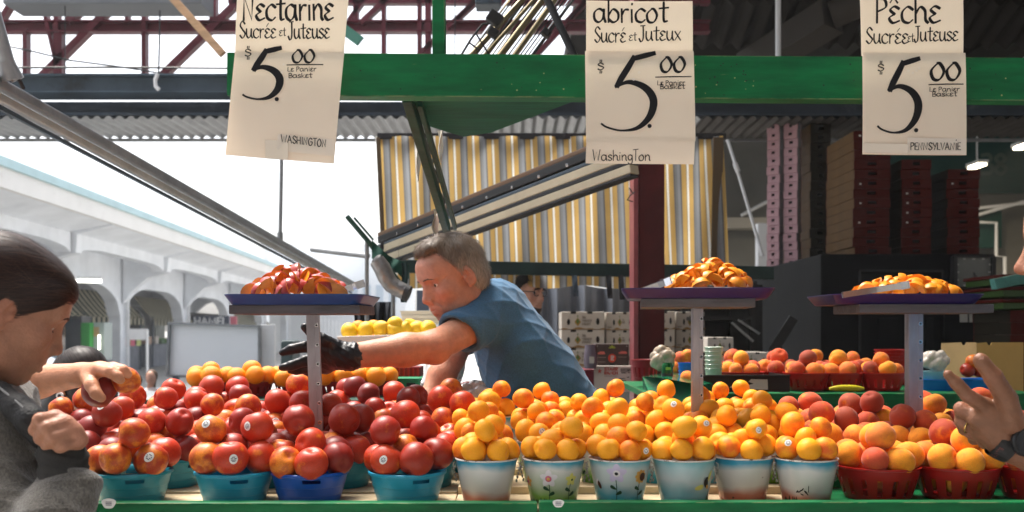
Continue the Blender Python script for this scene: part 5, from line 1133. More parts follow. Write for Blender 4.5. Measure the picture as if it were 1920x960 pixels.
def rbox(m, pl):
    disc(m, pl, .50, .34, .12, .20, 1); text(m, 'R', .465, .55, .24, .20, lambda x, y: pl(x, y, .003), 4, .24, nib=.1)
    star(m, pl, .5, .86, .10, .10, 2); quad(m, pl, .40, .60, .80, .84, 2); quad(m, pl, .08, .29, .52, .60, 3); quad(m, pl, .12, .27, .60, .65, 3); quad(m, pl, .70, .95, .54, .62, 3); quad(m, pl, .75, .92, .62, .66, 3)
    for u0, u1, v in ((.05, .32, .36), (.68, .94, .38), (.08, .30, .15)): quad(m, pl, u0, u1, v, v+.02, 5)
    for u in (.06, .94): disc(m, pl, u, .9, .012, .03, 4)
    quad(m, pl, .42, .60, .0, .08, 6)
printed_box(1116, 1179, 645, 685, 4.45, .2, [pm('brown_print_box', (.065, .042, .035), .5, var=.2), pm('red_disc', (.55, .05, .02), .5), pm('lime_print', (.42, .52, .06), .5), pm('coral_print', (.62, .16, .12), .5), M_CARDW, M_CGREY, M_BLACK], 'dark brown box with a red R disc on the white apple box', rbox)
m = MB(); c = P(1107, 691, 4.38); m.lathe([(0, 0), (.026, 0), (.030, .02), (.030, .06), (.026, .085), (.025, .108), (.021, .108), (.021, .03), (0, .03)], c, 20); m.box(c+Vector((.004, -.0305, .04)), (.022, .003, .03), mi=1)
one(m, 'grey_tub', [pm('purple_grey_tub', (.16, .13, .17), .4, trans=.2), M_CARDW], 'purple grey tub standing left of the dark brown box', 'tub')
m = MB(); m.box(P(1102, 715, 4.5), (.05, .2, .12), bev=.005); one(m, 'maroon_carton', pm('maroon_card', (.16, .02, .035), .6), 'maroon carton end beside the seller and white apple box', 'carton')

# ------------------------------------------------------------------ second counter with peaches
t = thing('rear_counter', 'green rear counter holding red baskets of peaches', 'counter', (1.0, 3.5, 0)); zc = 1.148
xl, xr = P(1476, 0, 3.1).x-.45, P(1960, 0, 3.1).x
m = MB(); m.box(((xl+xr)/2, 3.10, zc-.028), (xr-xl, .03, .058), bev=.004); m.build('front_rail', M_GREEN, t)
m = MB(); m.box(((xl+xr)/2, 3.09, zc-.095), (xr-xl, .03, .066), bev=.004); m.build('lower_rail', M_GREEN, t)
m = MB(); m.box(((xl+xr)/2, 3.50, zc-.012), (xr-xl, .76, .02)); m.build('counter_top', M_GREEN, t)
m = MB(); m.box(((xl+xr)/2, 3.5, (zc-.13)/2), (xr-xl-.04, .7, zc-.14)); m.build('cabinet', M_DGREEN, t)
m = MB(); a = P(1222, 712, 3.25); m.prism([P(1205, 706, 3.3), P(1238, 708, 2.98), P(1316, 722, 2.94), P(1318, 790, 2.94), P(1236, 790, 2.98), P(1205, 780, 3.3)], (.16, .35, 0))
one(m, 'green_tub', pm('glossy_green', (.006, .15, .065), .18, var=.15, coat=.5), 'glossy green container in front of the can and blue cups', 'container')
for q, (px, D, nm, z) in enumerate(((1512, 3.26, 'rear-counter basket beside black tray', 0), (1575, 3.27, 'rear-counter basket behind courgette', 0), (1652, 3.26, 'rear-counter basket left of thick post', 0))):
    c = Vector((P(px, 0, D).x, D, zc+.001)); put('slotted_basket', BASK, c, nm+', slotted red plastic with peaches', 'basket', 'red baskets on the rear counter', .05*q, (.88, .88, .84)); heap('peach', nm, c+Vector((0, 0, .058)), .075, .0285, 6, 300+q, 'peaches on the rear counter', [5, 3, 4, 3], pst=0, zf=.3)
for q, (px, D, nm) in enumerate(((1390, 3.32, 'basket behind torn white label'), (1460, 3.38, 'basket behind black tray end'), (1372, 3.55, 'far basket behind bucket stack'), (1450, 3.58, 'second far rear-counter basket'), (1525, 3.56, 'third far rear-counter basket'), (1600, 3.56, 'far basket left of red basket stack'))):
    c = Vector((P(px, 0, D).x, D, zc+.001)); put('slotted_basket', BASK, c, nm+', slotted red plastic with peaches', 'basket', 'red baskets on the rear counter', .05*q, (.88, .88, .84)); heap('peach', nm, c+Vector((0, 0, .058)), .075, .0285, 6, 320+q, 'peaches on the rear counter', [5, 4, 4, 2], pst=0, zf=.3)
t = thing('black_tray', 'black fruit tray with a torn white label on the rear counter', 'tray', P(1400, 735, 3.08)); a = P(1319, 735, 3.08); b = P(1481, 704, 3.08)
m = MB(); m.box(((a.x+b.x)/2, 3.083, (a.z+b.z)/2), (b.x-a.x, .006, b.z-a.z), bev=.001); m.box(((a.x+b.x)/2, 3.078, b.z), (b.x-a.x, .018, .004), bev=.001); m.build('front_wall', M_BLACK, t)
for x in (a.x+.003, b.x-.003): m = MB(); m.box((x, 3.2, (a.z+b.z)/2), (.006, .22, b.z-a.z)); m.build('side_wall', M_BLACK, t)
pl = lambda u, v: (a.x+(b.x-a.x)*u, 3.0785, a.z+(b.z-a.z)*v)
m = MB(); m.add([pl(*q) for q in ((.30, .28), (.36, .5), (.38, .30), (.48, .36), (.58, .50), (.52, .62), (.55, .78), (.74, .76), (.745, .14), (.55, .16), (.42, .12), (.37, .22))], [tuple(range(12))]); m.build('torn_label', M_CARDW, t)
for k in range(6):
    D = 3.24; c = P(1338, 704, D)+Vector((0, 0, k*.0145)); m = MB(); r = .031-.0003*(5-k)
    m.lathe([(r-.0035, 0), (r-.0015, .02), (r, .0205), (r+.0008, .023), (r-.0006, .0245), (r-.003, .023), (r-.006, .002)], c, 32)
    one(m, 'empty_bucket', ramp_mat('pale_bucket', [(0, (.45, .52, .38)), (1, (.46, .58, .55))]), ['lowest', 'second lowest', 'third lowest', 'third highest', 'second highest', 'topmost'][k]+' empty pale bucket in the nested stack behind the middle post', 'bucket', 'nested pale buckets', origin=c)
for k in range(4):
    D = 3.12; c = P(1288, 723, D)+Vector((0, 0, k*.0125)); r = .027+.0008*k; m = MB(); m.lathe([(0, 0), (r*.74, 0), (r*.95, .034), (r, .035), (r, .037), (r-.002, .037), (r*.7, .003), (0, .003)], c, 28)
    one(m, 'blue_cup', M_BLUEP, ['lowest', 'second lowest', 'second highest', 'topmost'][k]+' blue plastic cup in the stack left of the middle post', 'cup', 'stacked blue cups', origin=c)
c = P(1251, 717, 3.1); m = MB(); m.lathe([(0, 0), (.016, 0), (.0185, .004), (.0185, .052), (.014, .062), (.0145, .0635), (.012, .0625), (0, .061)], c, 24); m.lathe([(.0188, .012), (.0190, .03)], c, 24, mi=1); m.box(c+Vector((0, -.019, .045)), (.016, .002, .009), mi=2)
one(m, 'green_can', [pm('green_foil', (.01, .11, .03), .25, metal=.5), pm('dark_can', (.02, .03, .03), .3), pm('lime_mark', (.25, .45, .06), .4)], 'green drink can standing on the green container', 'can', origin=c)
c = Vector((P(1210, 0, 3.5).x, 3.5, P(0, 714, 3.5).z)); put('slotted_basket', BASKD, c, 'dark red empty basket standing at the foot of the red column', 'basket', None, .1, (.58, .58, 1.1))
def bag(c, r, label, mat, seed, sz=1.0):
    pr = [ell(c, (r, r*.8, r*sz), k=.02)]; V, F = sdf_mesh(pr, r/14, 1); N = vnormals(V, F); q = (V-np.array(c))/r
    d = sum(np.abs(np.sin(q@np.array(v)+ph))*a for v, ph, a in (((2.4, 1.1, 1.6), seed, .5), ((-1.5, 2.2, 3.1), seed*2, .4), ((4.2, -1.6, -2.7), 1, .2)))
    V = V+N*(d[:, None]-.25)*r*.45; o = np_mesh('plastic_bag', V, F, mat, None); o.data.polygons.foreach_set('use_smooth', [False]*len(F)); return tag(o, label, 'bag')
M_BAG = pm('crumpled_plastic', (.62, .56, .48), .25, var=.3, scale=30, coat=.4)
bag(P(1243, 672, 3.3), .036, 'crumpled brownish plastic bag behind the green can', pm('brown_bag', (.42, .33, .24), .35, var=.5, scale=40), 1); bag(P(1752, 676, 3.3), .040, 'crumpled clear plastic bag right of the thick post', M_BAG, 2, .7)
rg = random.Random(3)
for k, (px, py) in enumerate(((1276, 672), (1290, 668), (1302, 674), (1285, 684), (1300, 688), (1270, 688), (1291, 710))):
    D = 3.45 if k < 6 else 3.09; o = put_fruit('peach', P(px, py, D), .026 if k < 6 else .0275, TONES['peach'][2 if k else 0], None, rg)
    tag(o, ['orange pink peach at upper left of pile behind blue cups', 'highest peach of the small pile behind blue cups', 'peach touching the middle post behind blue cups', 'middle peach of the small pile behind blue cups', 'low right peach behind blue cups', 'low left peach behind blue cups', 'single peach beside the blue cups and middle post'][k], 'peach', 'peaches behind the blue cups')
c = Vector((P(1284, 0, 3.45).x, 3.45, P(0, 718, 3.45).z)); put('slotted_basket', BASKD, c, 'dark red basket under the small peach pile behind blue cups', 'basket', None, .2, (.42, .42, .7))
m = MB(); pts = [P(1555+65*q/12, 729-1.5*math.sin(q/12*3.14), 3.05) for q in range(13)]; rr = [.0105*math.sin(min(1, .28+q/6)*1.57)*math.sin(min(1, .28+(12-q)/6)*1.57) for q in range(13)]
m.tube(pts, rr, 14); one(m, 'yellow_courgette', pm('yellow_green_skin', (.50, .42, .02), .35, var=.3, scale=12, dirt=(.18, .28, .02), dscale=8, dlo=.55, dhi=.75), 'yellow courgette lying on the rear counter edge', 'courgette')
for k in range(4):
    c = Vector((P(1672, 0, 3.6).x, 3.6, zc+.065+.0115*k)); m = MB(); m.lathe([(.048, 0), (.059, .028), (.063, .0285), (.0632, .0325), (.058, .0325), (.047, .003)], c, 36)
    one(m, 'empty_basket', M_REDP, ['lowest', 'second lowest', 'second highest', 'topmost'][k]+' empty red basket in the nested stack left of thick post', 'basket', 'nested empty red baskets', origin=c)
c = Vector((P(1672, 0, 3.6).x, 3.6, zc+.001)); put('slotted_basket', BASK, c, 'bottom red basket under the nested stack left of thick post', 'basket', None, .2, (.72, .72, .95))
for k, (px, nm) in enumerate(((1757, 'blue bowl under the pale bucket right of thick post'), (1838, 'blue bowl of red fruit before the cardboard box'))):
    D = 3.3; c = P(px, 735, D); m = MB(); m.lathe([(0, 0), (.047, 0), (.062, .042), (.065, .043), (.065, .046), (.060, .045), (.046, .004), (0, .004)], c, 36); one(m, 'blue_bowl', M_BLUEP, nm, 'bowl', 'blue bowls on the rear counter', origin=c)
c = P(1752, 712, 3.3); m = MB(); m.lathe([(0, .002), (.046, .002), (.050, .026), (.053, .027), (.053, .030), (.049, .029), (.045, .006), (0, .006)], c, 36); one(m, 'pale_bucket', M_BEE, 'pale blue enamel bucket rim above the blue bowl near pointing finger', 'bucket', origin=c)
for k, (px, py, nm) in enumerate(((1814, 694, 'deep red nectarine lowest left by the cardboard box'), (1836, 694, 'red nectarine in the blue bowl beside pointing thumb'), (1825, 678, 'orange red nectarine on top by the cardboard box'))):
    o = put_fruit('nectarine', P(px, py, 3.28), .026, TONES['nectarine'][(1, 2, 4)[k]], None, rg); tag(o, nm, 'nectarine', 'nectarines by the cardboard box')
t = thing('cardboard_box', 'open tan cardboard box standing behind the pointing hand', 'box', P(1842, 740, 3.62)); M_CARD2 = pm('ochre_cardboard', (.48, .29, .085), .7, var=.1, scale=5, bump=.05)
def boxside(x0, x1, mat, D0, D1, name):
    m = MB(); n = [(0, 0), (1, 0), (1, 1), (.72 if mat is M_CARD else .32, 1), (.68 if mat is M_CARD else .30, .95), (.60 if mat is M_CARD else .24, .95), (.56 if mat is M_CARD else .21, 1), (0, .985)]
    m.prism([P(x0+(x1-x0)*u, 742-100*v, D0+(D1-D0)*u) for u, v in n], (0, .006, 0)); m.build(name, mat, t)
boxside(1766, 1831, M_CARD, 3.75, 3.60, 'side_panel'); boxside(1832, 1919, M_CARD2, 3.60, 3.58, 'front_panel')
m = MB(); m.prism([P(1766, 742, 3.75), P(1831, 742, 3.6), P(1919, 742, 3.58), P(1919, 742, 3.58)+Vector((0, .3, 0)), P(1766, 742, 3.75)+Vector((0, .2, 0))], (0, 0, .006)); m.build('base', M_CARD, t)

# ------------------------------------------------------------------ oranges, lemons and packaging on the left
t = thing('side_counter', 'green side counter under the red baskets of oranges', 'counter', (-.7, 3.2, 0)); z2 = P(0, 741, 3.15).z
m = MB(); m.box((P(560, 0, 3.2).x, 3.22, z2-.02), (.86, .5, .035), bev=.003); m.build('counter_top', M_DGREEN, t)
m = MB(); m.box((P(560, 0, 3.2).x, 3.24, (z2-.04)/2), (.82, .44, z2-.042)); m.build('cabinet', M_DGREEN, t)
for q, (px, D) in enumerate(((396, 3.1), (474, 3.12), (552, 3.14), (630, 3.16), (700, 3.18))):
    nm = ['leftmost orange basket under the white board', 'second orange basket from the left', 'orange basket below the black glove', 'orange basket right of aluminium post', 'rightmost orange basket under the bare forearm'][q]
    c = Vector((P(px, 0, D).x, D, z2)); put('slotted_basket', BASKD, c, nm+', dark red slotted plastic', 'basket', 'dark red baskets of oranges', .1*q, (.74, .74, .66)); heap('orange', nm, c+Vector((0, 0, .045)), .064, .0310, 7, 500+q, 'oranges heaped in baskets', pst=0, zf=.6, ring=6)
t = thing('lemon_tray', 'pale grey tray of lemons behind the outstretched arm', 'tray', P(716, 640, 3.5)); D = 3.5
a = P(632, 641, D); b = P(836, 628, D); m = MB(); m.box(((a.x+b.x)/2, D, (P(0, 634, D)).z), (b.x-a.x, .012, .024), Euler((0, -.03, 0)), bev=.003); m.build('front_lip', M_PLATE, t)
m = MB(); m.box(((a.x+b.x)/2, D+.14, P(0, 641, D).z), (b.x-a.x, .27, .006), Euler((0, -.03, 0))); m.build('tray_base', M_PLATE, t)
for x in (P(690, 0, D).x, P(800, 0, D).x): m = MB(); m.tube([(x, D+.1, P(0, 642, D).z), (x, D+.1, .0)], .010, 10); m.build('leg', M_GALV, t)
LEM = [(655, 619, 0), (686, 617, 0), (714, 615, 0), (741, 607, 0), (758, 616, 0), (770, 612, .06), (700, 613, .08), (730, 616, .02), (783, 615, .03), (803, 614, .02), (742, 620, -.01), (672, 614, .09)]
for k, (px, py, dd) in enumerate(LEM):
    kd = 'lemon' if k not in (6, 11) else 'orange'; o = put_fruit(kd, P(px, py+2, D+.05+dd), .031 if k not in (4, 7) else .027, TONES[kd][0], None, rg)
    tag(o, ['leftmost lemon on the grey tray', 'second lemon from the left on the grey tray', 'third front lemon on the grey tray', 'highest lemon on the grey tray', 'small lemon right of the highest one', 'lemon behind the small lemon on the tray', 'orange among the lemons at the back of the tray', 'small lemon in the middle of the grey tray', 'lemon before the foam box lids', 'rightmost lemon below the seller face', 'front lemon under the highest lemon', 'orange behind the leftmost lemons'][k], kd, 'fruit on the lemon tray')
for k in range(3):
    c = P(794, 603-8*k, 3.85); m = MB(); m.box(c+Vector((-.004*k, .1, 0)), (.165, .22, .0155), bev=.005); m.box(c+Vector((-.004*k, .1, .007)), (.172, .226, .004), bev=.001)
    one(m, 'foam_box', pm('foam_lid', (.55, .53, .45), .6), ['lowest', 'middle', 'uppermost'][k]+' cream foam box in the stack before the seller face', 'foam box', 'cream foam boxes')
m = MB(); m.grid(lambda u, v: P(662+76*u-(6*(1-u)-8*u)*v*(-1), 566+76*v, 4.5+.05*math.sin(u*26+.6*math.sin(v*4))), 70, 8); one(m, 'dark_curtain', pm('navy_cloth', (.022, .028, .038), .85, var=.2, scale=5), 'dark pleated cloth bundle hanging right of the blue tray', 'cloth')
m = MB(); m.box(P(793, 568, 4.8), (.062, .02, .125), bev=.003); one(m, 'slate_board', pm('slate_panel', (.13, .16, .21), .6), 'small slate grey panel right beside the seller nose', 'panel')
m = MB(); m.box(P(744, 718, 3.35), (.18, .2, .044), bev=.004); m.box(P(744, 708, 3.35), (.19, .21, .006), bev=.002); m.box(P(744, 718, 3.35)+Vector((.06, -.101, 0)), (.03, .003, .012), mi=1); one(m, 'green_crate', [pm('crate_green', (.012, .20, .09), .4), M_BLACK], 'flat green crate below the bare forearm', 'crate')
m = MB(); c = P(752, 697, 3.42); m.box(c, (.15, .12, .04), bev=.004)
for k in range(9): m.box(c+Vector((-.066+.0165*k, -.061, 0)), (.006, .004, .03), mi=1)
one(m, 'red_crate', [M_DREDP, M_REDP], 'dark red ribbed crate standing on the flat green crate', 'crate')
M_VEIL = pm('white_bag_film', (.72, .72, .72), .3, var=.1, scale=12, trans=.25)
m = MB(); m.grid(lambda u, v: P(790+75*u+8*math.sin(v*5), 640+120*v, 3.2+.03*math.sin(u*11+v*6)+.02*math.sin(u*23-v*9)), 30, 30); one(m, 'white_bag', M_VEIL, 'white plastic bag hanging behind the bent arm of the seller', 'bag')
bag(P(888, 742, 2.75), .045, 'clear crumpled plastic bag between nectarines and apricots', pm('clear_film', (.62, .62, .62), .15, var=.3, scale=30, trans=.35, coat=.5), 3, .7)
m = MB(); m.box(P(437, 668, 7.5)+Vector((.45, 0, 0)), (.09, .3, .25), bev=.02); one(m, 'street_bin', pm('grey_green_bin', (.06, .09, .09), .6), 'grey green street bin beside the white board', 'bin')
# ------------------------------------------------------------------ green header beam, its bracket and the card signs
BD = 2.03
bl = P(425, 138, BD); br = P(2030, 149, BD)
hbm = thing('header_beam', 'green painted header beam carrying the three card signs', 'beam', (bl+br)/2)
m = MB(); m.span(bl+Vector((0, .022, 0)), br+Vector((0, .022, 0)), .044, .091, bev=.002); m.build('beam', M_GREEN, hbm)
m = MB(); rg = random.Random(9)
for k in range(90):
    px = rg.choice([rg.uniform(1180, 1400), rg.uniform(1300, 1420), rg.uniform(1540, 1900), rg.uniform(650, 1090)]); py = rg.uniform(112, 172); c = P(px, py+(px-425)*.0068, BD-.0006)
    r_ = rg.uniform(.0008, .0019); m.add([c+Vector((r_*math.cos(q*.785), 0, r_*math.sin(q*.785))) for q in range(8)], [tuple(range(8))], 0 if rg.random() < .55 else 1)
m.build('nail_hole', [M_BLACK, pm('bare_wood_chip', (.45, .40, .18), .7)], hbm)
m = MB(); m.span(P(824, 120, BD+.07), P(823, -60, BD+.07), .027, .05, up=Vector((0, 1, 0)), bev=.002); m.build('upright', M_GREEN, hbm)
m = MB(); zb = P(0, 183, BD+.05).z
pts = [(762, BD+.05), (1100, BD+.05), (1075, BD+.085), (920, BD+.42), (868, BD+.47), (782, BD+.30)]
m.prism([Vector((P(px, 0, D).x, D, zb)) for px, D in pts], (0, 0, .014)); m.build('gusset', pm('dark_green_ply', (.008, .085, .045), .6, spec=.15, var=.35, scale=10, bump=.2, bscale=20, stretch=(.4, 3, 1)), hbm)
br_ = thing('diagonal_brace', 'dark green metal brace running down from the beam to the seller', 'brace', P(838, 425, 3.0))
m = MB(); m.span(P(763, 178, 2.09), P(838, 430, 3.0), .022, .034, bev=.003); m.span(P(776, 190, 2.10)+Vector((.012, .01, 0)), P(846, 426, 3.0)+Vector((.012, .01, 0)), .01, .02); m.build('bar', M_DGREEN, br_)
m = MB(); m.tube([P(797+38*q/12+6*math.sin(q*2.1), 240+165*q/12, 2.32+.6*q/12) for q in range(13)], .0045, 6); m.build('rope', M_BLACK, br_)
for k, (px, py) in enumerate(((826, 285), (784, 300))):
    m = MB(); m.grid(lambda u, v: P(px-6+12*u+2*math.sin(v*7+u*4)+(5-10*u)*v, py-40+(80 if k else 60)*v, 2.5+.012*math.sin(u*6+v*5)), 6, 14); one(m, 'bag_strip', pm('thin_white_film', (.62, .58, .50), .4, trans=.2), ['torn plastic strip hanging right of the diagonal brace', 'torn plastic strip hanging left of the diagonal brace'][k], 'plastic strip', 'torn plastic strips on the brace')
m = MB(); m.grid(lambda u, v: P(812+20*u+3*math.sin(v*8), 392+(20+35*(u < .4))*v, 2.92+.012*math.sin(u*8)), 10, 8); one(m, 'tape_wrap', pm('old_tape', (.55, .50, .42), .4), 'ragged pale tape wrapped round the brace above the seller head', 'tape')
# bundle of folded racks and tubes above the beam
t = thing('rack_bundle', 'bundle of folded wire racks and tubes stored above the beam', 'rack bundle', P(960, 95, 3.2)); D = 3.2
M_BRASS = pm('dull_brass_tube', (.16, .13, .07), .35, metal=.7, var=.2)
for a, b, r_ in (((880, 108), (990, -12), .010), ((935, 108), (1028, -14), .012), ((962, 108), (1050, -14), .010), ((905, 108), (1015, -16), .007)):
    m = MB(); m.tube([P(*a, D), P(*b, D+.1)], r_, 10); m.build('tube', M_BRASS, t)
for k in range(17):
    x = 872+k*7.5; m = MB(); m.tube([P(x, 112, D+.04+.01*(k % 3)), P(x+92, -14, D+.12)], .0026 if k % 4 else .006, 6); m.build('wire', M_STEEL if k % 3 == 0 else M_DARK, t)
m = MB(); m.tube([P(862, 108, D), P(884, 72, D), P(905, 45, D), P(930, 43, D)], .004, 8); m.tube([P(880, 80, D), P(900, 95, D)], .003, 6); m.tube([P(892, 62, D), P(918, 104, D)], .003, 6); m.build('bent_rod', M_BLACK, t)
m = MB(); m.tube([P(1022, -10, D-.05), P(1080, 112, D-.1)], .0125, 12); m.build('dark_pole', M_BLACK, t)
for q in ((928, 35, .05), (925, 62, .035), (1024, 62, .03)):
    m = MB(); m.box(P(q[0], q[1], D-.02), (q[2], .04, q[2]*.8), Euler((0, .6, 0)), bev=.006); m.build('clamp', M_BLACK, t)
m = MB(); m.box(P(916, 3, 4.5), (.12, .12, .06), bev=.008); one(m, 'junction_box', M_GREYST, 'grey junction box hanging above the wire rack bundle', 'junction box')

def sheet(name, mats, corners, D, parent, writing=None, bend=.006, th=.0012, holes=()):
    """a slightly curled card given by its corners (tl,tr,br,bl) in the photograph"""
    tl, tr_, br2, bl2 = [Vector((c[0], c[1], 0)) for c in corners]; yb = lambda u, v: bend*(math.sin(u*3.0+.4)*.6+(v-.3)**2*1.2)-bend*.5
    def pos(u, v, d=0):
        q = tl.lerp(tr_, u).lerp(bl2.lerp(br2, u), v); p = P(q.x, q.y, D); p.y += yb(u, v)-d; return p
    m = MB(); m.grid(lambda u, v: pos(u, v), 16, 16); m.grid(lambda u, v: pos(u, v, -th), 16, 16)
    for e in (lambda t, s: pos(t, 0, -s), lambda t, s: pos(t, 1, -s), lambda t, s: pos(0, t, -s), lambda t, s: pos(1, t, -s)): m.grid(lambda u, v: e(u, v*th), 16, 1, smooth=False)
    x0 = min(tl.x, bl2.x); wd = max(tr_.x, br2.x)-x0; y0 = min(tl.y, tr_.y); hd = max(bl2.y, br2.y)-y0
    pl = lambda x, y: (lambda p: Vector((p.x, p.y+yb((x-x0)/wd, (-y-y0)/hd)-.0012, p.z)))(P(x, -y, D))
    if writing: writing(m, pl)
    for hx, hy in holes:
        for r_, mi in ((2.6, 2), (1.4, 1)): m.add([pl(hx+r_*math.cos(q*.785), -(hy+r_*math.sin(q*.785)))-Vector((0, .0003*mi, 0)) for q in range(8)], [tuple(range(8))], mi)
    return m.build(name, mats, parent, recalc=False)
PM_ = [M_PAPER, M_INK, M_PAPER2]
def five(m, pl, x0, x1, y0, y1, w_):
    k, h = x1-x0, y1-y0; f = lambda u, v: (x0+k*u, -(y0+h*v))
    stroke(m, [f(1.0, 0), f(.85, .025), f(.68, .055), f(.60, .07)], w_*.95, pl, 1, nib=.3, ang=-60)
    stroke(m, [f(.62, .05), f(.5, .19), f(.38, .32), f(.30, .42)], w_*1.25, pl, 1, nib=.45, ang=10)
    pts = catmull([f(.26, .44), f(.52, .37), f(.82, .44), f(.98, .60), f(.92, .80), f(.70, .95), f(.40, .99), f(.12, .95), f(0, .90)], 8)
    n = len(pts)
    for i in range(n-1):                                           # the brush swells in the belly of the figure and thins out at the tail
        t = i/(n-1); ww = w_*(.35+1.05*math.sin(min(1, t*1.35)*math.pi)**1.3); stroke_seg = [pts[i], pts[i+1]]
        t2 = (i+1)/(n-1); w2 = w_*(.35+1.05*math.sin(min(1, t2*1.35)*math.pi)**1.3)
        a = pts[max(i-1, 0)]; b = pts[min(i+2, n-1)]; dx, dy = b[0]-a[0], b[1]-a[1]; L = math.hypot(dx, dy); nx, ny = -dy/L, dx/L
        if i == 0: prev = (nx, ny)
        m.add([pl(pts[i][0]+prev[0]*ww/2, pts[i][1]+prev[1]*ww/2), pl(pts[i][0]-prev[0]*ww/2, pts[i][1]-prev[1]*ww/2), pl(pts[i+1][0]-nx*w2/2, pts[i+1][1]-ny*w2/2), pl(pts[i+1][0]+nx*w2/2, pts[i+1][1]+ny*w2/2)], [(0, 1, 2, 3)], 1); prev = (nx, ny)
def dot(m, pl, x, y, r_): m.add([pl(x+r_*math.cos(q*.524), -(y+r_*math.sin(q*.524))) for q in range(12)], [tuple(range(12))], 1)
def price(m, pl, five_, dotp, dol, zz, line, lp, bk):
    five(m, pl, *five_, 10.5); dot(m, pl, *dotp, 4.0); text(m, '$', dol[0], dol[0]+13, -dol[1]-3, 15, pl, 1, .17, nib=.3); text(m, '00', zz[0], zz[1], -zz[3], zz[3]-zz[2], pl, 1, .22, nib=.6)
    stroke(m, [(line[0], -line[2]), ((line[0]+line[1])/2, -line[2]+.6), (line[1], -line[2]+.2)], 2.4, pl, 1, nib=0)
    text(m, 'Le Panier', lp[0], lp[1], -lp[2], 5.6, pl, 1, .27, nib=.2, caps=1.45); text(m, 'Basket', bk[0], bk[1], -bk[2], 5.8, pl, 1, .27, nib=.2, caps=1.45)
D = 2.005
s1 = thing('card_sign', 'tilted nectarine price card reading Nectarine 5.00 Washington', 'sign', P(535, 140, D), 'handwritten price cards on the beam')
sheet('name_card', PM_, ((446, -34), (657, -34), (645, 100), (440, 100)), D, s1, lambda m, pl: (text(m, 'Nectarine', 455, 627, -38, 29, pl, 1, .205, nib=.6, caps=1.5), text(m, 'Sucree', 449, 518, -71, 17, pl, 1, .19, caps=1.75, accents={4: 'acute'}), text(m, 'et', 523, 536, -67, 10, pl, 1, .2), text(m, 'Juteuse', 540, 619, -72, 18, pl, 1, .19, caps=1.7)))
sheet('price_card', PM_, ((441, 96), (646, 98), (626, 307), (422, 290)), D-.003, s1, lambda m, pl: price(m, pl, (455, 526, 90, 187), (519, 186), (459, 104), (547, 592, 94, 117), (538, 606, 122), (539, 594, 134), (541, 586, 146)), holes=((532, 121), (529, 136), (539, 148)))
sheet('origin_label', [M_PAPER2, M_INK], ((521, 251), (628, 262), (626, 293), (519, 282)), D-.006, s1, lambda m, pl: text(m, 'WASHINGTON', 527, 613, -266, 13.5, pl, 1, .15, nib=.3, slope=-.12), bend=.003)
sheet('tape', [M_TAPE], ((497, 262), (541, 264), (540, 300), (497, 297)), D-.0055, s1, None, bend=.002)
s2 = thing('card_sign', 'apricot price card reading abricot 5.00 Washington', 'sign', P(1200, 150, D), 'handwritten price cards on the beam')
sheet('name_card', PM_, ((1099, 1), (1298, 3), (1299, 110), (1099, 108)), D, s2, lambda m, pl: (text(m, 'abricot', 1112, 1253, -42, 25, pl, 1, .205, nib=.5), text(m, 'Sucre', 1114, 1174, -79, 17, pl, 1, .19, caps=1.6, accents={4: 'acute'}), text(m, 'et', 1179, 1194, -76, 10, pl, 1, .2), text(m, 'Juteux', 1198, 1277, -76, 17, pl, 1, .19, caps=1.6)))
sheet('origin_card', PM_, ((1100, 255), (1303, 255), (1301, 308), (1098, 306)), D, s2, lambda m, pl: text(m, 'WashingTon', 1111, 1220, -301, 10.5, pl, 1, .2, nib=.3, caps=1.9), bend=.003)
sheet('price_card', PM_, ((1097, 96), (1300, 97), (1304, 264), (1099, 267)), D-.003, s2, lambda m, pl: price(m, pl, (1127, 1227, 100, 246), (1218, 236), (1120, 130), (1237, 1286, 108, 135), (1229, 1295, 145), (1232, 1284, 160), (1237, 1284, 167)), holes=((1198, 136), (1188, 149)))
s3 = thing('card_sign', 'peach price card reading Peche 5.00 Pennsylvanie', 'sign', P(1712, 150, D), 'handwritten price cards on the beam')
sheet('name_card', PM_, ((1611, -36), (1804, -36), (1806, 104), (1616, 104)), D, s3, lambda m, pl: (text(m, 'Peche', 1640, 1764, -43, 30, pl, 1, .20, nib=.6, caps=1.5, accents={1: 'circ'}), text(m, 'Sucree', 1623, 1704, -81, 17.5, pl, 1, .19, caps=1.6, accents={4: 'acute'}), text(m, 'et', 1702, 1714, -78, 10, pl, 1, .2), text(m, 'Juteuse', 1714, 1796, -77, 17, pl, 1, .19, caps=1.6)))
sheet('price_card', PM_, ((1617, 98), (1809, 100), (1812, 291), (1618, 289)), D-.003, s3, lambda m, pl: price(m, pl, (1645, 1723, 110, 250), (1718, 244), (1645, 132), (1743, 1801, 119, 150), (1741, 1804, 159), (1742, 1798, 172), (1747, 1793, 181)), holes=((1703, 133), (1711, 137), (1718, 133), (1723, 128)))
sheet('origin_label', [M_PAPER2, M_INK], ((1701, 258), (1811, 260), (1810, 290), (1702, 288)), D-.006, s3, lambda m, pl: text(m, 'PENNSYLVANiE', 1706, 1801, -281, 13, pl, 1, .16, nib=.3), bend=.002)
sheet('tape', [M_TAPE], ((1618, 268), (1702, 270), (1702, 288), (1618, 286)), D-.0055, s3, None, bend=.002)
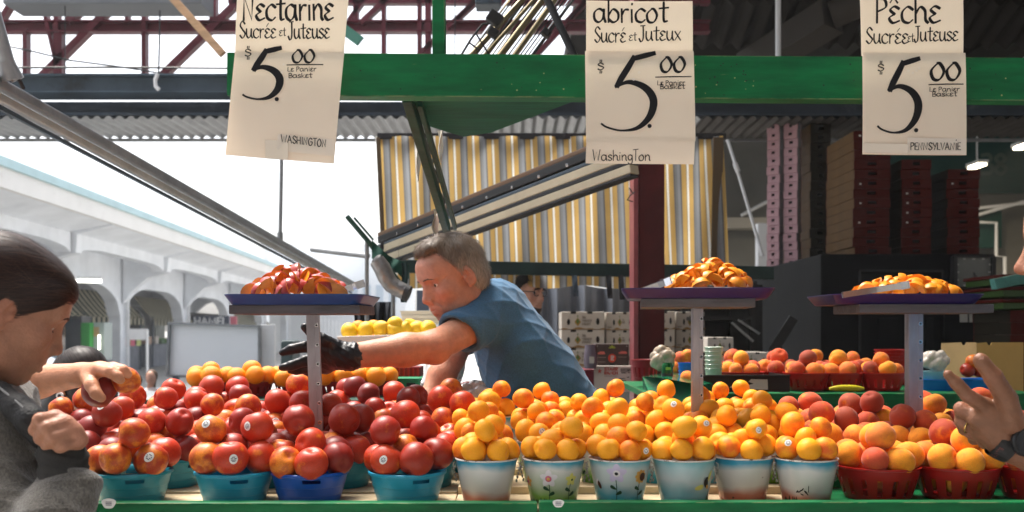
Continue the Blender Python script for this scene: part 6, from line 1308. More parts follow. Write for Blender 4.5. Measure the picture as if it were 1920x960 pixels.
# ------------------------------------------------------------------ people
RNG = np.random.default_rng(4)
def skin_mat(name, rough=.45): return pm(name, (.5, .27, .18), rough, var=.16, scale=45, bump=.18, bscale=220, sss=.12, vcol='Col')
M_SKIN = skin_mat('skin')
M_HAIR = pm('hair_strands', (.1, .06, .04), .42, vcol='Col', spec=.35); M_HAIRB = pm('hair_base', (.1, .06, .04), .7, vcol='Col', var=.3, scale=60)
M_EYEW = pm('eye_white', (.62, .58, .55), .2, coat=.6); M_IRIS = pm('iris_brown', (.03, .018, .012), .15, coat=.8)
def head_prims(lid=0.0, nose=1.0, jaw=1.0, smile=0.0, age=0.0, lean=1.0):
    p = [ell((-.014, 0, .032), (.100, .076, .088), k=.02), ell((.032, 0, -.028), (.056, .061*lean, .088), k=.03), ell((.028, 0, -.074), (.052, .053*jaw*lean, .042), k=.03), ell((.066, 0, -.100), (.020, .023, .017), k=.022),
         cap((.0, -.048, -.06), (.045, -.03, -.095), .018, .014, k=.03), cap((.0, .048, -.06), (.045, .03, -.095), .018, .014, k=.03),
         cap((.078, -.040, .016), (.088, -.012, .018), .008, .009, k=.016), cap((.078, .040, .016), (.088, .012, .018), .008, .009, k=.016), ell((.070, 0, .045), (.022, .045, .03), k=.03),
         ell((.056, -.044, -.028), (.024, .020, .020), k=.024), ell((.056, .044, -.028), (.024, .020, .020), k=.024)]
    for s in (-1, 1): p.append(ell((.0985, s*.034, .000), (.0165, .019, .0130), k=.012, op='s'))
    for s in (-1, 1):
        p.append(ell((.0700, s*.032, 0), (.0142,)*3, k=.003))
        p.append(ell((.0865, s*.033, -.001-lid*.005), (.013, .0128, .0058*(1-lid*.72)), k=.002, op='s'))
    n = nose
    p += [ell((.072, 0, -.030), (.026, .024, .040), k=.014), cap((.084, 0, .006), (.092, 0, -.030), .010, .013, k=.012), cap((.087, 0, .006), (.103*(.5+.5*n), 0, -.028), .0075, .0090, k=.010), ell((.1055*(.6+.4*n), 0, -.036), (.0115, .0105, .0095), k=.009)]
    for s in (-1, 1): p += [ell((.097, s*.0125, -.040), (.011, .0075, .0085), k=.007), ell((.103, s*.0065, -.0465), (.005, .0035, .003), k=.003, op='s')]
    p += [ell((.080, 0, -.066), (.016, .030, .022), k=.02)]
    c = .004*smile
    p += [cap((.080, -.023, -.069+c), (.094, -.004, -.064), .004, .0058, k=.006), cap((.080, .023, -.069+c), (.094, .004, -.064), .004, .0058, k=.006), cap((.081, -.019, -.074+c), (.092, 0, -.077), .0045, .0068, k=.006), cap((.081, .019, -.074+c), (.092, 0, -.077), .0045, .0068, k=.006)]
    p += [cap((.086, -.024, -.0695+c), (.101, 0, -.0700), .0016, .0020, k=.003, op='s'), cap((.086, .024, -.0695+c), (.101, 0, -.0700), .0016, .0020, k=.003, op='s'), ell((.088, 0, -.088), (.006, .014, .004), k=.008, op='s')]
    if age:
        for s in (-1, 1):
            p += [cap((.094, s*.019, -.043), (.080, s*.034, -.064), .0011*age, .0006*age, k=.009, op='s'), cap((.0775, s*.030, -.0165), (.0700, s*.044, -.0135), .0012*age, .0010*age, k=.005, op='s')]
            for q in (-.006, .001, .008): p.append(cap((.0575, s*.0525, q*.7), (.0480, s*.0585, q*1.6), .0008*age, .0006*age, k=.004, op='s'))
    for s in (-1, 1):
        p += [ell((-.006, s*.079, -.008), (.017, .0065, .031), rot=(s*.15, .22, s*-.35), k=.006), ell((.003, s*.0885, -.004), (.0105, .0095, .0205), rot=(s*.15, .22, s*-.35), k=.003, op='s'), cap((-.012, s*.082, -.012), (-.002, s*.083, .010), .0022, k=.003), ell((.006, s*.079, -.014), (.006, .005, .008), k=.004), ell((-.002, s*.078, -.034), (.008, .005, .008), k=.005)]
    return p
def head_col(V, base, lips, flush=.25, stubble=0.0):
    b = np.array(base); c = np.repeat(b[None], len(V), 0)
    def g(x, y, z, s): return np.exp(-(((V[:, 0]-x)**2+(np.abs(V[:, 1])-y)**2+(V[:, 2]-z)**2)/s**2))[:, None]
    red = np.array([b[0]*1.02, b[1]*.70, b[2]*.66])
    for x, y, z, s, a in ((.07, .042, -.032, .022, .8), (.11, 0, -.036, .014, .8), (-.004, .08, -.008, .03, .8), (.08, 0, .05, .03, .3)): c = c+(red-c)*g(x, y, z, s)*a*flush*2
    for y, z in ((.0, -.064), (.0, -.0765), (.012, -.0665), (.012, -.0755), (.02, -.070)): c = c+(np.array(lips)-c)*np.minimum(1, g(.092-.3*y, y, z, .0062)*.9)
    if stubble:
        mk = np.clip((-.045-V[:, 2])/.03, 0, 1)*np.clip((V[:, 0]+.01)/.03, 0, 1)*(.7+.3*np.sin(V@np.array([2100, 1700, 2600.])))
        c = c+(np.array([b[0]*.62, b[1]*.72, b[2]*.82])-c)*mk[:, None]*stubble
    c = c+(b*.72-c)*g(.082, .032, .0, .013)*.45
    return c
def rotm(yaw, pitch, roll=0.0):
    """forward = +x; yaw about z, pitch down positive, roll towards its left positive"""
    return Matrix.Rotation(R(yaw), 3, 'Z') @ Matrix.Rotation(R(pitch), 3, 'Y') @ Matrix.Rotation(R(roll), 3, 'X')
def frame(Rm, anchor_local, anchor_world, s=1.0):
    M = (Rm*s).to_4x4(); t = Vector(anchor_world)-(Rm*s) @ Vector(anchor_local); M.translation = t; return M
def person(label, loc, parts, cols, mat=M_SKIN, group=None):
    V, F = joinVF(parts); C = np.concatenate(cols); L = np.array(loc)
    o = np_mesh('person', V-L, F, mat, None, C); o.location = loc; return tag(o, label, 'person', group)
def eyes(o, M, look=(1, 0, 0)):
    for s in (-1, 1):
        m = MB(); c = Vector((.0700, s*.032, 0)); d = Vector(look).normalized()
        vs = []; N = 20
        for i in range(N+1):
            th = math.pi*i/N
            for j in range(N): vs.append((math.cos(th), math.sin(th)*math.cos(2*math.pi*j/N), math.sin(th)*math.sin(2*math.pi*j/N)))
        q = Vector((1, 0, 0)).rotation_difference(d); vs = [M @ (c+(q @ Vector(v))*.0129) for v in vs]
        for i in range(N): m.add([vs[k] for k in range(i*N, i*N+2*N)], [(j, (j+1) % N, N+(j+1) % N, N+j) for j in range(N)], 1 if i < 3 else 0, True)
        m.build('eye', [M_EYEW, M_IRIS], o)
def hairdo(o, M, prims, res, base_col, var, n, flow, steps, step, width, lift, keep, grey=None, jit=.25):
    V, F = sdf_mesh(prims, res, 2); nz = np.sin(V@np.array([60, 25, 140.]))*.0007; V2 = V+vnormals(V, F)*nz[:, None]
    bc = np.array(base_col); np_mesh('hair', xf(V2, M), F, M_HAIRB, o, np.repeat(bc[None]*.75, len(V), 0) if grey is None else np.stack([grey(v)*.8 for v in V]))
    idx = RNG.integers(0, len(F), n*2); sd = V[F[idx]].mean(1); sd = sd[keep(sd)][:n]
    SV, SF = strands(prims, sd, flow, steps, step, width, lift, RNG, jit=jit)
    k = len(sd); tone = RNG.normal(1, var, (k, 1)).clip(.4, 1.9)
    cc = (bc[None] if grey is None else np.stack([grey(v) for v in sd]))*tone
    np_mesh('hair_strands', xf(SV, M), SF, M_HAIR, o, np.tile(np.repeat(cc, 2, 0), (steps+1, 1)))
def on_face(prims, y, z):
    x = np.linspace(.14, .04, 260); d = sdf_eval(prims, np.stack([x, np.full_like(x, y), np.full_like(x, z)], -1)); i = int(np.argmax(d < 0)); return (x[i], y, z)
def brows(o, M, col, th=.0028, prims=None, low=0.0):
    prims = prims or head_prims()
    for s in (-1, 1):
        q = [on_face(prims, s*y, z-low) for y, z in ((.012, .0195), (.020, .0212), (.030, .0215), (.040, .0185), (.047, .0145))]
        pr = [cap(q[k], q[k+1], th*(1, 1.1, 1.0, .8, .5)[k], th*(1, 1.1, 1.0, .8, .5)[k+1], k=.003) for k in range(4)]
        V, F = sdf_mesh(pr, .0014, 1); np_mesh('eyebrow', xf(V, M), F, M_HAIRB, o, np.repeat(np.array(col)[None], len(V), 0))
def folds(V, F, amp, dirs, mask=None):
    d = np.zeros(len(V))
    for (k, w, ph, a) in dirs:
        q = V@np.array(k, float)+w*np.sin(V@np.array((k[1], -k[2], k[0]), float)*.45+ph)+ph; d += a*(1-np.abs(np.sin(q)))**2.2
    if mask is not None: d *= mask(V)
    return V+vnormals(V, F)*(d*amp)[:, None]
def hand_prims(w, mcps, fingers, thumb, pr, k=.012):
    """w wrist point, mcps knuckles, fingers = list of [(point, radius), ...] starting at each knuckle"""
    p = []
    for m_ in mcps: p.append(cap(w, m_, pr*1.05, pr, k=k))
    for f in fingers+[thumb]:
        for (a, ra), (b, rb) in zip(f[:-1], f[1:]): p.append(cap(a, b, ra, rb, k=.004))
    return p
def cols(V, base, red=None, pts=(), s=.012):
    b = np.array(base); c = np.repeat(b[None], len(V), 0)
    for q in pts: c = c+(np.array(red)-c)*np.exp(-((V-np.array(q))**2).sum(1)/s**2)[:, None]*.7
    return c

# ---- the seller -----------------------------------------------------------------
SK1 = (.54, .25, .155)
Rm = rotm(180+34, 21, 4); Mh = frame(Rm, (-.006, .079, -.008), P(879, 516, 2.74), 1.02)
hp = head_prims(lid=.35, nose=1.02, jaw=1.05, smile=1.2, age=1.3, lean=.90)
V, F = sdf_mesh(hp+[cap((-.02, 0, -.05), (-.06, 0, -.15), .052, .056, k=.03)], .0023, 1)
hc = head_col(V, (.46, .225, .152), (.38, .15, .12), .22, .6); hV = xf(V, Mh)
SH = P(926, 590, 2.86); EL = P(814, 650, 2.66); WR = P(656, 668, 2.55); PEL = P(1066, 835, 3.06); NB = P(910, 552, 2.93); SH2 = P(895, 585, 3.18); EL2 = P(845, 672, 3.05); WR2 = P(803, 752, 2.98)
arm = [cap(SH, EL, .053, .043, k=.03), cap(EL, EL.lerp(WR, .35), .043, .0445, k=.02), cap(EL.lerp(WR, .35), WR, .0445, .0325, k=.02), ell(EL+Vector((.006, -.01, -.012)), (.034, .034, .034), k=.02),
       cap(SH2, EL2, .05, .044, k=.03), cap(EL2, EL2.lerp(WR2, .4), .043, .043, k=.02), cap(EL2.lerp(WR2, .4), WR2, .043, .031, k=.02), cap(WR2, WR2+Vector((-.06, -.02, -.05)), .032, .026, k=.02),
       cap(WR, WR+Vector((-.045, 0, 0)), .030, .010, k=.02), cap(SH.lerp(SH2, .1), SH2, .045, .045, k=.05), cap(NB-(NB-PEL)*.15, PEL, .06, .09, k=.06), cap(PEL, PEL+Vector((0, 0, -.9)), .10, .07, k=.05)]
Va, Fa = sdf_mesh(arm, .006, 2)
man = person('grey haired seller in a blue polo shirt reaching left with a black glove', (PEL.x, PEL.y, 0), [(hV, F), (Va, Fa)], [hc, cols(Va, SK1, (.55, .20, .12), [EL], .05)])
eyes(man, Mh, (1, .05, -.12)); brows(man, Mh, (.15, .10, .07), .0020, hp, .001)
def mgrey(v):
    t = np.clip((v[2]-.02)/.07+(v[0])*1.5+.15, 0, 1); return np.array([.36, .32, .27])*(1-t)+np.array([.15, .105, .072])*t
hpr = [ell((-.013, 0, .033), (.103, .079, .0905), k=.01), ell((.035, 0, .095), (.045, .05, .026), k=.02), ell((-.05, 0, -.02), (.057, .072, .058), k=.02), ell((.095, 0, -.030), (.110, .14, .118), k=.006, op='s'), ell((.075, .055, .06), (.035, .03, .04), k=.01, op='s'), ell((.075, -.055, .06), (.035, .03, .04), k=.01, op='s'), ell((.05, .09, -.03), (.035, .03, .055), k=.006, op='s'), ell((.05, -.09, -.03), (.035, .03, .055), k=.006, op='s'), ell((-.004, .085, -.016), (.021, .03, .034), k=.004, op='s'), ell((-.004, -.085, -.016), (.021, .03, .034), k=.004, op='s'), half((0, 0, -.075), (.35, 0, -1), k=.006)]
def mflow(p): return np.stack([.75-3*np.abs(p[:, 1])-3*np.maximum(0, .05-p[:, 0]-.0)*0, p[:, 1]*5, -.35-1.2*(np.abs(p[:, 1]) > .05)-.5*(p[:, 0] < -.05)], 1)
hairdo(man, Mh, hpr, .0035, (.12, .08, .055), .28, 6500, mflow, 5, .0052, .0010, .0095, lambda s: s[:, 2] > -.08, grey=mgrey, jit=.5)
# shirt
M_SHIRT = pm('heather_blue_knit', (.042, .128, .235), .88, var=.25, scale=240, bump=.12, bscale=420, sheen=.15)
ax = (NB-PEL).normalized(); lat = (SH2-SH).normalized(); lat = (lat-ax*lat.dot(ax)).normalized(); dep = ax.cross(lat); nc_ = Vector(Mh @ Vector((-.055, 0, -.118))); TM = Matrix((dep, lat, ax)).transposed().to_euler()
sp = []
for t, rd, rl, ra in ((-.12, .170, .18, .15), (.15, .165, .18, .17), (.42, .150, .19, .17), (.64, .122, .19, .15), (.82, .088, .15, .11)): sp.append(ell(PEL.lerp(NB, t)+ax*0, (rd, rl, ra), rot=TM, k=.045))
sl_end = SH.lerp(EL, .60); dS = ((EL-SH).normalized()+Vector((.12, 0, -.40))).normalized(); sl2 = SH2.lerp(EL2, .5)
sp += [cap(NB+Vector((.03, -.03, -.035)), SH, .060, .066, k=.04), cap(NB+Vector((.03, .05, -.03)), SH2, .062, .066, k=.04), cap(SH, SH.lerp(EL, .97), .069, .0655, k=.03), cap(NB-ax*.06, nc_, .085, .068, k=.05), cap(SH2, sl2, .072, .066, k=.04)]
def cutter(c, d, r):
    c = np.array(c); d = np.array(d); f = lambda p: np.maximum(-((p-c)@d), np.linalg.norm(p-c-d*.06, axis=-1)-r); return (f, c-.14, c+.14, .004, 's')
sp += [cutter(sl_end, dS, .125), cap(SH.lerp(EL, .52), SH.lerp(EL, 1.1), .053, .058, k=.003, op='s')]
V, F = sdf_mesh(sp, .006, 2)
V = folds(V, F, .0090, [((17, 9, 31), 3.1, .3, .6), ((-13, 8, 22), 3.4, 1.2, .6), ((41, -23, 30), 2.6, 2.2, .3)], lambda V: .35+.65*np.exp(-((V-np.array(SH))**2).sum(1)/.03)+.4*np.exp(-((V-np.array(PEL.lerp(NB, .35)))**2).sum(1)/.02))
np_mesh('polo_shirt', V, F, M_SHIRT, man)
nc = Vector(Mh @ Vector((-.055, 0, -.125))); nd = (Vector(Mh @ Vector((-.02, 0, -.05)))-Vector(Mh @ Vector((-.06, 0, -.15)))).normalized(); a1 = nd.orthogonal().normalized(); a2 = nd.cross(a1); cr = []
for q in range(22):
    e = 6.283*q/22; e2 = 6.283*(q+1)/22; f = lambda e: nc+(a1*math.cos(e)+a2*math.sin(e))*.067-nd*.0
    cr += [cap(f(e)+nd*.022, f(e2)+nd*.022, .0045, k=.004), cap(f(e)*1.0+nd*.018, f(e)+(f(e)-nc)*.14-nd*.018, .0055, .0045, k=.010)]
V, F = sdf_mesh(cr, .0035, 1); np_mesh('collar', V, F, M_SHIRT, man)
# trousers, out of sight behind the counter
V, F = sdf_mesh([ell(PEL+Vector((0, 0, -.08)), (.15, .19, .14), k=.05), cap(PEL+Vector((0, -.09, -.1)), (PEL.x, PEL.y-.1, .05), .095, .07, k=.04), cap(PEL+Vector((0, .09, -.1)), (PEL.x, PEL.y+.1, .05), .095, .07, k=.04)], .015, 1); np_mesh('trousers', V, F, M_BLACK, man)
# glove
M_GLOVE = pm('black_nitrile', (.012, .013, .016), .38, var=.2, scale=40, bump=.35, bscale=70, coat=.1)
mc = [P(601, 652, 2.525), P(600, 667, 2.545), P(604, 679, 2.565), P(611, 687, 2.585)]
fg = [[(mc[0], .0165), (P(572, 650, 2.50), .0150), (P(546, 655, 2.495), .0132), (P(530, 661, 2.49), .0095)], [(mc[1], .0165), (P(572, 677, 2.52), .0150), (P(545, 686, 2.515), .0130), (P(529, 689, 2.51), .0095)],
      [(mc[2], .0160), (P(578, 690, 2.545), .0145), (P(556, 694, 2.54), .0125), (P(545, 694, 2.54), .010)], [(mc[3], .0150), (P(592, 696, 2.57), .0130), (P(578, 697, 2.57), .0115), (P(570, 696, 2.57), .009)]]
th = [(P(632, 652, 2.54), .020), (P(606, 638, 2.515), .0165), (P(586, 626, 2.505), .0140), (P(571, 613, 2.50), .0105)]
gp = hand_prims(P(644, 667, 2.55), mc, fg, th, .021)+[cap(P(640, 667, 2.55), P(657, 668, 2.55), .036, .0385, k=.012)]
V, F = sdf_mesh(gp, .0026, 2); V = folds(V, F, .0035, [((150, 40, 30), 1.2, .4, .5), ((70, 90, 160), 1.5, 1.2, .5), ((220, -60, 90), 1, 2.0, .3)], lambda V: np.clip((V[:, 0]-P(590, 0, 2.54).x)/.05, .15, 1)); np_mesh('glove', V, F, M_GLOVE, man)

# ---- the man in glasses ---------------------------------------------------------
SK2 = (.52, .28, .19); Rm = rotm(-38, 4, 0); M2 = frame(Rm, (.09, 0, 0), P(1012, 549, 4.95), .98)
V, F = sdf_mesh(head_prims(), .0045, 2); N = [cap((-.02, 0, -.05), (-.05, 0, -.2), .055, .06, k=.02)]; V3, F3 = sdf_mesh(N, .008, 1)
tb_ = [cap((-.05, -.13, -.27), (-.05, .13, -.27), .09, k=.05), ell((-.04, 0, -.5), (.13, .2, .28), k=.06), cap((-.05, .18, -.28), (-.02, .22, -.55), .06, .05, k=.03), cap((-.05, -.18, -.28), (-.02, -.22, -.55), .06, .05, k=.03), cap((-.04, 0, -.6), (-.04, 0, -1.5), .12, .08, k=.05)]
V4, F4 = sdf_mesh(tb_, .014, 2)
pg = person('dark haired man in glasses standing behind the seller', (P(1020, 0, 5).x, 5.0, 0), [(xf(V, M2), F), (xf(V3, M2), F3)], [head_col(V, SK2, (.30, .12, .10)), cols(V3, SK2)])
np_mesh('jacket', xf(V4*np.array([1.0, 1.0, 1.0]), M2), F4, pm('brown_jacket', (.055, .040, .042), .8, var=.2, scale=30), pg)
eyes(pg, M2, (1, 0, -.1)); brows(pg, M2, (.012, .009, .007), .0032)
hpr2 = [ell((-.014, 0, .036), (.110, .085, .097), k=.01), ell((.03, 0, .10), (.06, .06, .03), k=.02), ell((-.05, 0, -.02), (.06, .076, .07), k=.02), ell((.090, 0, -.034), (.106, .14, .105), k=.006, op='s'), half((0, 0, -.085), (.3, 0, -1), k=.006)]
hairdo(pg, M2, hpr2, .005, (.013, .010, .009), .3, 1800, lambda p: np.stack([.3-6*np.abs(p[:, 1]), p[:, 1]*6, -.4+0*p[:, 0]], 1), 4, .007, .0016, .010, lambda s: s[:, 2] > -.09)
bd = [ell((.062, 0, -.088), (.034, .046, .034), k=.01), ell((.088, 0, -.058), (.010, .026, .006), k=.008), ell((.094, 0, -.071), (.014, .020, .008), k=.006, op='s')]
V, F = sdf_mesh(bd, .004, 1); np_mesh('beard', xf(V, M2), F, M_HAIRB, pg, np.repeat(np.array([[.05, .032, .024]]), len(V), 0))
m = MB()
for s in (-1, 1): m.tube([M2 @ Vector((.094, s*.033+.024*math.cos(q*.393), -.001+.017*math.sin(q*.393))) for q in range(17)], .0022, 6); m.tube([M2 @ Vector(q) for q in ((.092, s*.057, .004), (.05, s*.076, .004), (0, s*.083, .002))], .0022, 6)
m.tube([M2 @ Vector((.095, -.010, .004)), M2 @ Vector((.099, 0, .006)), M2 @ Vector((.095, .010, .004))], .002, 6); m.build('glasses', M_BLACK, pg)

# ---- the woman in the grey fleece -------------------------------------------------
SK3 = (.36, .17, .105); Rm = rotm(36, 24, 3); M3 = frame(Rm, (-.004, -.079, -.010), P(10, 586, 1.555), .98)
hp = head_prims(lid=.85, nose=1.0, jaw=.94)
V, F = sdf_mesh(hp+[cap((-.03, 0, -.06), (-.085, 0, -.19), .048, .056, k=.03)], .0023, 1); hc = head_col(V, SK3, (.33, .13, .11), .22)
W3 = P(117, 856, 1.495); ELB = P(40, 1080, 1.43); SHN = P(-15, 830, 1.56)
bod = [cap(SHN, ELB, .055, .045, k=.03), cap(ELB, P(108, 962, 1.456), .040, .036, k=.02), cap(P(108, 962, 1.456), W3, .036, .026, k=.02), cap(P(-75, 800, 1.68), P(-130, 1150, 1.75), .10, .12, k=.05), cap(SHN, P(-200, 820, 1.85), .06, .06, k=.05)]
Vb, Fb = sdf_mesh(bod, .008, 2)
mc = [P(103, 783, 1.475), P(123, 793, 1.472), P(139, 808, 1.474), P(149, 825, 1.480)]
fg = []
for q, (a, b, c) in enumerate((((75, 787, 1.452), (66, 806, 1.472), (80, 816, 1.492)), ((86, 803, 1.448), (76, 822, 1.468), (90, 830, 1.490)), ((100, 820, 1.450), (90, 836, 1.470), (102, 842, 1.490)), ((117, 836, 1.458), (106, 848, 1.475), (114, 850, 1.490)))):
    fg.append([(mc[q], .0112), (P(*a), (.0104, .0106, .0102, .0092)[q]), (P(*b), .0094), (P(*c), .0082)])
th3 = [(P(112, 846, 1.505), .013), (P(88, 832, 1.510), .0115), (P(72, 812, 1.505), .0100), (P(68, 798, 1.495), .0085)]
Vh, Fh = sdf_mesh(hand_prims(W3, mc, fg, th3, .0128, k=.012)+[ell(P(128, 832, 1.492), (.018, .014, .020), k=.012)], .0022, 2)
wm = person('woman in a grey fleece jacket looking down at the fruit', (P(-60, 0, 1.65).x, 1.65, 0), [(xf(V, M3), F), (Vb, Fb), (Vh, Fh)], [hc, cols(Vb, SK3), cols(Vh, SK3, (.46, .17, .11), mc, .012)])
eyes(wm, M3, (1, 0, -.9)); brows(wm, M3, (.05, .025, .018), .0019, hp)
M_LASH = (.02, .012, .01)
for s in (-1, 1):
    V, F = sdf_mesh([cap((.0805, s*.024, -.0085), (.0835, s*.032, -.0095), .0011, k=.001), cap((.0835, s*.032, -.0095), (.0765, s*.042, -.0075), .0011, k=.001)], .0012, 0); np_mesh('eyelash', xf(V, M3), F, M_HAIRB, wm, np.repeat(np.array([M_LASH]), len(V), 0))
hpr3 = [ell((-.017, 0, .032), (.108, .082, .091), k=.01), ell((.043, 0, .064), (.053, .062, .035), k=.03), ell((-.06, 0, -.03), (.065, .080, .07), k=.03), ell((-.11, 0, -.03), (.045, .04, .05), k=.03), ell((.096, 0, -.062), (.104, .15, .098), k=.006, op='s'), ell((0, -.09, -.020), (.020, .03, .032), k=.005, op='s'), ell((0, .09, -.020), (.020, .03, .032), k=.005, op='s'), half((0, 0, -.09), (.2, 0, -1), k=.006)]
hairdo(wm, M3, hpr3, .0035, (.030, .0120, .0085), .6, 5600, lambda p: np.stack([-1+0*p[:, 0], p[:, 1]*2.0, -.10-3.2*np.maximum(0, p[:, 0]-.03)*np.sign(p[:, 2])*(-.6)-.35*(np.abs(p[:, 1]) > .05)], 1), 10, .0105, .0009, .0042, lambda s: s[:, 2] > -.10, jit=.11)
fly = sdf_eval  # loose flyaway hairs over the crown
SVs = RNG.normal(0, 1, (420, 3)); SVs[:, 2] = np.abs(SVs[:, 2]); SVs = SVs/np.linalg.norm(SVs, axis=1)[:, None]*np.array([.118, .088, .104])+np.array([-.018, 0, .040])
SV, SF = strands(hpr3[:3], SVs, lambda p: np.stack([-1+0*p[:, 0], 0*p[:, 0], .15+0*p[:, 0]], 1), 7, .008, .0004, .010, RNG, jit=.5); np_mesh('loose_hair', xf(SV, M3), SF, M_HAIR, wm, np.repeat(np.array([[.10, .05, .03]]), len(SV), 0))
M_FLEECE = pm('grey_fleece', (.095, .086, .074), .95, var=.55, scale=260, bump=.5, bscale=420, sheen=.4, stretch=(1, 1, .55))
jp = [cap(SHN, P(0, 960, 1.50), .072, .066, k=.04), cap(P(0, 960, 1.50), P(34, 1090, 1.44), .066, .060, k=.04), cap(P(34, 1090, 1.44), P(105, 965, 1.455), .058, .047, k=.03), cap(P(105, 965, 1.455), P(126, 920, 1.475), .047, .040, k=.02),
      cap(P(92, 918, 1.47), P(156, 912, 1.475), .023, .025, k=.012), cap(P(100, 948, 1.455), P(152, 938, 1.462), .022, .024, k=.012), cap(P(-75, 790, 1.70), P(-130, 1150, 1.76), .13, .15, k=.06), cap(SHN, P(-200, 815, 1.86), .075, .075, k=.06), cap(P(-30, 770, 1.62), P(-160, 760, 1.74), .055, .055, k=.04)]
V, F = sdf_mesh(jp, .0045, 2); V = folds(V, F, .0055, [((12, 14, 44), 3.0, .2, .6), ((22, 10, -30), 3.2, 1.3, .5), ((40, 25, 55), 2.6, 2.2, .25)]); np_mesh('fleece_jacket', V, F, M_FLEECE, wm)
V, F = sdf_mesh([cap(P(120, 905, 1.478), P(117, 852, 1.492), .0365, .0345, k=.01), cap(P(84, 850, 1.488), P(150, 856, 1.488), .011, .011, k=.012)], .003, 2); V = folds(V, F, .003, [((40, 30, 150), 1.2, .4, .8)]); np_mesh('ribbed_cuff', V, F, pm('charcoal_rib', (.030, .028, .026), .9, var=.3, scale=200, bump=.3, bscale=300, stretch=(4, 4, .4)), wm)
pth = [P(-40, 712, 1.58), P(0, 738, 1.53), P(32, 764, 1.505), P(58, 788, 1.495), P(84, 815, 1.50)]
V, F = sdf_mesh([cap(pth[q], pth[q+1], .016+.002*q, .018+.002*q, k=.01) for q in range(4)], .003, 2); np_mesh('bag_strap', V, F, pm('black_webbing', (.013, .013, .014), .6, bump=.3, bscale=200), wm)
m = MB(); m.tube([p+Vector((.006, -.0165, .012)) for p in pth[1:]], .0018, 6); m.build('strap_edge', pm('grey_piping', (.22, .22, .22), .4), wm)

# ---- the shopper whose arm holds two nectarines ------------------------------------
SK4 = (.58, .265, .15)
b0 = P(-150, 748, 2.05); wr = P(150, 703, 1.93)
mc = [P(186, 694, 1.885), P(190, 691, 1.905), P(190, 694, 1.93), P(186, 700, 1.955)]
fg = [[(mc[0], .0130), (P(207, 697, 1.862), .0118), (P(220, 706, 1.858), .0108), (P(226, 713, 1.862), .009)], [(mc[1], .0130), (P(214, 690, 1.888), .0118), (P(231, 694, 1.882), .0108), (P(240, 702, 1.886), .009)], [(mc[2], .0125), (P(214, 692, 1.935), .0115), (P(232, 696, 1.95), .0105), (P(241, 704, 1.955), .009)], [(mc[3], .0115), (P(206, 703, 1.965), .010), (P(216, 712, 1.97), .0095), (P(219, 720, 1.97), .008)]]
t4 = [(P(166, 706, 1.90), .016), (P(172, 722, 1.862), .0135), (P(180, 738, 1.850), .0118), (P(190, 746, 1.850), .0095)]
ap = [cap(b0, P(70, 714, 1.97), .040, .034, k=.02), cap(P(70, 714, 1.97), wr, .034, .024, k=.02), cap(b0, P(-330, 640, 2.15), .044, .055, k=.03), cap(P(-330, 640, 2.15), P(-420, 700, 2.3), .08, .10, k=.05), cap(P(-400, 690, 2.3), P(-400, 1000, 2.3), .11, .12, k=.06)]+hand_prims(wr, mc, fg, t4, .0150, k=.014)
V, F = sdf_mesh(ap, .004, 2)
Rm = rotm(0, 15); M4 = frame(Rm, (0, 0, 0), P(-400, 500, 2.25), 1.0); V5, F5 = sdf_mesh(head_prims()+[cap((-.02, 0, -.06), (-.05, 0, -.24), .05, .055, k=.03)], .006, 2)
ps = person('shopper whose bare forearm reaches past the woman holding two nectarines', (P(-400, 0, 2.3).x, 2.3, 0), [(V, F), (xf(V5, M4), F5)], [cols(V, SK4, (.62, .22, .12), mc, .014), head_col(V5, SK4, (.4, .15, .12))])
V, F = sdf_mesh([cap(P(-330, 640, 2.15), P(-440, 690, 2.4), .095, .10, k=.05), cap(P(-400, 690, 2.3), P(-400, 1100, 2.3), .15, .15, k=.06), cap(P(-330, 640, 2.15), P(-250, 700, 2.1), .07, .07, k=.04)], .012, 2); np_mesh('shirt', V, F, pm('orange_shirt', (.35, .10, .04), .8), ps)
hairdo(ps, M4, hpr2, .007, (.03, .015, .01), .3, 500, lambda p: np.stack([-1+0*p[:, 0], 0*p[:, 0], -.3+0*p[:, 0]], 1), 4, .01, .0016, .004, lambda s: s[:, 2] > -.09)
rg = random.Random(2)
o = put_fruit('nectarine', P(186, 733, 1.905), .0345, TONES['nectarine'][0], None, rg); tag(o, 'dark nectarine held underneath the reaching hand', 'nectarine', 'nectarines held by the shopper')
o = put_fruit('nectarine', P(236, 713, 1.915), .0285, TONES['nectarine'][3], None, rg); tag(o, 'red and orange nectarine gripped at the fingertips of the reaching hand', 'nectarine', 'nectarines held by the shopper')

# ---- the dark-haired figure further back --------------------------------------------
Rm = rotm(150, 30); M6 = frame(Rm, (0, 0, .03), P(146, 708, 3.4), .98); V, F = sdf_mesh(head_prims(), .006, 2)
tb6 = [ell(P(150, 850, 3.45), (.17, .15, .25), k=.05), cap(P(60, 800, 3.4), P(230, 800, 3.45), .08, .08, k=.05), cap(P(150, 900, 3.45), P(150, 1250, 3.45), .13, .1, k=.05)]
ph = person('dark haired figure in a black jacket bending beyond the reaching arm', (P(150, 0, 3.45).x, 3.45, 0), [(xf(V, M6), F)], [head_col(V, SK4, (.4, .15, .12))])
V, F = sdf_mesh(tb6+[cap(P(146, 745, 3.42), P(150, 800, 3.45), .09, .11, k=.05)], .012, 2); np_mesh('jacket', V, F, pm('black_cloth', (.014, .014, .015), .85, var=.3, scale=20), ph)
hpr6 = [ell((-.014, 0, .034), (.115, .092, .102), k=.01), ell((-.05, 0, -.05), (.07, .085, .10), k=.02), ell((.105, 0, -.05), (.09, .1, .085), k=.01, op='s')]
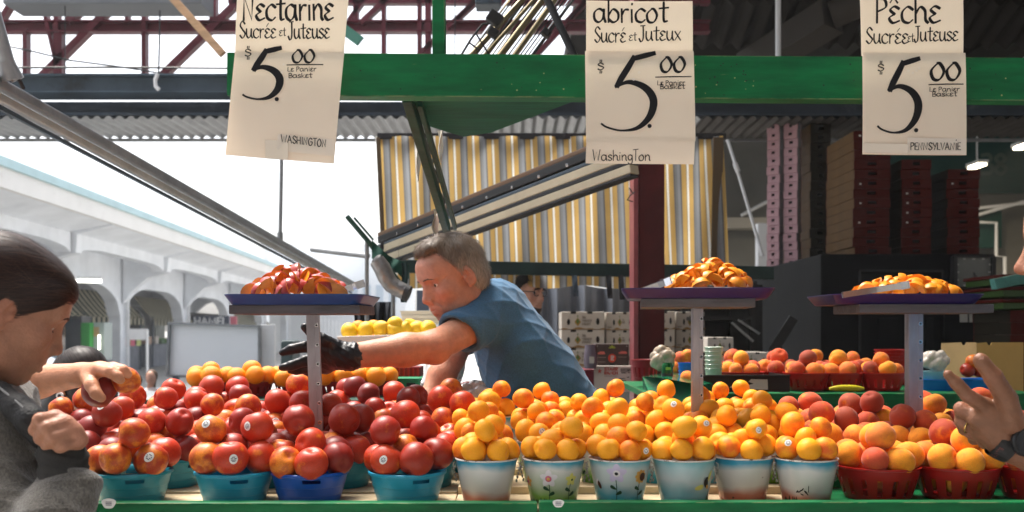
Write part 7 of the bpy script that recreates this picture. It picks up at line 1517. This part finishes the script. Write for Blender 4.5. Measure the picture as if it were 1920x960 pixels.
hairdo(ph, M6, hpr6, .006, (.022, .012, .009), .4, 1800, lambda p: np.stack([-.5+0*p[:, 0], p[:, 1]*4, -1+0*p[:, 0]], 1), 8, .01, .0014, .003, lambda s: s[:, 2] > -.2, jit=.08)
m = MB(); c = P(113, 742, 3.27); m.tube([c, c+Vector((0, -.006, 0))], .012, 18); m.tube([c, c+Vector((0, -.0075, 0))], .006, 12, 1); m.build('badge', [M_STICK, M_BLACK], ph)

# ---- the pointing visitor at the right edge -------------------------------------------
SK5 = (.20, .090, .050)
W5 = P(1893, 832, 1.655); mc = [P(1850, 764, 1.63), P(1834, 786, 1.645), P(1838, 808, 1.665), P(1851, 826, 1.69)]
fg = [[(mc[0], 0.0140), (P(1815, 742, 1.61), 0.0113), (P(1793, 718, 1.605), 0.0101), (P(1777, 702, 1.605), 0.0077)], [(mc[1], 0.0135), (P(1802, 766, 1.665), 0.0115), (P(1803, 784, 1.70), 0.0099), (P(1820, 790, 1.71), 0.0086)],
      [(mc[2], 0.0131), (P(1803, 790, 1.69), 0.0113), (P(1808, 806, 1.715), 0.0097), (P(1826, 810, 1.72), 0.0086)], [(mc[3], 0.0117), (P(1822, 812, 1.71), 0.0099), (P(1826, 824, 1.73), 0.0088), (P(1842, 826, 1.73), 0.0077)]]
t5 = [(P(1896, 790, 1.625), 0.0216), (P(1887, 748, 1.61), 0.0171), (P(1862, 706, 1.60), 0.0149), (P(1842, 680, 1.60), 0.0121), (P(1838, 674, 1.60), 0.0113)]
E5 = P(2140, 960, 1.62)
pr5 = hand_prims(W5, mc, fg, t5, .0170, k=.014)+[ell(P(1876, 800, 1.648), (.032, .020, .034), k=.02), cap(W5, E5, .0275, .042, k=.02)]
V, F = sdf_mesh(pr5, .0026, 2)
V = folds(V, F, .0010, [((200, 90, 120), 1.5, .4, .6), ((120, 160, -260), 1.4, 1.1, .5)])
S5 = P(2140, 655, 1.78)
Vb, Fb = sdf_mesh([cap(E5, S5, .042, .06, k=.03), cap(S5, P(2300, 640, 2.05), .08, .08, k=.05), cap(P(2200, 680, 1.88), P(2220, 1100, 1.88), .12, .12, k=.06)], .012, 2)
Rm = rotm(153, 6); M5 = frame(Rm, (.119, 0, -.036), P(1903, 507, 1.62), 1.0); V5, F5 = sdf_mesh(head_prims(nose=1.1)+[cap((-.02, 0, -.06), (-.07, 0, -.20), .052, .062, k=.03)], .004, 2)
pv = person('visitor at the right edge pointing with thumb raised, wearing a black watch', (P(2300, 0, 1.8).x, 1.8, 0), [(V, F), (Vb, Fb), (xf(V5, M5), F5)], [cols(V, SK5, (.42, .17, .11), [f[1][0] for f in fg]+[t5[2][0]], .012), cols(Vb, SK5), head_col(V5, (.30, .14, .085), (.4, .15, .12), .4)])
hairdo(pv, M5, hpr2, .006, (.03, .02, .015), .3, 500, lambda p: np.stack([-.3+0*p[:, 0], 0*p[:, 0], -.6+0*p[:, 0]], 1), 4, .01, .0016, .004, lambda s: s[:, 2] > -.09)
V, F = sdf_mesh([cap(S5, P(2300, 640, 2.05), .095, .095, k=.05), cap(P(2200, 680, 1.88), P(2220, 1100, 1.88), .15, .15, k=.06), cap(S5, S5.lerp(E5, .35), .075, .07, k=.03)], .014, 2); np_mesh('shirt', V, F, M_SHIRT, pv)
for f_, nm in ((t5, 'thumb'),):
    tip = Vector(t5[4][0]); m = MB(); n_ = Vector((-.35, -.85, .4)).normalized(); u = (Vector(t5[4][0])-Vector(t5[2][0])).normalized(); s_ = u.cross(n_).normalized(); n_ = s_.cross(u)
    m.grid(lambda a, b: tip+s_*(.0085*(2*a-1))+u*(-.010+.016*b-.004*(2*a-1)**2)+n_*(.0128-.0045*(2*a-1)**2-.002*b*b), 8, 8); m.build('nail', pm('nail', (.50, .28, .21), .25, coat=.3), pv)
wa = (E5-W5).normalized(); wc = W5-wa*.010; w1 = wa.cross(Vector((0, -1, 0))).normalized(); w2 = wa.cross(w1)
wt = thing('wristwatch', 'black wristwatch with rubber strap on the pointing hand', 'watch', wc)
m = MB(); m.grid(lambda a, b: wc+wa*(.030*(b-.5))+(w1*math.cos(a*6.2832)+w2*math.sin(a*6.2832))*(.0335+.0012*math.sin(b*3.14)), 48, 6); m.grid(lambda a, b: wc+wa*(.030*(b-.5))+(w1*math.cos(a*6.2832)+w2*math.sin(a*6.2832))*.0305, 48, 6); m.build('strap', pm('black_rubber', (.014, .014, .015), .55, bump=.2, bscale=90), wt)
fc = Vector((0.25, -.93, .1)).normalized(); cc = wc+fc*.034+wa*.004
q = Vector((0, 0, 1)).rotation_difference(fc); b_ = [(0, 0), (.0225, 0), (.0240, .003), (.0240, .008), (.0222, .0105), (.0195, .0108), (.0190, .0092), (0, .0092)]
m = MB(); mm = MB(); mm.lathe(b_, (0, 0, 0), 48); m.add([cc+q @ Vector(v) for v in mm.v], mm.f, 0, True); m.build('case', pm('watch_case', (.02, .02, .022), .3, metal=.3), wt)
m = MB(); mm = MB(); mm.lathe([(0, .0094), (.0188, .0094)], (0, 0, 0), 40); m.add([cc+q @ Vector(v) for v in mm.v], mm.f, 0, True); m.build('dial', pm('watch_glass', (.006, .006, .008), .08, coat=1), wt)
st5 = MB()
def onstrap(x, y):
    a = math.atan2(fc.dot(w2), fc.dot(w1))+.72+x; return wc+wa*y+(w1*math.cos(a)+w2*math.sin(a))*.0354
text(st5, 'SUUNTO', -.02, .78, -.011, .006, onstrap, 0, .22, nib=.1); st5.build('strap_lettering', pm('dim_coral_print', (.24, .07, .06), .5), wt, recalc=False)
rc = Vector(fg[2][1][0]).lerp(Vector(mc[2]), .42); rd = (Vector(mc[2])-Vector(fg[2][1][0])).normalized(); r1 = rd.orthogonal().normalized(); r2 = rd.cross(r1)
m = MB(); m.tube([rc+(r1*math.cos(6.2832*q/24)+r2*math.sin(6.2832*q/24))*.0142 for q in range(25)], .0014, 8); tag(m.build('finger_ring', pm('gold', (.7, .45, .15), .2, metal=1)), 'thin gold ring on the curled finger of the pointing hand', 'ring')

# ---- people sitting across the street ----------------------------------------------------
def sitter(px, py, D, col, label, hair, lean, k=.55):
    c = Vector((0, 0, 0)); c0 = P(px, py, D)
    def put_(V): return V*k+np.array(c0)
    pr = [ell(c, (.085, .09, .115), k=.02), ell(c+Vector((.0, -.095, -.02)), (.014, .022, .02), k=.015), cap(c+Vector((0, 0, -.1)), c+Vector((-.02, 0, -.18)), .05, .05, k=.02)]
    for q in (-1, 1): pr += [cap(c+Vector((q*.17, 0, -.22)), c+Vector((q*.22, -.12, -.45)), .045, .04, k=.02), cap(c+Vector((q*.22, -.12, -.45)), c+Vector((q*.03+lean, -.25, -.22)), .038, .03, k=.02), cap(c+Vector((q*.1, -.05, -.62)), c+Vector((q*.12, -.45, -.62)), .07, .055, k=.03), cap(c+Vector((q*.12, -.45, -.62)), c+Vector((q*.12, -.45, -1.0)), .05, .04, k=.02)]
    V, F = sdf_mesh(pr, .014, 2); o = person(label, (c0.x, c0.y, 0), [(put_(V), F)], [cols(V, (.50, .27, .19))])
    V, F = sdf_mesh([ell(c+Vector((0, .0, -.40)), (.19, .13, .25), k=.04), ell(c+Vector((0, -.15, -.62)), (.18, .25, .09), k=.04)], .016, 2); np_mesh('shirt', put_(V), F, pm('sitter_cloth', col, .8), o)
    V, F = sdf_mesh([ell(c+Vector((0, .035, .03)), (.100, .085, .11), k=.01), cap(c+Vector((0, .06, 0)), c+Vector((0, .07, -.18)), .07, .05, k=.03), ell(c+Vector((0, -.1, -.05)), (.07, .07, .09), k=.01, op='s')], .012, 1); np_mesh('hair', put_(V), F, M_HAIRB, o, np.repeat(np.array([hair]), len(V), 0))
sitter(283, 708, 8.8, (.60, .52, .50), 'seated figure in pale clothes with raised arms across the street', (.10, .06, .04), .0)
sitter(254, 716, 8.9, (.42, .05, .14), 'seated figure in deep pink beside the pale seated one', (.05, .03, .02), -.04)

# ---- the parked car behind the woman --------------------------------------------------------
M_CAR = pm('silver_paint', (.34, .37, .38), .25, metal=.5, coat=.8); M_GLASS = pm('car_glass', (.10, .13, .15), .05, coat=1, spec=.8)
car = thing('parked_car', 'silver parked car partly hidden behind the woman and the reaching arm', 'car', (-3.9, 7.0, 0)); cx0 = -3.95
prof = [(-2.2, .30), (2.0, .30), (2.05, .55), (1.95, .74), (1.2, .90), (.85, .95), (-1.6, .98), (-2.2, .90), (-2.25, .6)]
m = MB(); m.prism([Vector((cx0+x, 6.2, z*.93)) for x, z in prof], (0, 1.6, 0)); m.build('body', M_CAR, car)
m = MB(); top = [(-1.5, .96), (.86, .93), (.10, 1.36), (-.2, 1.42), (-1.0, 1.42)]
a = [Vector((cx0+x, 6.27+(z-.95)*.35, z-.06)) for x, z in top]; b = [Vector((cx0+x, 7.73-(z-.95)*.35, z-.06)) for x, z in top]
m.add(a+b, [(0, 1, 2, 3, 4)[::-1], (5, 6, 7, 8, 9)]+[(q, (q+1) % 5, 5+(q+1) % 5, 5+q) for q in range(5)]); m.build('windows', M_GLASS, car)
m = MB(); m.box((cx0-.55, 7.0, 1.37), (.95, 1.1, .04), bev=.015); m.build('roof', M_CAR, car)
for y in (6.25, 7.75):
    m = MB(); sg = 1 if y < 7 else -1; m.span((cx0+.88, y+sg*.01, .87), (cx0+.08, y+sg*.15, 1.33), .05, .05, up=Vector((0, 1, 0))); m.build('pillar', M_BLACK, car); m = MB(); m.span((cx0-.55, y+sg*.01, .89), (cx0-.55, y+sg*.16, 1.36), .06, .04, up=Vector((0, 1, 0))); m.build('pillar', M_BLACK, car)
m = MB(); c = P(70, 746, 6.1); m.box(c, (.20, .10, .12), bev=.04); m.span(c+Vector((.05, .05, -.05)), c+Vector((.1, .15, -.09)), .04, .04); m.build('wing_mirror', M_BLACK, car)
for x in (-1.35, 1.25):
    for y in (6.25, 7.7):
        m = MB(); m.tube([(cx0+x, y-.1, .31), (cx0+x, y+.1, .31)], .31, 28); wh = m.build('wheel', M_BLACK, car); m = MB(); m.tube([(cx0+x, y-.11, .31), (cx0+x, y+.11, .31)], .19, 20); m.build('rim', M_GALV, wh)
for y in (6.4, 7.6): m = MB(); m.box((cx0+1.98, y, .68), (.12, .28, .12), bev=.03); m.build('headlight', M_STEEL, car)

# ------------------------------------------------------------------ repeated labels told apart by where they lie
ORDS = ['leftmost', 'second', 'third', 'fourth']
from collections import defaultdict
dd = defaultdict(list)
for o, lab, c, q in ALLFRUIT: dd[lab].append(o)
for lab, os_ in dd.items():
    if len(os_) < 2: continue
    zs = [o.location.z for o in os_]
    if len(os_) == 2 and abs(zs[0]-zs[1]) > .012:
        os_.sort(key=lambda o: -o.location.z); wd = ['higher', 'lower']
    elif len(os_) == 2 and abs(os_[0].location.x-os_[1].location.x) > .012:
        os_.sort(key=lambda o: o.location.x); wd = ['left-hand', 'right-hand']
    elif len(os_) == 2:
        os_.sort(key=lambda o: o.location.y); wd = ['nearer', 'farther']
    else:
        os_.sort(key=lambda o: o.location.x); wd = ['leftmost']+['inner']*(len(os_)-2)+['rightmost']
        if len(os_) == 4: wd = ['leftmost', 'inner left', 'inner right', 'rightmost']
    for o, w_ in zip(os_, wd): o['label'] = w_+' '+lab
